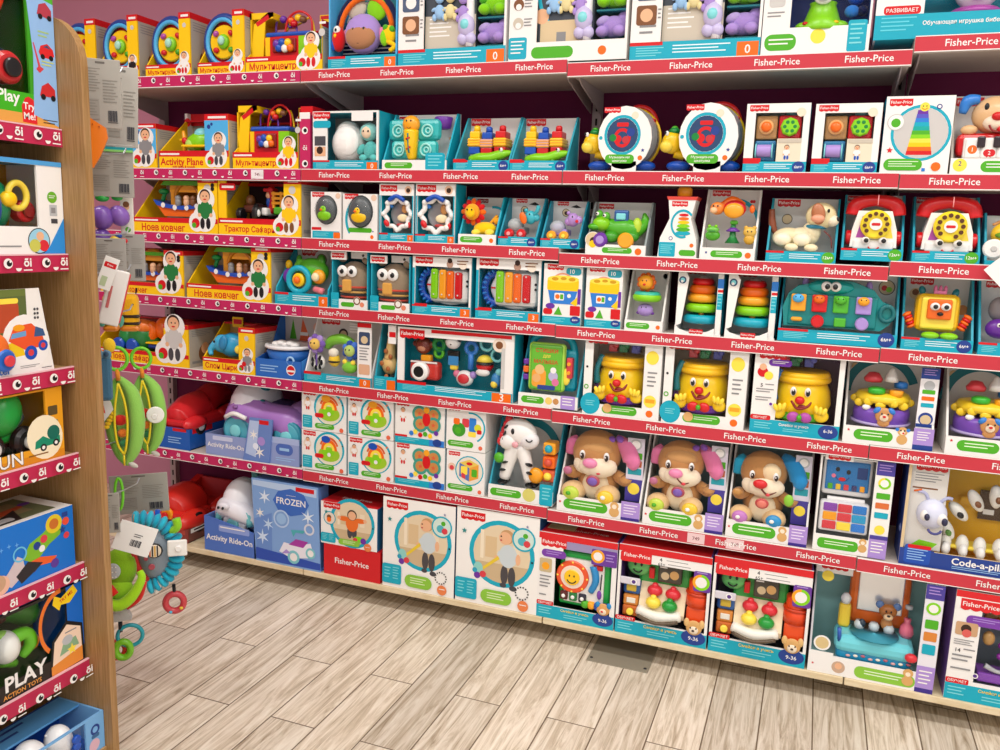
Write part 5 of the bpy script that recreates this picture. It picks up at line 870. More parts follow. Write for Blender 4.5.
part('tray', 'c'); c5 = '8f9fd0'; B(0, 1, 0, .3, 0, .02, c5); B(0, .012, 0, .3, .02, 1, c5); B(.988, 1, 0, .3, .02, 1, c5); B(0, 1, 0, .02, .02, 1, c5); B(.7, 1, .3, .38, 0, .02, 'a8b8e0'); face('F'); t('Activity Ride-On', .22, .14, .06, 'w', .4, .015); r(.08, .3, .22, .28, 'c8d0ec', .01); r(.76, .94, .14, .3, '4a6ab8', .08); r(.8, .9, .2, .24, 'lb'); L(.76, .96, .04, .1, 2, 'lb')
part('sleeve', 'c'); G([(.42, .0), (.5, .62), (.74, .62), (.7, .0)], -.02, .0, '6a88c8'); face('F', -.02); g([(.45, .1), (.5, .58), (.6, .58), (.56, .06)], 'b4c8ec'); star(.54, .38, .05, 'w', 6, .3); r(.6, .7, .54, .6, 'r'); star(.6, .14, .06, 'w', 6, .3); d(.62, .3, .04, 'lp'); d(.56, .22, .03, 'e8f0ff')
part('car_body'); E(.32, .62, .45, .22, .3, .3, 'f0eef4'); C([(.15, .42, .3), (.3, .62, .25), (.55, .56, .25), (.82, .5, .25), (.97, .38, .3)], [.1, .16, .14, .16, .1], 'a878c4', 5); E(.83, .5, .5, .19, .2, .3, 'b488cc'); E(.5, .55, .5, .3, .14, .28, '4a3f78'); C([(.2, .7, .5), (.26, .92, .5), (.4, .95, .5)], [.06, .045, .05], 'eceaf0')
sub('trim'); C([(.2, .56, .05), (.32, .64, .0), (.44, .58, .02)], .02, 'w')
for x in (.3, .84): part('wheel'); D(x, .37, .1, .13, .03, '55b8cc'); sub('tyre'); T(x, .37, .1, .125, .028, '2f8fa8'); sub('hub_cap'); E(x, .37, .05, .06, .06, .012, 'lt')
part('steering_handle'); C([(.38, .82, .4), (.42, .95, .35), (.5, .98, .35)], .035, 'td'); E(.48, .74, .25, .05, .05, .05, 'td'); part('face_print'); E(.3, .72, .06, .03, .02, .02, '8a5a9a'); E(.52, .76, .2, .03, .02, .02, '8a5a9a'); done()
def popper(lab, l, rr, lev):
    z = P_popz[lev]; thing('ball_popper_carton', lab, 'boxed toy', 5, l, rr, 0, .17, 'ball popper cartons', dz=z, h=.158)
    part('carton', 'c'); closed('w', 'w', 'f4f2ee', 't'); face('F'); o(.62, .58, .32, .045, 't'); d(.62, .55, .3, 'e9e2cc'); logo(.18, .92, .28); d(.62, .45, .24, '9ccb2e', .62); d(.6, .5, .14, 'lm', .6); o(.62, .55, .15, .06, 'o', a0=0, a1=180, sz=1.2); o(.62, .55, .1, .05, 'yl', a0=0, a1=180, sz=1.2); o(.62, .58, .2, .04, 'd8602a', a0=20, a1=160, sz=1.1); d(.62, .44, .04, 'w'); r(.3, .5, .33, .44, 'r', .04); d(.55, .82, .1, '1450b8' if lev == 0 else 'ap', .7)
    r(.02, .24, .05, .36, 't', .02); L(.05, .21, .1, .32, 4, 'lt'); r(.3, .74, .06, .19, 'gr', .1); L(.36, .68, .09, .16, 2, 'dff0d0'); d(.9, .07, .045, 'e86a4a'); d(.13, .66, .09, 'e8d8c8'); kid(.14, .5, .26, 'w', 'r'); star(.86, .84, .03, 'o'); d(.92, .7, .015, 'k'); return done()
P_popz = (0, .1605)
for lev in (0, 1):
    w_ = ('bottom', 'top')[lev]
    popper('ball popper carton %s of the pile standing next to the lilac ride-on car' % w_, 302, 346, lev)
    popper('ball popper carton %s of the pile touching the butterfly shape cartons' % w_, 348, 393, lev)
def bfly(lab, lev):
    thing('butterfly_shape_carton', lab, 'boxed toy', 5, 395, 444, 0, .14, 'butterfly shape sorter cartons', dz=P_popz[lev], h=.158)
    part('carton', 'c'); closed('f0eeea', 'w', 'f4f2ee', 'w'); face('F'); r(0, 1, 0, .15, 'bl'); r(0, .7, 0, .15, 't'); d(.86, .09, .09, 'nv', .8); logo(.16, .94, .26); L(.06, .5, .04, .12, 2, 'lt'); r(0, .25, .15, .2, 'r'); kid(.16, .5, .28, 'w', 'r')
    for x, z in ((.5, .74), (.78, .74), (.52, .5), (.78, .5)): d(x, z, .15, '3f9a8a'); d(x, z, .1, 'c98a4a'); star(x, z, .05, 'd8603a')
    d(.64, .62, .08, 'r', 1.6); d(.64, .84, .06, 'ap')
    for x, z, c in ((.42, .3, 'yl'), (.52, .24, 'r'), (.62, .27, 'gr'), (.72, .24, 'y'), (.84, .32, 'p'), (.34, .26, 'bl')): d(x, z, .045, c)
    return done()
bfly('white butterfly shape sorter carton standing directly on the shelf', 0); bfly('white butterfly shape sorter carton lying on top of its twin', 1)
thing('picture_cube_carton', 'white carton picturing a wooden activity cube in a teal ring', 'boxed toy', 5, 446, 484, 0, .17, dz=0, h=.158)
part('carton', 'c'); closed('w', 'w', 'w', 't'); face('F'); logo(.2, .92, .3); d(.6, .55, .37, 't'); d(.6, .55, .34, 'e8e0d0'); g([(.34, .72), (.34, .4), (.6, .3), (.6, .62)], '5a78b8'); g([(.6, .62), (.6, .3), (.84, .4), (.84, .72)], 'e8a03a'); g([(.34, .72), (.6, .62), (.84, .72), (.6, .82)], 'e8c85a'); r(.38, .55, .45, .65, 'yl', .03); r(.66, .8, .42, .6, 'gr', .03); d(.6, .72, .08, 'r', .5); g([(.4, .38), (.5, .34), (.5, .46), (.4, .5)], 'd8404a'); d(.14, .6, .1, 'e8c8b0'); d(.14, .58, .06, 'd8404a'); r(.04, .7, .07, .2, 'gr', .1); L(.12, .62, .1, .17, 2, 'dff0d0'); d(.88, .08, .05, 'e86a4a'); done()
thing('block_picture_carton', 'white carton picturing loose coloured blocks and a green bead, above the activity cube carton', 'boxed toy', 5, 446, 485, 0, .17, dz=.1605, h=.158)
part('carton', 'c'); closed('w', 'w', 'w', 't'); face('F'); o(.62, .55, .35, .04, 't', a0=-60, a1=100); logo(.2, .96, .3); r(.58, .76, .45, .78, 'bl', .04); r(.4, .58, .55, .75, 'd8404a', .04); d(.32, .48, .17, '3f9a2a'); d(.3, .46, .08, 'gr'); r(.56, .76, .34, .46, 'yl', .03); d(.8, .56, .09, 'd8d830'); r(.18, .34, .6, .74, 'o', .04); r(.78, .9, .42, .52, 'r', .03); r(.04, .7, .08, .22, 'gr', .1); L(.12, .62, .11, .18, 2, 'dff0d0'); d(.88, .1, .05, 'e86a4a'); done()
thing('boxed_zebra_walker', 'white zebra toy with red mane beside a column of coloured cubes on a grey card', 'boxed toy', 5, 488, 552, 421, .16, tb=0)
part('carton', 'c'); tray('e2dfdc', '2a9fb8', 'w', .17, .8, 1, 'e2dfdc'); wlip(.17, .03, .52, 0); d(.64, .1, .1, 'd8d070'); r(.8, 1, 0, .26, 't', .03); L(.84, .97, .05, .22, 4, 'lt'); face('F', .95); o(.45, .55, .4, .12, '1f8a98', a0=-60, a1=120)
part('zebra_body'); C([(.2, .24, .2), (.28, .5, .2), (.36, .66, .2)], [.08, .11, .13], 'w'); C([(.6, .24, .2), (.52, .5, .2), (.44, .66, .2)], [.08, .1, .12], 'w'); C([(.26, .62, .2), (.42, .64, .2), (.5, .6, .2)], .1, 'w')
for x, z, a in ((.2, .36, 10), (.24, .46, 20), (.62, .36, -10), (.6, .46, -20), (.18, .2, 0), (.62, .2, 0)): sub('stripe'); E(x, z, .1, .06, .022, .07, 'k', a, 10)
sub('hoof'); B(.1, .26, .17, .22, .1, .4, 'k', .03); sub('hoof'); B(.54, .72, .17, .22, .1, .4, 'k', .03)
part('zebra_head'); E(.44, .84, .15, .26, .2, .13, 'f6f4f2', -15); E(.58, .76, .12, .16, .14, .11, 'e8e6e8'); E(.28, .72, .1, .15, .12, .1, 'w', 30); E(.36, .86, -.02, .03, .045, .03, 'k'); T(.62, .8, -.05, .05, .01, 'k', a0=200, a1=340); E(.4, .7, -.02, .05, .045, .03, 'e8a8b0'); E(.36, 1.0, .2, .04, .1, .04, 'k', 20)
for x, z, a in ((.22, .82, 60), (.24, .9, 40), (.2, .74, 80)): sub('stripe'); E(x, z, .06, .05, .02, .05, 'k', a, 10)
part('mane'); [E(.13+.03*i, .7+.07*i, .18, .06, .07, .06, 'd8303a', n=10) for i in range(5)]; E(.4, 1.0, .3, .08, .07, .06, 'r')
part('green_button'); E(.13, .5, .1, .08, .08, .06, 'gr'); part('orange_roller'); E(.7, .33, .15, .12, .12, .08, 'f2a01a'); C([(.5, .36, .2), (.64, .34, .2)], .05, 'o', 1)
for z, c, c2 in ((.68, 'ap', 't'), (.51, 'o', 'd8503a'), (.34, 'd8603a', 'yl')): part('activity_cube'); B(.79, .98, z-.08, z+.07, .15, .5, c, .03); sub('cube_button'); E(.885, z, .12, .06, .06, .05, c2)
done()
def pup(lab, l, rr, top, st):
    thing('boxed_plush_puppy', lab, 'boxed toy', 5, l, rr, top, .19, 'boxed plush puppies', tb=.6)
    part('carton', 'c'); tray('8fa8ac', 'e4e2e0', 'w', .2, .7, 1, '7d9498'); B(.78, .98, .2, 1, .25, .28, 'd8d4e4'); face('F'); r(.08, .62, .04, .17, 'gr', .07); L(.16, .56, .07, .14, 2, 'e8f8d8'); r(.78, 1, 0, .24, 'lp'); L(.81, .97, .06, .2, 4, 'e8dcf4'); r(.78, 1, 0, .035, '3f2f8a'); d(.7, .08, .06, 'd8a868'); d(.7, .16, .05, 'd8a868'); d(.7, .15, .028, 'f4e4cc'); star(.04, .12, .02, 'r'); face('F', .25); d(.88, .92, .07, 'sv'); d(.88, .92, .05, 'w'); r(.8, .96, .74, .82, 'gr', .01); r(.8, .96, .64, .72, 'c0623a', .01); r(.8, .96, .54, .62, '2a9fb0', .01); r(.78, .98, .2, .48, '4a3f98'); d(.88, .36, .07, 'yl')
    a, b_ = ('e07aa8', 'd890b8') if st == 0 else ('2a8fd0', '2a8fd0')
    fur, mz = 'bf8a55', 'f0e0c6'
    part('puppy_body', 'f'); E(.42, .36, .5, .26, .26, .2, fur); E(.42, .33, .3, .17, .2, .1, 'ecd9b8'); 
    sub('heart', 'p'); E(.42, .43, .04, .085, .07, .02, 'b04a5a' if st == 0 else 'c04a4a'); E(.42, .43, .0, .06, .05, .02, '7a5ab0' if st == 0 else 'e07a6a')
    part('puppy_head', 'f'); E(.4, .74, .4, .3, .28, .22, fur); E(.44, .6, .2, .24, .14, .14, mz); E(.28, .6, .25, .14, .12, .1, mz)
    if st: E(.5, .78, .16, .12, .12, .06, 'ecd4ac')
    else: E(.42, .82, .2, .2, .1, .08, 'c89660')
    sub('nose', 'p'); E(.38, .66, .0, .09, .06, .05, 'e88ab4' if st == 0 else 'd8242a')
    for x in (.27, .56): sub('eye', 'p'); E(x, .745, .09, .035, .055, .03, 'w', n=12); E(x+.008, .74, .03, .024, .038, .02, '2a1a14', n=12); E(x+.002, .757, -.02, .008, .01, .01, 'w', n=8)
    sub('mouth', 'p'); C([(.4, .6, .02), (.48, .54, .03), (.58, .58, .07)], .012, '6a2a1a'); E(.48, .54, .03, .03, .02, .02, 'd8404a')
    part('ear', 'f'); C([(.16, .88, .45), (.1, .82, .4), (.07, .68, .4)], [.06, .09, .06], a if st == 0 else '2aa0c8', 4, False, .5); part('ear', 'f'); C([(.62, .92, .45), (.76, .86, .3), (.84, .7, .25), (.82, .62, .25)], [.07, .11, .12, .05], a, 4, False, .5)
    if st == 0: sub('hair_bow', 'f'); E(.58, .94, .3, .05, .04, .04, '8a5ab8', 30); E(.68, .96, .3, .05, .04, .04, '8a5ab8', -30)
    for x, c, y in ((.16, ('c0d84a' if st == 0 else 'c07ac0'), 0), (.58, ('f0c83a' if st == 0 else '2a8fc8'), .0)): part('foot', 'f'); E(x, .23, .22, .15, .13, .16, 'e2bf8a', n=16); sub('sole', 'p'); E(x, .24, .04, .1, .085, .05, c); E(x-.02, .25, -.04, .03, .025, .02, 'w' if c != 'c0d84a' else 'gr')
    part('arm', 'f'); C([(.22, .48, .4), (.13, .46, .3), (.1, .5, .25)], [.07, .075, .08], fur); sub('paw_pad', 'p'); E(.1, .52, .08, .055, .05, .03, 'b86a8a' if st == 0 else 'c08a4a'); part('arm', 'f'); C([(.64, .48, .4), (.76, .44, .3), (.78, .48, .25)], [.07, .075, .08], fur)
    if st: sub('paw_pad', 'p'); E(.74, .5, .06, .06, .08, .03, '8ac83a')
    return done()
pup('tan plush puppy with pink ears sitting next to the zebra card', 556.5, 639, 431, 0)
pup('tan plush puppy with pink ears sitting next to the blue eared puppy', 642, 722, 439, 0)
pup('tan plush puppy with blue ears and a red nose beside the toy laptop', 725, 806, 448, 1)
thing('boxed_toy_laptop', 'white toy laptop with a blue smiling screen and coloured keys in a white carton', 'boxed toy', 5, 812, 885, 459, .14)
part('carton', 'c'); window('w', 'w', 'b8bcc0', .02, .25, .17, .0); face('F'); r(.06, .62, .03, .14, 'gr', .06); L(.16, .56, .06, .11, 2, 'e8f8d8'); r(.76, 1, .0, .2, 'lp'); L(.79, .97, .04, .17, 4, 'w'); d(.68, .08, .06, 'd8a868'); d(.68, .15, .05, 'd8a868'); d(.68, .14, .028, 'f4e4cc'); r(.76, 1, .86, 1, '4a3f98'); L(.79, .97, .89, .97, 3, 'lp'); o(.88, .78, .07, .03, 'lm'); d(.88, .78, .055, 'w'); o(.88, .78, .07, .03, 'yl', a0=90, a1=200); r(.79, .97, .62, .68, 'gr', .01); r(.79, .97, .52, .58, 'd8703a', .01); r(.79, .97, .42, .48, 't', .01); d(.88, .3, .07, 'yl'); r(.76, 1, .2, .24, '4a3f98')
B(.06, .44, .96, 1.04, .0, .04, 'w'); face('F'); logo(.25, 1.0, .3)
part('laptop_lid'); B(.05, .73, .56, .96, .3, .45, 'f0eeee', .05); sub('screen'); B(.09, .69, .62, .93, .26, .32, '1f7ac0', .03); face('F', .26); d(.25, .84, .03, 'k', 1.2); d(.4, .82, .03, 'k', 1.2); o(.32, .79, .1, .018, 'nv', a0=200, a1=340); d(.32, .74, .05, 'r', .6); d(.2, .77, .03, 'e87a9a'); r(.52, .66, .76, .88, '123a7a', .01)
for i, c in enumerate(('gr', 'e8c03a', 'd8404a', '3a3a6a', 'ap')): sub('screen_button'); B(.13+i*.11, .2+i*.11, .63, .69, .22, .27, c, .015)
part('hinge'); W(.14, .66, .53, .25, .035, 'f4f2f2'); part('laptop_base'); B(.05, .73, .2, .52, .08, .3, 'ececee', .04)
for j in range(3):
    for i in range(3): sub('key'); B(.1+i*.2, .29+i*.2, .23+j*.095, .315+j*.095, .05, .1, (('d8404a', 'yl', 'bl'), ('ap', 'd8404a', '2a9fd0'), ('8a4ab0', 'd8404a', '2a7fd0'))[j][i], .015)
pane(.02, .25, .17, .0); done()
thing('boxed_caterpillar_toy', 'white segmented caterpillar toy in a yellow and deep blue carton at the right edge', 'boxed toy', 5, 898, 1060, 463, .17)
part('carton', 'c'); window('be', 'nv', 'f2b92a', .02, .02, .15, .01); face('F'); r(0, 1, 0, .15, 'nv'); r(0, .22, .0, .16, 'nv'); r(.03, .2, .02, .2, '1f50b0', .02); L(.05, .18, .04, .16, 5, 'lb'); r(.05, .2, .165, .2, 'r', .01); t('Code-a-pillar', .52, .085, .07, 'w', .5, .02); L(.34, .7, .015, .05, 2, 'lb'); B(.02, .26, .15, .99, .1, .14, 'e2dfda'); face('F', .1); logo(.15, .94, .2); L(.05, .23, .78, .88, 4); C([(.05, .7, .08), (.1, .72, .08)], .006, 'o', 1)
L(.04, .2, .7, .74, 1, 'br'); g([(.06, .17), (.2, .16), (.24, .22), (.12, .24)], 'lm'); r(.6, .9, .36, .66, '4a3a30', .02) if 0 else 0
part('picture_panel', 'c'); B(.52, .95, .4, .68, .85, .88, '5a4636'); face('F', .85); d(.78, .56, .05, 'e0b48a'); d(.78, .58, .055, '3a2418'); d(.78, .55, .045, 'e0b48a'); r(.68, .88, .41, .5, '7a6a8a', .03); r(.55, .62, .45, .5, 'w'); r(.4, .5, .52, .6, 'e8b030'); t('8', .43, .44, .05, 'nv')
part('caterpillar_head'); E(.18, .5, .1, .1, .11, .09, 'd8dcf0'); E(.24, .48, -.08, .035, .045, .03, 'w'); E(.25, .48, -.2, .02, .028, .02, '2a2a4a'); E(.13, .5, -.05, .03, .04, .03, 'w'); E(.14, .5, -.16, .018, .025, .02, '2a2a4a'); T(.2, .4, -.1, .045, .009, '4a4a8a', a0=200, a1=340, n=14)
sub('antenna'); C([(.16, .58, .1), (.13, .68, .1), (.08, .7, .1)], .012, 'b8bce0'); sub('antenna'); C([(.2, .58, .1), (.26, .66, .1), (.3, .66, .1)], .012, 'b8bce0')
part('caterpillar_body'); [E(.06+.02*i, .3+.045*i, .3, .07, .07, .06, 'b8c4e8' if i % 2 else '8a9ad0', n=12) for i in range(5)]
for i in range(8):
    part('caterpillar_segment'); x, z, a = ((.3, .34, 30), (.36, .52, 45), (.46, .64, 30), (.58, .7, 5), (.3, .22, 0), (.41, .21, 0), (.52, .21, 0), (.64, .22, 0))[i]
    E(x, z, .35, .042, .085 if i < 4 else .07, .05, 'f4f2ea', a); E(x, z, .1, .02, .025, .02, ('5a8a3a', 'k', 'br', 'br')[i % 4], a, 10) if i < 4 else E(x, z-.04, .2, .03, .05, .04, 'fbfaf8')
part('base_tray'); B(.26, .98, .16, .2, .3, .7, 'yl', .02)
pane(.02, .02, .15, .01); done()
# ================================================================== base deck
thing('red_truck_ride_on', 'large red toy truck with flared tail in a brown cardboard tray', 'toy car', 6, 138, 188, 480, .38, tb=.85, y0=.02)
part('tray', 'c'); B(0, 1, 0, .34, 0, .02, '8a3a34'); B(.97, 1, 0, .34, .02, 1, '7a4a40'); B(0, .02, 0, .34, .02, 1, '8a3a34'); B(0, 1, 0, .02, .02, 1, 'br'); face('F'); r(.7, .95, .2, .32, 'b5483e'); face('R'); r(.05, .35, .22, .33, 'w'); r(.1, .3, .26, .3, 'k')
part('truck_body'); B(.04, .96, .3, .5, .06, .97, 'c82018', .08); B(.08, .92, .42, .66, .08, .5, 'd8281e', .14); C([(.5, .56, .14), (.5, .66, .3), (.5, .76, .52)], [.3, .36, .3], 'd8281e', 5); E(.12, .46, .2, .15, .16, .36, 'e03024'); E(.88, .46, .2, .15, .16, .36, 'e03024'); E(.88, .48, .76, .14, .18, .4, 'd8281e')
sub('tail_gate'); GX([(.5, .52), (.58, .66), (.98, 1.0), (.985, .86), (.92, .5)], .84, .97, 'd8281e'); sub('tail_gate'); GX([(.5, .52), (.58, .66), (.98, 1.0), (.985, .86), (.92, .5)], .03, .16, 'd8281e'); sub('tail_panel'); GX([(.9, .5), (.95, .98), (.985, .98), (.94, .5)], .1, .9, 'c82018')
for y in (.66, .76, .86): sub('rib'); GX([(y, .56), (y+.03, .6+.82*(y-.58)), (y+.055, .6+.82*(y-.58)), (y+.035, .56)], .97, .985, 'a81810')
sub('hood_badge'); D(.5, .56, .1, .11, .04, 'ap'); D(.5, .56, .05, .06, .03, 'r'); sub('grille'); B(.26, .74, .38, .46, .05, .1, '3a2224', .02)
part('windscreen'); E(.5, .78, .46, .28, .12, .12, '2a1a1e')
for x, y in ((.0, .2), (.9, .2), (.0, .8), (.9, .8)): part('wheel'); W(x, x+.1, .4, y, .17, '1c1a1c')
done()
thing('white_ride_on_car', 'white and teal ride-on car in a blue tray behind a snowflake-patterned blue picture box', 'toy car', 6, 205, 321, 477, .36, tb=0, y0=.004)
part('tray', 'c'); G([(0, 0), (0, .42), (.1, .4), (.45, .3), (.5, .3), (.5, 0)], 0, .02, '4f74c4'); B(0, .012, 0, .42, .02, 1, '6a8ad0'); B(0, 1, 0, .02, .02, 1, '4f74c4'); face('F'); r(.13, .4, .26, .34, '8fa4e0', .01); t('Activity Ride-On', .22, .16, .06, 'w', .41, .02); L(.14, .36, .28, .32, 1, 'w')
part('picture_box', 'c'); G([(.46, 0), (.43, .98), (.98, .98), (1, 0)], -.01, .0, '7fa6dc'); B(.44, .98, .0, .97, .0, .2, '5a84c8'); face('F', -.01); g([(.47, .02), (.45, .5), (.6, .6), (.6, .02)], '6a90d0'); g([(.46, .02), (.46, .16), (1, .1), (1, .02)], '2f50b0'); g([(.44, .9), (.44, .96), (.97, .96), (.97, .86)], 'b8d0ee')
g(ell(.76, .76, .15, .1, 8), '3a6ac0'); t('FROZEN', .76, .765, .075, 'w', .24, .015); L(.72, .8, .83, .84, 1, 'w'); r(.8, .95, .9, .95, 'r'); star(.54, .78, .055, 'dceafa', 6, .3); star(.5, .58, .04, 'w', 6, .3); star(.57, .46, .05, 'c4dcf6', 6, .3); star(.9, .62, .06, 'e4f0fc', 6, .25); o(.68, .55, .06, .012, 'b8d0f0'); d(.68, .55, .04, '9ac0ea'); star(.52, .3, .06, 'cfe2fa', 6, .3)
g([(.66, .16), (.7, .28), (.8, .26), (.92, .32), (.94, .22), (.9, .14), (.76, .1)], 'eceaf4'); g([(.74, .26), (.8, .34), (.9, .33), (.86, .25)], 'a83aa0'); d(.78, .12, .05, '7fc8d0'); d(.78, .12, .03, 'w'); d(.92, .2, .04, '7fc8d0'); d(.92, .2, .025, 'w'); g([(.78, .36), (.76, .44), (.88, .46), (.86, .42), (.8, .42)], '4fb0b8'); o(.91, .48, .035, .014, 'd8dce8'); g([(.68, .14), (.72, .2), (.76, .16)], 'lp')
part('car_body'); E(.2, .54, .3, .14, .19, .16, 'f0f0f4'); C([(.06, .36, .2), (.14, .52, .14), (.26, .5, .12), (.38, .36, .2)], [.05, .08, .08, .06], 'ecebf2', 5); E(.4, .4, .5, .12, .18, .2, 'e4e6ee'); C([(.12, .66, .35), (.14, .74, .35), (.2, .74, .35)], [.03, .025, .02], 'w'); C([(.24, .6, .5), (.25, .84, .5)], [.06, .05], 'a8ccd0')
sub('wheel_arch'); T(.22, .34, .1, .14, .028, '74c4c8', a0=0, a1=180, sz=1.1); sub('muzzle'); E(.18, .58, .0, .05, .03, .03, 'e8e6ee'); sub('nostril'); E(.16, .57, -.06, .008, .012, .01, 'k'); sub('nostril'); E(.2, .57, -.06, .008, .012, .01, 'k')
part('wheel'); D(.22, .34, .14, .1, .04, 'eef0f4'); sub('hub_cap'); D(.22, .34, .08, .05, .02, '74c4c8')
part('steering_handle'); C([(.25, .8, .45), (.26, .98, .4)], .03, '6fb8b8'); C([(.14, 1.03, .4), (.24, .99, .38), (.38, .98, .4)], .03, '4fa8a8'); done()
thing('red_riser_box', 'plain bright red carton lettered in white, under the small walker carton', 'carton', 6, 324, 380, 548, .2, y0=.004)
part('carton', 'c'); closed('d21f26', 'c41a22', 'd21f26', 'c41a22'); face('F'); t('Fisher-Price', .5, .5, .13, 'w', .6, .012); done(); RH = P.h
def walker(name, lab, l, rr, top, st, grp=None, dz=0):
    thing(name, lab, 'boxed toy', 6, l, rr, top, .17, grp, y0=.003, dz=dz)
    part('carton', 'c'); closed('f4f2ee', '1f6fa4' if st == 0 else '17568a', 'd8242a', 'd8242a'); face('T'); t('Fisher-Price', .5, .4, .11, 'w', .6); face('F'); o(.56, .57, .37, .055, 't'); d(.56, .57, .345, 'e2cfae')
    k = P.w/P.h; r(.36, .5, .52, .74, 'd9bd92'); r(.3, .34, .5, .8, 'f0e2c8'); r(.7, .78, .52, .82, 'ecdcc0'); g(ell(.56, .57, .345, .345, 16, 0, 200, 340), 'cbb28c'); logo(.2, .92, .3)
    if st:
        B_ = .6; d(B_+.0, .36, .045, '4a4648', 2.6); d(B_+.09, .35, .045, '4a4648', 2.6); d(B_-.01, .25, .04, 'dg', .7); d(B_+.11, .23, .045, 'dg', .7); d(B_+.04, .56, .11, 'c9d4d8', 1.25); d(B_-.06, .56, .03, 'c9d4d8', 1.8); d(B_-.1, .53, .026, 'sk'); d(B_+.16, .54, .03, 'sk', 2.2)
        d(B_+.02, .76, .085, 'c89a6a'); d(B_+.0, .745, .075, 'sk'); d(B_-.05, .76, .01, 'k'); d(B_-.05, .72, .015, 'c05050', .6)
        g([(.3, .38), (.32, .36), (.54, .52), (.52, .55)], 'e8c83a'); d(.28, .38, .06, '8fd0c8', 1.4); d(.27, .31, .04, 'p'); d(.34, .33, .04, 'd8404a'); d(.24, .36, .03, '2a9fc0'); d(.82, .76, .14, 't'); d(.82, .76, .12, 'cfe4da'); d(.8, .74, .05, '4fb0c0'); d(.86, .72, .04, 'd8404a'); d(.84, .8, .03, 'gr')
        for i in range(14): a = i*pi/7; d(.82+.075*cos(a), .2+.075*sin(a)*k, .01, 'k', n=8)
    else:
        d(.52, .36, .045, 'dg', 2.2); d(.6, .36, .045, 'dg', 2.2); d(.56, .57, .11, 'e8702a', 1.2); d(.42, .66, .1, 'e8702a', .4); d(.7, .66, .1, 'e8702a', .4); d(.33, .67, .03, 'sk'); d(.79, .67, .03, 'sk'); d(.56, .77, .085, '4a3a2a'); d(.56, .755, .07, 'sk'); d(.68, .22, .1, 'lm', .5); d(.76, .2, .05, 'p'); d(.62, .2, .04, 'd8404a'); d(.16, .62, .11, 't'); d(.16, .62, .095, 'e8d8c8'); d(.15, .64, .04, 'br'); d(.15, .58, .04, 'o')
    r(.0, .27, .04, .26, 't', .03); L(.03, .12, .08, .22, 4, 'lt'); L(.15, .24, .08, .23, 5, 'lt'); r(.32, .7, .04, .18, '8cc63f', .16); L(.4, .62, .07, .15, 3, 'dff0c0'); d(.84, .07, .065, 'e8824a'); L(.8, .88, .06, .085, 1, 'w'); star(.1, .76, .035, '2a8a8a'); star(.86, .9, .02, '8a8aaa'); d(.93, .54, .012, 'k')
    return done()
walker('walker_toy_carton', 'small red topped carton picturing a child in orange, stacked on the red box', 321, 377, 505, 0, None, RH+.001)
walker('push_walker_carton', 'large white carton with a teal ring around a toddler, touching the red box', 382.5, 453.5, 501.5, 1, 'push walker cartons')
walker('push_walker_carton', 'large white carton with a teal ring around a toddler, touching the green easel carton', 455, 536, 512.5, 1, 'push walker cartons')
def learn(head=1): 
    face('F'); r(0, 1, .0, .15, 't'); r(0, .22, .15, .2, 'r', .015); t('ОБУЧАЕТ', .11, .175, .04, 'w', .2); L(.03, .2, .03, .12, 3, 'lt'); t('Смейся и учись', .5, .115, .055, 'nv', .36, .03); t('Смейся и учись', .5, .115, .055, 'yl', .36, .01); L(.36, .66, .02, .075, 2, 'lt')
    d(.86, .1, .13, 'nv', .65); t('9-36', .86, .09, .06, 'w'); r(0, 1, .93, 1, 'd8242a'); logo(.2, .9, .32, 'd8242a')
thing('boxed_green_easel', 'green toy easel with a smiling orange dial and purple brush in a red topped carton', 'boxed toy', 6, 536, 613, 537.5, .15, y0=.003)
part('carton', 'c'); window('w', '3f2f7a', '0f6a3a', .22, .06, .15, .16, 'd8242a'); learn(); r(0, .32, .74, .93, 'w'); logo(.2, .89, .34, 'd8242a'); r(.04, .36, .72, .81, '7a3fa8', .05); L(.1, .3, .74, .79, 2, 'lp'); r(.36, 1, .84, .93, '9a8fb8'); r(.68, 1, .72, .9, '6a3a9a', .02); o(.76, .82, .07, .03, 'ap'); d(.76, .82, .055, 'w'); L(.86, .97, .76, .86, 3, 'lp'); r(.02, .18, .54, .7, 'c8b48a', .02); d(.1, .61, .05, 'ap'); L(.03, .18, .34, .5, 4); L(.03, .12, .24, .28, 1); face('T'); t('Fisher-Price', .6, .4, .1, 'w', .5); r(.05, .4, .3, .7, 'e8d8a0')
part('easel_frame'); B(.26, .92, .17, .8, .16, .6, '1fae4a', .03); B(.33, .84, .22, .73, .1, .2, 'eceae6', .01)
part('dial'); D(.44, .52, .12, .21, .035, 'e8562a'); D(.44, .52, .065, .15, .012, 'f0dcc8'); D(.44, .52, .05, .1, .02, 'fbc81a'); 
for i in range(8): sub('marker'); D(.44+.19*cos(i*pi/4), .52+.19*sin(i*pi/4)*P.w/P.h, .07, .014, .01, 'yl', 8)
sub('smile'); T(.44, .51, .015, .06, .008, 'k', a0=200, a1=340); sub('eye'); E(.41, .54, .015, .01, .014, .01, 'k'); sub('eye'); E(.47, .54, .015, .01, .014, .01, 'k')
part('pointer'); C([(.7, .68, .1), (.74, .52, .08), (.68, .38, .1)], [.05, .045, .04], '2a8ac8'); part('brush'); C([(.81, .6, .09), (.8, .42, .09)], .008, 'k', 1); E(.79, .36, .09, .03, .06, .02, '7a3fa8'); part('red_slider'); B(.7, .82, .64, .7, .06, .12, 'r', .01)
for x, c in ((.34, '5a2020'), (.46, '1f7a3a'), (.58, '2a2a3a')): part('stamp'); B(x-.05, x+.05, .24, .34, .04, .14, c, .02); sub('stamp_mark'); E(x, .29, .03, .025, .025, .02, 'w')
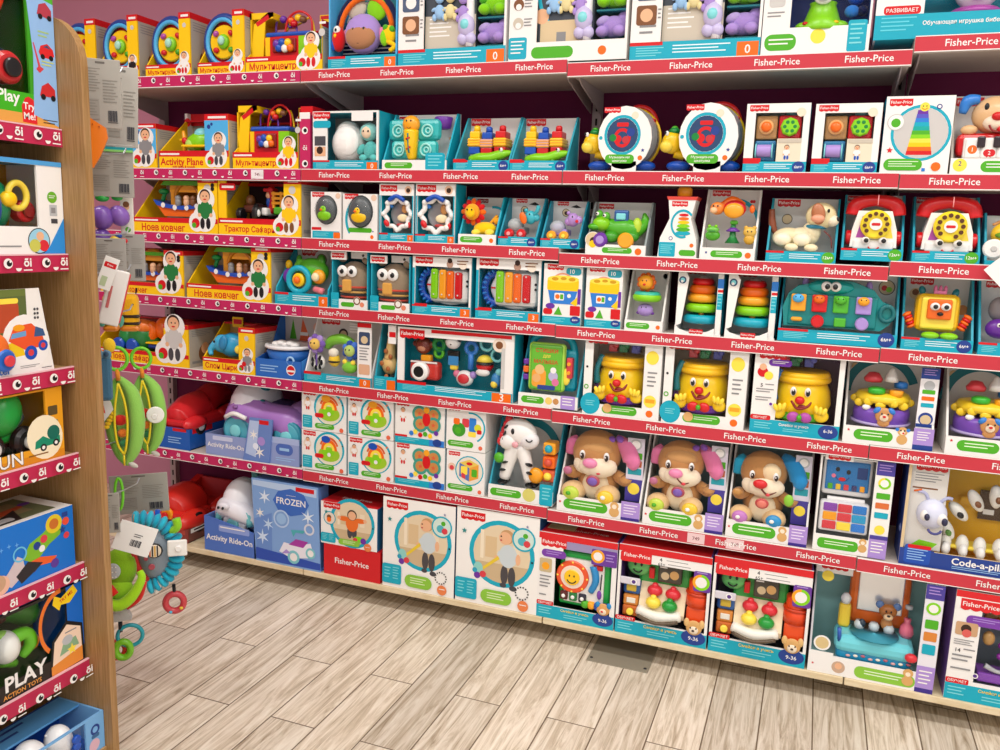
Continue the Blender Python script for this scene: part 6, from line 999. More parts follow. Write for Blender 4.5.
for x, c in ((.62, 'gr'), (.7, 'ap'), (.78, 'b'), (.87, 'p')): part('caterpillar_bead'); V(x, .08, .19, [(.03, 0), (.05, .02), (.05, .07), (.03, .09)], c)
part('puppy_cutout', 'c'); E(.86, .22, .0, .085, .08, .02, 'd8a060'); E(.86, .2, -.03, .045, .04, .02, 'f2dfc4'); E(.79, .27, .0, .03, .04, .02, '2a8ac8'); E(.93, .27, .0, .03, .04, .02, '2a8ac8'); E(.86, .22, -.12, .016, .012, .01, 'r'); done()
def bench(lab, l, rr, top):
    thing('boxed_learning_bench', lab, 'boxed toy', 6, l, rr, top, .17, 'boxed learning benches', y0=.003)
    part('carton', 'c'); window('w', '6a4a9a', '7a7f86', .03, .03, .16, .17, 'd8242a'); learn(); r(.36, 1, .83, .92, 'w'); t('4', .46, .895, .06, 'dg'); L(.52, .75, .88, .9, 1); t('65+', .47, .845, .05, 'dg'); L(.54, .78, .84, .86, 1); r(.82, 1, .62, .84, '6a3a9a', .02); o(.9, .72, .075, .03, 'lm'); o(.9, .72, .075, .03, 'ap', a0=90, a1=230); d(.9, .72, .06, 'w'); L(.85, .96, .8, .83, 1, 'lp'); B(.03, .25, .56, .64, 0, .04, 'd8d4de', .03); face('F'); d(.18, .6, .035, 'w'); d(.18, .6, .022, '5a3a8a'); r(.02, .36, .82, .93, 'd8242a', .02); logo(.2, .89, .32, 'd8242a')
    part('bench_frame'); B(.2, .78, .48, .85, .32, .6, '3aa848', .04); E(.2, .74, .28, .13, .12, .06, '6cc06c'); E(.17, .77, .15, .014, .02, .01, 'k'); E(.24, .77, .15, .014, .02, .01, 'k'); T(.2, .73, .15, .05, .008, 'k', a0=200, a1=340, n=14); sub('clock'); B(.32, .38, .62, .74, .22, .36, 'r', .01)
    part('picture_screen'); B(.42, .68, .6, .8, .2, .36, '4a443a', .02); face('F', .2); d(.6, .7, .05, 'd8a868'); d(.5, .68, .045, 'be'); L(.44, .52, .74, .78, 1, 'w')
    part('work_top'); GX([(.06, .3), (.32, .56), (.4, .54), (.1, .24)], .24, .74, 'ecd8b4')
    part('keyboard'); C([(.24, .28, .1), (.46, .255, .0), (.7, .28, .1)], .06, 'f2efe4', 4); B(.25, .71, .24, .32, .1, .2, 'f4f1e6', .03); sub('number_strip'); C([(.25, .255, -.09), (.46, .225, -.19), (.69, .255, -.09)], .02, '5a4a38', 4)
    for x, z, y, c in ((.4, .5, .2, 'd8303a'), (.6, .49, .2, 'd8303a'), (.4, .39, .08, 'yl'), (.58, .38, .08, '1f9a3a')): part('shape_button'); E(x, z, y, .085, .065, .075, c); E(x, z+.06, y, .035, .03, .035, c)
    part('side_block'); B(.05, .24, .42, .56, .15, .4, '2a5a9a', .03); sub('block_window'); B(.09, .2, .46, .53, .12, .16, 'd8b83a', .015); part('side_block'); B(.06, .23, .3, .42, .12, .38, 'd88a3a', .02); sub('block_window'); B(.1, .2, .33, .39, .1, .13, 'e8e4d8', .01); part('side_block'); B(.06, .23, .18, .3, .1, .36, 'c8682a', .02); sub('knob'); D(.15, .24, .09, .04, .03, 'yl')
    part('slide_tower'); V(.87, .25, .42, [(.13, 0), (.13, .12), (.11, .14), (.11, .28), (.08, .3)], 'e84a1e'); T(.87, .56, .25, .12, .02, 'c83a14', 'z'); B(.76, .98, .2, .42, .06, .5, 'e8501e', .03); sub('slide'); GX([(.03, .18), (.3, .34), (.3, .3), (.03, .16)], .8, .94, '1f4a9a')
    part('puppy_cutout', 'c'); E(.86, .21, .0, .085, .085, .02, 'd8a868'); E(.86, .19, -.03, .05, .045, .02, 'f4e4cc'); E(.78, .26, .0, .03, .05, .02, 'e2b878'); E(.94, .26, .0, .03, .05, .02, 'e2b878'); E(.86, .21, -.14, .016, .012, .01, '3a2a20'); E(.83, .235, -.12, .008, .012, .008, 'k'); E(.89, .235, -.12, .008, .012, .008, 'k')
    return done()
bench('toy learning bench carton touching the green easel carton, red tower at its side', 614.5, 705.5, 551)
bench('toy learning bench carton touching the orange mirror sink carton', 707.5, 804, 563.5)
thing('boxed_sink_toy', 'orange mirror over a pale blue toy wash basin in a white carton', 'boxed toy', 6, 807, 932, 573, .22, y0=.003)
part('carton', 'c'); tray('a9d0d0', 'e6e4e2', 'w', .17, .85, 1.0, '8fc0c0'); B(.86, 1, .1, .97, .0, .03, 'e8e6ee'); B(0, .3, .86, .99, .3, .34, 'w'); face('F'); r(.38, .86, .02, .13, '8cc63f', .05); L(.46, .8, .05, .1, 2, 'e8f8d8'); r(0, .2, .02, .2, 'w'); d(.25, .08, .055, 'c8a890'); d(.25, .09, .03, 'sk'); r(.86, 1, .0, .24, 'lp'); r(.86, 1, 0, .04, '3f2f8a'); L(.88, .98, .06, .2, 4, 'w'); r(.86, 1, .84, .97, '4a3f98'); L(.88, .98, .87, .95, 3, 'lp'); o(.93, .76, .045, .02, 'lm'); d(.93, .76, .036, 'w'); r(.88, .98, .58, .66, 'gr', .01); r(.88, .98, .47, .55, 'd8863a', .01); r(.88, .98, .35, .44, 't', .01); d(.8, .08, .045, 'd8a868'); d(.8, .15, .04, 'd8a868'); d(.8, .14, .02, 'f4e4cc'); d(.1, .28, .07, 'w'); d(.1, .28, .055, 'd8c08a'); star(.04, .08, .012, 'r'); face('F', .3); logo(.15, .93, .22); d(.1, .83, .05, 'yl')
part('mirror_frame'); B(.3, .8, .36, .99, .6, .75, 'e8702a', .05); sub('mirror', 'm'); B(.37, .74, .5, .93, .56, .62, 'eef0f2', .01)
part('wash_basin'); B(.2, .84, .2, .36, .06, .6, '6fd0dc', .06); B(.22, .82, .12, .24, .1, .5, '2a9ac8', .04); sub('bowl'); V(.52, .3, .36, [(.1, -.02), (.17, .012), (.2, .014)], '4fb8d0'); sub('speckles')
[E(.32+.06*i, .19+.008*(i % 3), .06, .02, .012, .01, ('d8a0a0', 'e8e0d0', 'b05a6a')[i % 3], n=8) for i in range(9)]
for x in (.4, .52, .64): part('tap'); V(x, .42, .36, [(.04, 0), (.045, .05), (.03, .08)], 'c8d4d8'); 
part('bear_figure'); E(.62, .56, .45, .075, .065, .05, 'b8743a'); E(.62, .53, .34, .04, .03, .03, 'e6c49a'); E(.55, .61, .45, .035, .035, .02, '5a7ab0'); E(.69, .61, .45, .035, .035, .02, '5a7ab0'); E(.62, .55, .3, .014, .01, .01, 'k'); E(.6, .58, .34, .008, .01, .01, 'k'); E(.64, .58, .34, .008, .01, .01, 'k'); E(.62, .44, .45, .05, .06, .04, 'c88a50')
part('soap_bottle'); V(.78, .42, .36, [(.045, 0), (.06, .04), (.05, .1), (.025, .13), (.03, .17)], 'e0708a'); sub('pump'); V(.78, .42, .62, [(.03, 0), (.03, .03)], 'sv'); part('toothpaste'); B(.22, .32, .36, .58, .35, .5, 'e8c83a', .03); sub('cap'); V(.27, .42, .58, [(.035, 0), (.045, .05), (.02, .09)], 'd8dadc'); part('red_car'); E(.81, .28, .03, .05, .04, .04, 'd8303a'); part('duck'); E(.42, .42, .4, .03, .04, .03, '2a3a4a'); part('blue_lever'); C([(.24, .3, .1), (.23, .42, .1)], .018, '2a5ab0', 1); done()
thing('boxed_fruit_basket', 'toy carton with purple grapes and blue basket at the bottom right corner', 'boxed toy', 6, 943, 1050, 598, .17, y0=.003)
part('carton', 'c'); window('w', '6a4a9a', '8a9aa4', .26, .03, .18, .14, 'd8242a'); learn(); r(0, .46, .84, .99, 'w'); r(0, .7, .94, 1, 'd8242a'); logo(.24, .88, .38, 'd8242a'); r(.12, .52, .7, .79, '7a3fa8', .05); L(.18, .44, .73, .77, 2, 'lp'); r(.03, .24, .6, .72, 'c8a07a', .02); d(.13, .66, .05, 'hr'); d(.14, .62, .045, 'd8605a'); t('14', .08, .46, .06, 'dg'); L(.13, .24, .45, .48, 1); L(.03, .22, .5, .56, 3); L(.03, .22, .34, .42, 2); L(.03, .22, .26, .3, 1); d(.27, .25, .03, 'w'); d(.27, .25, .02, '5a3a8a')
part('grapes'); [E(.5+.055*(i % 4)+.025*(i//4 % 2), .52-.05*(i//4), .2, .034, .034, .034, '8a2a9a', n=12) for i in range(12)]
part('carrot'); C([(.42, .72, .3), (.62, .62, .25), (.78, .54, .25)], [.05, .05, .02], 'e8802a'); part('potato'); E(.38, .56, .25, .06, .08, .05, 'c89a5a'); part('bread'); E(.42, .7, .5, .08, .09, .05, 'c8a060'); part('basket'); V(.85, .4, .2, [(.14, 0), (.2, .1), (.22, .3)], '2a5ac0'); sub('basket_rim'); T(.85, .5, .4, .22, .02, 'b', 'z'); part('spoon'); C([(.36, .34, .1), (.5, .3, .1), (.62, .36, .1)], [.03, .02, .06], 'sv'); part('purple_tray'); B(.3, .8, .18, .27, .1, .5, '8a4ab8', .02); pane(.26, .03, .18, .14); done()
# ================================================================== wooden side unit on the left, facing the aisle
CX, CY = -1.715, -1.14; LZ = [1.655, 1.362, 1.085, .863, .571, .302, .06]
M_OAK = wood_mat('oak_veneer', '94703f', 'b0885a', (30, 30, 1.2)); M_OAKD = wood_mat('oak_veneer_shelf', 'a07a48', 'bb9464', (1.2, 14, 14))
LEN = 1.1
thing_at('wooden_shelf_unit', 'oak shelf unit with wavy pink owl-eye strips and a round-topped end panel at the left', 'shelf', (CX, CY-LEN/2, 0), LEN, 2, .45, None, pi/2)
part('end_panel', 'd'); pts = [(-.069, 0), (.47, 0), (.47, 1.917), (.045, 1.917)]+[(-.069+.114*(1-sin(a)), 1.917-.114*(1-cos(a))) for a in [radians(10*i) for i in range(1, 9)]]+[(-.069, 1.80)]
n = len(pts); x0, x1 = LEN/2, LEN/2+.021
P.cur.add([(x0, b, c) for b, c in pts]+[(x1, b, c) for b, c in pts], [tuple(range(n)), tuple(range(2*n-1, n-1, -1))]+[(i, i+n, (i+1) % n+n, (i+1) % n) for i in range(n)], M_OAK)
part('back_board', 'd'); P.cur.add(*box_g((-LEN/2, .44, .05), (LEN/2, .455, 1.9)), M_OAK)
for z in LZ:
    part('shelf_board', 'd'); P.cur.add(*box_g((-LEN/2, .004 if z > .1 else -.048, z-.03), (LEN/2-.001, .44, z)), M_OAKD)
    if z > .1:
        sub('price_strip', 'c'); P.w, P.h, P.d = LEN, .039, .004; B(0, .999, 0, 1, -.5, 1, 'c02a52'); B(0, .999, 1, 1.08, -.7, 1, 'e8b8c0'); face('F', -.5); k = P.h/P.w
        for i in range(11):
            u = (i+.3)/11; s = .0115/P.w; d(u, .56, s, 'w'); d(u+s*.25, .56, s*.6, 'k'); d(u+s*.5, .66, s*.22, 'w'); t('õi', u+.5/11, .6, .028/P.w, 'w', bold=.025); r(u+.5/11-s, u+.5/11+s, .12, .19, 'w'); d(u+.26/11, .28, s*.65, 'w', a0=180, a1=360, n=8)
        P.cur.v = [(x, y, c+z-.039) for x, y, c in P.cur.v]
part('kick_board', 'd'); P.cur.add(*box_g((-LEN/2, .02, 0), (LEN/2, .04, .03)), M_OAKD)
for z in (1.83, 1.62, 1.41, 1.31, 1.2, .845, .7): part('peg_hook', 'm'); C2 = [(LEN/2+.02, .06, z), (LEN/2+.2, .06, z), (LEN/2+.25, .06, z+.006), (LEN/2+.26, .06, z+.02)]; P.cur.add(*tube_g(C2, .0022, 8), mat('sv', 'm'))
flush()
def y_at(px, X, z):
    q = (px-500)/FPX; dx, dz = X-CAM.x, z-CAM.z; a = CR.y-q*_f.y; b = (CR.x-q*_f.x)*dx+(CR.z-q*_f.z)*dz; return CAM.y-b/a
FX = -1.721
def left(name, lab, row, rr, topxy, w=.3, d_=.18, h=None):
    X0 = FX if row < 6 else -1.672; z = LZ[row]+.0006; yr = min(CY-.002, y_at(rr, X0, z)); hh = h or onX(topxy[0], topxy[1], X0).z-z
    if row: hh = min(hh, LZ[row-1]-.032-z)
    return thing_at(name, lab, 'boxed toy', (X0, yr-w/2, z), w, hh, d_, None, pi/2)
left('boxed_red_toy_car', 'red toy car in a black and green carton with a Try Me badge', 0, 62, 0, h=.36)
part('carton', 'c'); window('3a9a1e', '3a9a1e', '14161c', .05, .24, .2, .1); face('F'); r(0, 1, 0, .075, 'e0a04a'); r(0, .8, .075, .2, '3fae1e'); t('Play', .57, .155, .12, 'w', .3, .02); g([(.68, .02), (.675, .12), (.71, .17), (.74, .18), (.78, .165), (.805, .12), (.805, .015)], 'd8242a'); t('Try', .74, .115, .07, 'w', bold=.02); t('Me!', .74, .06, .07, 'w', bold=.02); g([(.78, .075), (1, .02), (1, .8), (.76, .82), (.8, .45)], '8fb8e6'); g([(.76, .82), (1, .78), (1, 1), (.76, 1)], '4fae2a'); r(.85, .98, .025, .05, '3a2a1a') if 0 else L(.86, .99, .02, .055, 2, '4a3a2a')
g([(.85, .47), (.87, .51), (.93, .53), (.98, .5), (.99, .46), (.95, .44), (.87, .44)], 'd8242a'); d(.885, .445, .02, 'k'); d(.96, .445, .02, 'k'); g([(.89, .505), (.93, .52), (.96, .5)], '3a4a6a'); g([(.8, .52), (.81, .52), (.86, .38), (.89, .37), (.85, .34), (.82, .36), (.84, .38)], 'd0404a'); L(.85, .95, .55, .6, 2, 'a8c878'); L(.87, .98, .38, .42, 2, 'c8d070')
g([(.84, .2), (.86, .26), (.92, .29), (.98, .25), (.98, .2)], 'c82a2e'); d(.87, .195, .022, 'k'); d(.96, .195, .022, 'k'); g([(.85, .7), (.87, .76), (.93, .78), (.98, .74), (.98, .68)], 'b03a4a'); d(.88, .69, .02, 'k'); d(.96, .69, .02, 'k')
part('toy_car'); E(.45, .62, .4, .2, .26, .2, 'e8401a'); C([(.3, .55, .3), (.5, .7, .2), (.66, .86, .3)], [.1, .12, .08], 'e8401a'); B(.3, .75, .3, .48, .3, .7, '2a3a52', .05); part('wheel'); D(.62, .34, .2, .12, .1, 'c82a2e'); sub('hub'); D(.62, .34, .02, .07, .03, 'k'); pane(.05, .24, .2, .1); done()
left('boxed_wobble_toys', 'green, yellow and red ring toys in a white carton with a yellow inside, upper left', 1, 66, (62, 163))
part('carton', 'c'); window('w', 'w', 'd89a10', .05, .23, .3, .05, '5aa0d8'); face('F'); g([(.72, 0), (1, 0), (1, .4), (.93, .25), (.85, .08)], '2f8fdc'); d(.9, .62, .045, '6ab02a'); L(.87, .93, .6, .64, 2, 'w'); r(.87, .94, .42, .54, 'sv'); r(.885, .925, .45, .51, 'g'); r(.88, .94, .34, .39, 'dg'); d(.76, .15, .1, 'k'); d(.76, .15, .093, '9ad0e8'); d(.77, .2, .035, 'sk'); d(.8, .1, .045, 'd8303a'); d(.72, .1, .05, 'c8c85a'); L(.4, .6, .06, .1, 1, 'g'); r(0, 1, .95, 1, '4fa0dc')
part('barrel'); E(.5, .52, .35, .16, .22, .16, '0f8a5a'); E(.4, .5, .2, .12, .2, .12, 'b'); part('yellow_ring'); T(.64, .62, .1, .08, .025, 'yl', sz=1.2); E(.56, .58, .1, .07, .06, .05, 'y'); part('red_cup'); D(.74, .46, .3, .085, .1, 'd8242a'); D(.74, .46, .12, .05, .02, '8a1010'); part('side_panel', 'c'); B(.62, .77, .32, .95, .9, .95, 'c88a10'); pane(.05, .23, .3, .05); done()
left('boxed_toy_transporter', 'white carton picturing a red and yellow toy lorry, third shelf of the wooden unit', 2, 54.5, (42, 286), w=.26)
part('carton', 'c'); G([(0, 0), (0, .98), (.88, .98), (1, 0)], 0, .03, 'f0eeea'); B(0, .9, 0, .97, .9, 1, '8a8a5a'); B(0, .97, 0, .02, .03, .9, 'w'); face('F'); r(0, .74, .42, .98, '6a7a3a'); r(.1, .74, .42, .9, '5a6a3a'); r(.2, .66, .5, .86, 'b84a2a', .06); r(.3, .66, .82, .88, 'yl', .02); g(ell(.72, .36, .24, .26, 20, 20), 'f2f0ee'); g([(.52, .2), (.52, .36), (.66, .42), (.7, .22)], 'f0c81a'); g([(.54, .4), (.6, .56), (.78, .58), (.88, .46), (.92, .3), (.7, .28)], 'e8562a'); d(.65, .54, .06, 'f0a01a', .5); g([(.56, .42), (.58, .48), (.72, .5), (.72, .44)], '6aa0d0'); g([(.8, .42), (.82, .54), (.9, .5), (.92, .42)], '3a5a8a'); d(.76, .24, .065, 'b'); d(.76, .24, .03, 'd8404a'); d(.89, .31, .05, 'b'); d(.89, .31, .025, 'd8404a'); r(.78, .9, .62, .8, 'lg') if 0 else [d(.82+.03*(i % 2), .64+.05*(i//2), .012, 'dg') for i in range(6)]
t('Transporter', .3, .06, .1, '2f6fc8', .6, .02); L(.64, .84, .06, .1, 2, 'g'); L(.86, .97, .03, .05, 1, 'k')
part('toy_lorry'); B(.2, .56, .12, .34, -.2, -.02, 'd8a01a', .05) if 0 else E(.42, .3, .0, .12, .16, .06, 'e8702a'); sub('wheel'); D(.46, .2, -.02, .1, .06, '2a6ac8'); sub('hub'); D(.46, .2, -.14, .05, .02, 'd8404a'); done()
left('boxed_green_mixer_truck', 'green toy cement mixer truck in an orange carton lettered FUN', 3, 65, (60, 386))
part('carton', 'c'); window('e8a01e', 'e8a01e', '1c3a24', .03, .16, .2, .02); face('F'); r(0, 1, 0, .12, 'd88a1a'); r(.86, .95, .62, .75, '5a4a2a', .01); r(.86, .95, .42, .55, '8a8a5a', .01); B(.56, .98, .08, .5, -.03, .0, 'f0b84a', .1) if 0 else g(ell(.82, .34, .165, .185, 20, 20), 'f4e8c8'); g([(.72, .2), (.73, .3), (.8, .36), (.86, .3), (.96, .32), (.96, .22)], '0f8a6a'); d(.9, .38, .06, '0f6a5a'); d(.8, .2, .03, 'k'); d(.8, .2, .015, 'w'); d(.92, .23, .03, 'k'); d(.92, .23, .015, 'w'); t('FUN', .47, .13, .15, '2a2020', .4, .04); t('FUN', .47, .13, .15, 'w', .4, .012); L(.66, .84, .08, .13, 1, '8a5a1a')
part('mixer_drum'); E(.56, .72, .3, .17, .2, .16, '0f9a3a', -20); E(.5, .6, .4, .14, .12, .12, '127a34'); part('truck_body'); B(.25, .78, .28, .46, .25, .7, '16b040', .05); B(.28, .48, .44, .7, .25, .7, '14a83c', .04); sub('window'); B(.3, .44, .52, .66, .22, .27, 'a8c8b8', .01); sub('headlamp'); E(.36, .46, .2, .05, .03, .03, 'd8a08a')
for x in (.4, .72): part('wheel'); D(x, .3, .22, .12, .08, 'k'); sub('hub'); D(x, .3, .08, .055, .03, 'lg')
part('mixer_arm'); C([(.68, .5, .25), (.74, .62, .25), (.7, .8, .3)], .02, 'dg'); pane(.03, .16, .2, .02); done()
left('blue_walker_carton', 'blue carton with a photographed baby pushing a green walker toy', 4, 75.5, (74, 504), w=.34)
part('carton', 'c'); closed('1272d0', '0f62b8', 'eeece8', '0f62b8'); face('T'); r(.04, .9, .1, .92, '6a7050'); r(.1, .8, .3, .8, '8a7a5a'); g([(.4, .3), (.8, .5), (.82, .6), (.3, .5)], 'b84a2a'); g([(.2, .1), (.62, .1), (.72, .5), (.5, .3)], '2a2024'); d(.85, .6, .05, 'p', .6); r(.3, .6, .15, .3, 'c0c0c4', .03); face('F')
g([(.56, .42), (.62, .62), (.74, .72), (.86, .9), (.9, .84), (.88, .6), (.78, .5), (.7, .36), (.62, .34)], '7cb82a'); d(.83, .8, .07, 'e0c82a'); d(.83, .8, .04, 'c8702a'); d(.74, .62, .03, 'd8404a'); d(.68, .55, .03, 'nv'); d(.72, .48, .025, 'w'); g([(.58, .33), (.64, .24), (.8, .2), (.84, .28), (.7, .36)], 'e8602a'); d(.82, .17, .035, '5a3a9a'); d(.64, .22, .03, '5a3a9a'); g([(.38, .2), (.44, .3), (.52, .5), (.56, .44), (.58, .22), (.46, .06)], 'cfc0c4'); g([(.5, .2), (.6, .36), (.72, .26), (.66, .18), (.54, .06)], '2a262a'); d(.38, .16, .07, 'e8b8a0'); d(.36, .2, .06, 'c8a080'); o(.54, .52, .05, .012, '6ac0e8'); [star(.4+.06*i, .68+.02*(i % 2), .02, '6ab0f0', 4, .3) for i in range(3)]; d(.93, .78, .03, 'e8503a'); r(.9, .95, .86, .93, 'nv'); d(.93, .55, .025, 'd8404a'); star(.9, .66, .03, 'nv'); done()
left('boxed_space_gun_toys', 'dark toy carton lettered PLAY with a green and white toy, below the blue walker carton', 5, 85, (78, 582), w=.32)
part('carton', 'c'); window('2a2420', '1f6fd0', '3a5a24', .02, .15, .2, .03); face('F'); r(.85, 1, .2, 1, '1268c8'); g([(.72, .86), (.74, .96), (.8, .9), (.92, 1.0), (.96, .9), (.88, .8), (.8, .82), (.78, .76)], 'f4d01a'); t('TRY ME', .85, .89, .05, 'r', .13, .02, 20); o(.8, .62, .2, .03, 'e8782a', 1.3, a0=90, a1=230); g([(.66, .0), (.7, .42), (.84, .6), (.99, .48), (1, .02)], 'k'); g([(.68, .0), (.72, .4), (.84, .55), (.97, .45), (.98, .02)], 'f4d8c0'); g([(.68, .0), (.68, .12), (.98, .2), (.98, .02)], 'e8903a'); g([(.76, .2), (.8, .34), (.92, .36), (.95, .24)], '8ab08a'); d(.84, .36, .05, 'sv', .8); star(.88, .22, .05, 'yl'); L(.82, .93, .42, .46, 1, 'g')
t('PLAY', .46, .2, .16, 'w', .5, .03); t('ACTION TOYS', .42, .06, .05, 'e8a04a', .5, .02)
part('toy_blaster'); E(.38, .55, .2, .1, .13, .12, 'e4e6e0'); C([(.42, .6, .2), (.54, .62, .15), (.58, .48, .15), (.52, .34, .2)], [.06, .05, .05, .03], '6ac81e'); C([(.36, .4, .2), (.46, .3, .2)], [.05, .03], '5ab01a'); E(.36, .68, .2, .06, .05, .05, '8fc84a'); part('orange_ball'); E(.62, .44, .25, .07, .07, .06, 'f0921e'); part('toy_dinosaur'); C([(.4, .86, .6), (.58, .84, .55), (.72, .7, .55), (.78, .55, .6)], [.08, .12, .12, .06], '3a8a2a'); part('brown_block'); E(.44, .78, .5, .12, .05, .06, '6a3a2a'); pane(.02, .15, .2, .03); done()
left('boxed_white_robot_pets', 'white robot pets with blue eyes in a pale blue carton at the bottom', 6, 108.5, (106, 708), w=.42, d_=.16)
part('carton', 'c'); window('7ab4e8', '7ab4e8', '1a4fa8', .03, .14, .12, .05, '5aa0dc', top=.5); face('F'); face('T'); L(.3, .7, .6, .9, 2, 'nv'); face('F'); d(.93, .62, .035, 'nv'); d(.93, .62, .02, '7ab4e8'); r(.9, .96, .4, .5, '3a6a9a', .01); d(.92, .22, .04, 'e0b8c8'); L(.2, .6, .03, .09, 2, 'w')
part('robot_pet'); E(.76, .6, .3, .075, .1, .09, 'f2f4f6'); E(.76, .36, .35, .065, .075, .07, 'e8ecf0'); sub('eye'); D(.79, .68, .02, .028, .02, 'b'); sub('eye'); D(.79, .5, .02, .026, .02, 'b'); sub('antenna'); C([(.72, .78, .4), (.7, .83, .4)], .006, 'w', 1); part('robot_pet'); E(.57, .52, .35, .1, .12, .1, 'f0f2f4'); sub('visor'); E(.6, .4, .1, .06, .05, .05, '1a3a6a'); pane(.03, .14, .12, .05); done()
# ================================================================== toys and cards on the hooks behind the panel
def hang(name, lab, cat, l, rr, top, bot, Y, d_=.01, grp=None, rot=0):
    a = onY((l+rr)/2, bot, Y); k = (onY((l+rr)/2, (top+bot)/2, Y)-CAM).dot(_f)/FPX; th = .85*math.atan2(CAM.x-a.x, a.y-CAM.y)
    o_ = thing_at(name, lab, cat, a, (rr-l)*k, (bot-top)*k*1.01, d_, grp, th)      # turned towards the aisle
    if rot: o_.rotation_euler = (0, radians(-rot), th)
    return o_
def cardback(col='aaa69e', bars=1, hd=None):
    B(0, 1, 0, 1, 0, .3, col, .05); face('F')
    r(.38, .62, .93, .96, '6a6660', .02)
    L(.08, .5, .5, .86, 9, '8c8880', .3); L(.55, .92, .35, .7, 8, '8f8b83', .3); o(.2, .3, .1, .012, '8a867e') if 0 else r(.08, .45, .12, .42, '9c9890'); L(.1, .42, .15, .4, 6, '8a867e', .3)
    if bars:
        for i in range(9): r(.66+.025*i, .675+.025*i+.006*(i % 3), .1, .26, 'dg')
        L(.65, .9, .06, .09, 1, 'dg')
    if hd: r(0, 1, .9, 1, hd)
hang('hanging_card', 'large grey printed card back hanging highest beside the wooden panel', 'hang card', 84, 121, 62, 128, -.98); part('card', 'c'); cardback(); done()
hang('hanging_card', 'tall grey card back with a low barcode, hanging just right of the highest card', 'hang card', 107, 137, 70, 147, -.86, rot=-2); part('card', 'c'); cardback('b4b0a8'); done()
hang('hanging_orange_toy', 'flat orange plastic toy hanging against the wooden panel', 'toy', 84, 108, 119, 168, -1.03, .02); part('toy_plate'); G([(0, .1), (.1, .95), (.3, 1), (.95, .8), (1, .6), (.7, .25), (.4, 0)], 0, .6, 'f07f1e'); [D(.2+.25*i, .9-.04*i, -.02, .03, .05, 'c05a10', 10) for i in range(3)]; done()
hang('hanging_card', 'grey card back with a teal and green top edge above the purple rattles', 'hang card', 92, 133, 146, 197, -.9); part('card', 'c'); cardback('a8a49c'); B(-.0, 1, .9, .95, -.5, .4, '1f9aa8'); B(0, 1, .86, .9, -.6, .4, '8ad070'); done()
hang('hanging_purple_rattle', 'purple bulbous rattle pair with green leaves hanging under the teal edged card', 'toy', 93, 127, 198, 243, -.92, .06); part('rattle_body'); E(.28, .55, .5, .32, .36, .3, '7d55b0'); E(.24, .1, .5, .28, .28, .25, '6d48a0'); sub('leaf'); E(.3, .98, .5, .2, .12, .14, '2fb04a'); part('rattle_body'); E(.74, .6, .6, .28, .32, .26, '8a62bc', 30); sub('leaf'); E(.7, 1.0, .6, .16, .1, .1, '2fb04a'); part('bead_strip'); E(.62, .08, .3, .16, .1, .1, 'e8c83a'); E(.85, .05, .3, .12, .09, .1, 'd8303a'); E(.5, .02, .2, .1, .08, .1, 'w'); E(.72, .16, .3, .1, .08, .08, 'b'); part('paper_card', 'c'); B(.75, 1.12, .15, 1.05, .85, .95, 'e8e4d8', .03); face('F', .85); d(.92, .8, .09, 'sk'); d(.92, .86, .09, 'br'); d(.92, .6, .1, 'd88a7a'); d(.95, .3, .08, 'gr'); done()
hang('hanging_card', 'rounded grey blister card back, the left one of the pair above the bees', 'hang card', 94, 126, 239, 282, -.93); part('card', 'c'); cardback('a9a6a0', 0); L(.1, .6, .1, .3, 3, 'g'); done()
hang('hanging_card', 'rounded grey blister card back with barcodes, the right one of the pair above the bees', 'hang card', 117, 145, 235, 281, -.86); part('card', 'c'); cardback('a4a19b'); done()
hang('hanging_tag', 'white paper tag with a red lettered label near the striped bees', 'tag', 95, 109, 256, 289, -1.02, .006, None, -20); part('tag_card', 'c'); B(0, 1, 0, 1, 0, .3, 'f0eeea', .1); face('F'); r(.1, .9, .68, .84, 'r', .06); t('Price', .5, .76, .2, 'w', .7); r(.2, .6, .1, .4, 'b8c8a0'); done()
hang('hanging_white_frame', 'white flat toy with a red rim hanging tilted in front of the bees', 'toy', 98, 117, 269, 325, -1.0, .02, None, -14); part('plate'); B(0, 1, 0, 1, 0, .4, 'e8e4e0', .2); B(.72, 1.06, .06, .98, .2, .7, 'd8303a', .15); B(.2, .35, .3, .7, -.06, 0, 'c86a6a', .05); done()
def bee(lab, l, rr, top, bot, Y):
    hang('hanging_bee', lab, 'toy', l, rr, top, bot, Y, .05, 'hanging bees')
    part('bee_body', 'f'); B(.08, .92, .04, .92, .1, .9, 'f0b41e', .26); sub('stripe'); B(.04, .96, .36, .44, .04, .96, '2a1a14', .1); sub('stripe'); B(.03, .97, .2, .27, .04, .96, '2a1a14', .1); sub('belly'); B(.06, .94, .05, .2, .06, .94, 'e88a2e', .26)
    for x in (.3, .7): sub('eye', 'p'); E(x, .68, .06, .03, .04, .03, 'k')
    part('antenna', 'f'); C([(.8, .92, .5), (.85, 1.05, .5)], .04, 'k'); part('wing', 'f'); E(.3, 1.02, .4, .14, .22, .06, 'eceae4', 15); part('wing', 'f'); E(.1, .3, -.1, .2, .32, .08, '5fb0a0', -10); part('hanging_loop', 'p'); T(.4, 1.02, .4, .12, .02, 'yl'); return done()
bee('yellow and orange striped bee half hidden by the white red-rimmed toy', 102, 119, 292, 334, -.93); bee('yellow and orange striped bee hanging clear to the right of its twin', 119, 140, 291, 334, -.86)
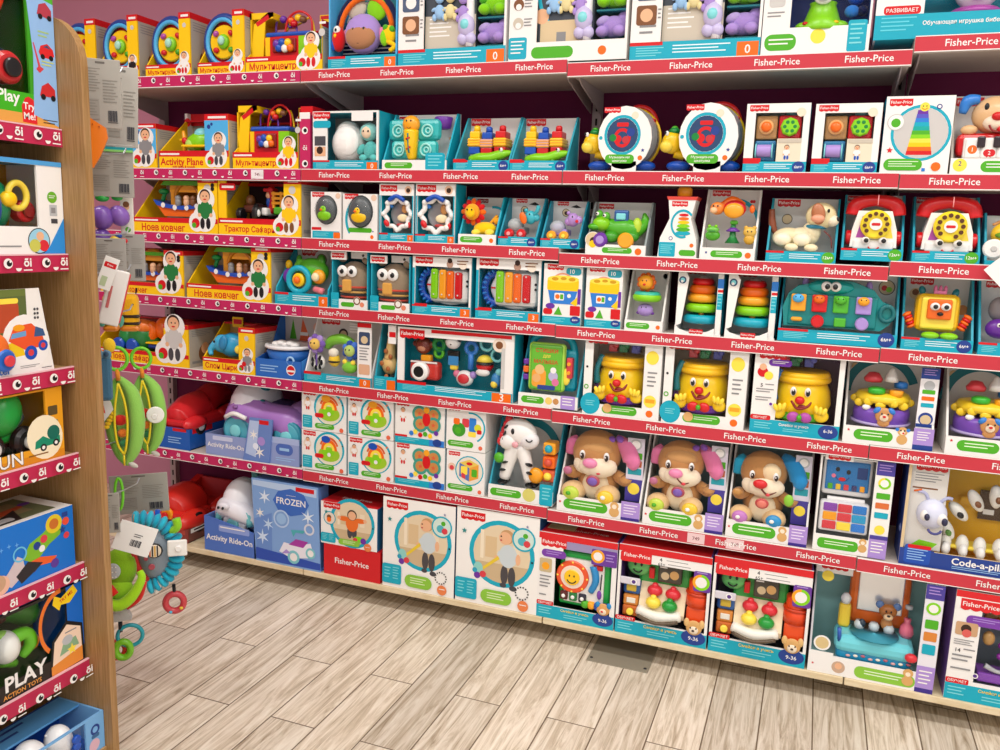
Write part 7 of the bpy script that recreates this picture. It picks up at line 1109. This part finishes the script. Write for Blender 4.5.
hang('hanging_denim_toy', 'grey blue soft toy with round eyes hanging under the bees', 'toy', 97, 112, 346, 402, -1.04, .03); part('toy_body', 'f'); B(0, 1, .0, .8, .2, .9, '3f6a86', .3); E(.28, .84, .4, .28, .34, .2, '5a86a0'); E(.74, .84, .4, .28, .34, .2, '5a86a0'); sub('eye', 'p'); E(.28, .86, .0, .16, .2, .06, '2a4a66'); sub('eye', 'p'); E(.74, .86, .0, .16, .2, .06, '2a4a66'); part('yellow_flap', 'f'); E(.9, 1.0, .5, .4, .5, .2, 'e8c02a'); done()
def pod(lab, l, rr, top, bot, Y, st, ring):
    hang('hanging_pea_pod', lab, 'toy', l, rr, top, bot, Y, .07, 'hanging pea pods')
    k = P.w/P.h
    part('pod_body', 'f'); C([(.45, .98, .5), (.84, .8, .5), (.96, .5, .5), (.86, .2, .5), (.6, .02, .5)], [.06, .2, .24, .2, .08], '8fc95a', 5); C([(.4, .95, .6), (.2, .7, .6), (.22, .4, .6), (.4, .15, .6), (.6, .02, .6)], [.06, .16, .18, .15, .08], '7db84a', 5)
    sub('zip_trim'); C([(.5, .92, .1), (.66, .74, .0), (.72, .5, .0), (.66, .26, .05), (.58, .16, .1)], .035, 'e8d020'); sub('zip_trim'); C([(.5, .92, .1), (.4, .7, .05), (.36, .5, .05), (.42, .28, .05), (.58, .16, .1)], .035, 'e8d020'); sub('zip_trim'); C([(.58, .16, .1), (.58, .04, .1)], .03, 'e8d020', 1)
    part('lining', 'f'); E(.5, .5, .85, .42, .42*P.h/P.w, .06, 'a9d46a', n=20); part('pea', 'f'); E(.5, .52, .3, .2, .17, .14, 'c8281e'); part('pea', 'f'); E(.54, .38, .3, .14, .14, .12, 'e07a2a'); part('pea', 'f'); E(.56, .27, .3, .12, .12, .1, '3a8a5a')
    part('strap', 'f'); C([(.46, 1.06, .4), (.48, .94, .4)], .07, 'e8902e', 1); part('ring'); T(.46, 1.17, .4, .3, .055, '6fcf2a', sz=1.15)
    part('paper_card', 'c'); vs = [(-.25, .66), (.02, .84), (.3, .74), (.36, .66), (.02, .5)]; G(vs, -.15, -.1, 'dcdad4'); 
    if not st: face('F', -.15); g([(-.04, .75), (.1, .71), (.14, .62), (.0, .66)], 'r')
    part('ruffle', 'f'); [E(.12+.05*i, .46+.035*i, .15, .09, .07, .08, 'e8c020', n=10) for i in range(5)]
    if st: part('squeaker_disc'); D(.88, .52, -.05, .28, .08, 'f0eeea'); D(.88, .52, -.4, .1, .06, 'e0deda')
    part('leaf_tip', 'f'); E(.8, .02, .4, .16, .08, .06, 'c8c4bc', -30); return done()
pod('green quilted pea pod toy with a white red-lettered card, nearest the wooden panel', 105, 138, 375, 470, -.97, 0, 1); pod('green quilted pea pod toy with a white round disc on its side', 130, 160, 373, 458, -.86, 1, 1)
hang('hanging_card', 'wide grey card back with a barcode hanging below the pea pods', 'hang card', 114, 168, 473, 513, -.77, .01, None, 2); part('card', 'c'); cardback('a8a59c'); done()
hang('hanging_card', 'narrow grey card strip with a barcode beside the wooden panel low down', 'hang card', 104, 120, 492, 533, -1.0); part('card', 'c'); cardback('aaa79f'); done()
hang('hanging_green_loop', 'long green plastic link loop hanging below the pea pods', 'toy', 115, 124, 476, 512, -.95, .01); part('link'); T(.5, .5, .5, .4, .16, '6fcf2a', sz=2.0*P.h/P.w/1.8); done()
hang('hanging_tag', 'white square tag with a barcode hanging tilted over the green soft toy', 'tag', 111, 147, 522, 553, -.97, .006, None, -22); part('tag_card', 'c'); B(0, 1, 0, 1, 0, .3, 'f0efec', .1); face('F'); [r(.42+.03*i, .435+.03*i+.006*(i % 3), .24, .46, 'dg') for i in range(10)]; L(.45, .68, .52, .66, 2, 'dg'); part('cord', 'p'); C([(.3, .98, .5), (.24, 1.25, .5)], .01, 'kr', 1); done()
hang('hanging_elephant_toy', 'teal ruffled soft elephant toy with a striped patch and a red ring below', 'toy', 134, 186, 520, 590, -.84, .09)
part('elephant_body', 'f'); E(.4, .5, .6, .34, .58, .3, '8a96a2'); sub('patch'); D(.42, .58, .1, .15, .02, 'k'); sub('patch'); D(.42, .58, .06, .125, .02, 'e8dcc8'); [B(.33+.045*i, .355+.045*i, .5, .66, .02, .05, ('d8603a', 'k', 'e8b03a', 'k')[i % 4]) for i in range(4)]; sub('patch'); D(.36, .34, .1, .06, .02, 'b04a5a'); sub('patch'); D(.26, .46, .14, .04, .02, 'b04a5a')
part('ruffle', 'f'); [E(.2+.5*sin(a)*1.25-.02, .5+.56*cos(a)*.92, .45, .16, .075, .2, '18a4c4' if i % 2 else '2ab4d0', 90-math.degrees(a), 10) for i, a in enumerate([radians(-8+i*11) for i in range(17)])]
part('green_arm', 'f'); C([(.72, .82, .3), (.84, .9, .2), (.82, 1.02, .2)], .08, '8fd02a'); part('squeaker_disc'); B(.66, 1.02, .5, .74, -.1, .0, 'eeece8', .1); D(.86, .62, -.1, .06, .04, 'w'); part('red_side', 'f'); C([(.04, .75, .4), (-.02, .45, .4), (.3, .02, .4)], [.08, .12, .04], 'c8302a'); part('white_fringe', 'f'); E(.46, .02, .3, .06, .2, .05, 'f0ece4', -20)
part('strap', 'f'); C([(.72, -.02, .5), (.73, -.14, .5)], .035, 'k', 1); part('ring'); T(.73, -.3, .5, .17, .065, 'c8424a', sz=1.05); sub('ring_bead'); E(.86, -.36, .3, .035, .03, .03, 'e8c83a'); sub('ring_bead'); E(.66, -.41, .3, .035, .03, .03, '4ab0d0'); part('hanger', 'f'); C([(.45, .98, .5), (.48, 1.12, .5)], .05, 'b', 1); done()
hang('hanging_green_soft_toy', 'lime and red soft toy with a dotted patch and hanging teal ring', 'toy', 108, 143, 548, 612, -.94, .08)
part('toy_body', 'f'); E(.34, .62, .6, .46, .62, .3, '86b81e'); E(.3, .3, .5, .4, .36, .26, '9ad02a'); sub('patch'); E(.22, .68, .02, .2, .24, .04, 'b8bcc0'); [E(.12+.09*(i % 3), .6+.08*(i//3), -.08, .02, .02, .02, 'w', n=8) for i in range(9)]
part('crochet_arm', 'f'); C([(.0, .16, .1), (.35, .12, .0), (.7, .26, .0), (.95, .5, .1), (.9, .62, .2)], [.16, .17, .16, .12, .09], 'a6e022', 5); part('red_edge', 'f'); C([(.1, .42, .1), (.26, .3, .0)], .1, 'e0261c', 1); C([(.5, .0, .4), (.85, .14, .4), (1.0, .4, .4)], .08, 'd8302a'); part('orange_cuff', 'f'); C([(.7, .9, .3), (.95, .95, .3)], .1, 'c8302a'); E(.95, 1.0, .2, .12, .1, .08, 'e8c02a')
part('grey_cone', 'f'); G([(.0, -.22), (.2, -.04), (.5, -.02), (.62, -.2)], .3, .7, 'b8b6b4'); part('strap', 'f'); C([(.3, -.2, .5), (.3, -.42, .5)], .06, '2a2a30', 1); part('ring'); T(.55, -.5, .5, .34, .06, '2a9fae', sz=.95); part('teether'); T(.35, -.72, .45, .2, .1, '7cc42a', sz=1.25); part('teether'); T(.2, -.74, .6, .2, .09, 'd8342a', sz=1.25); done()
flush()
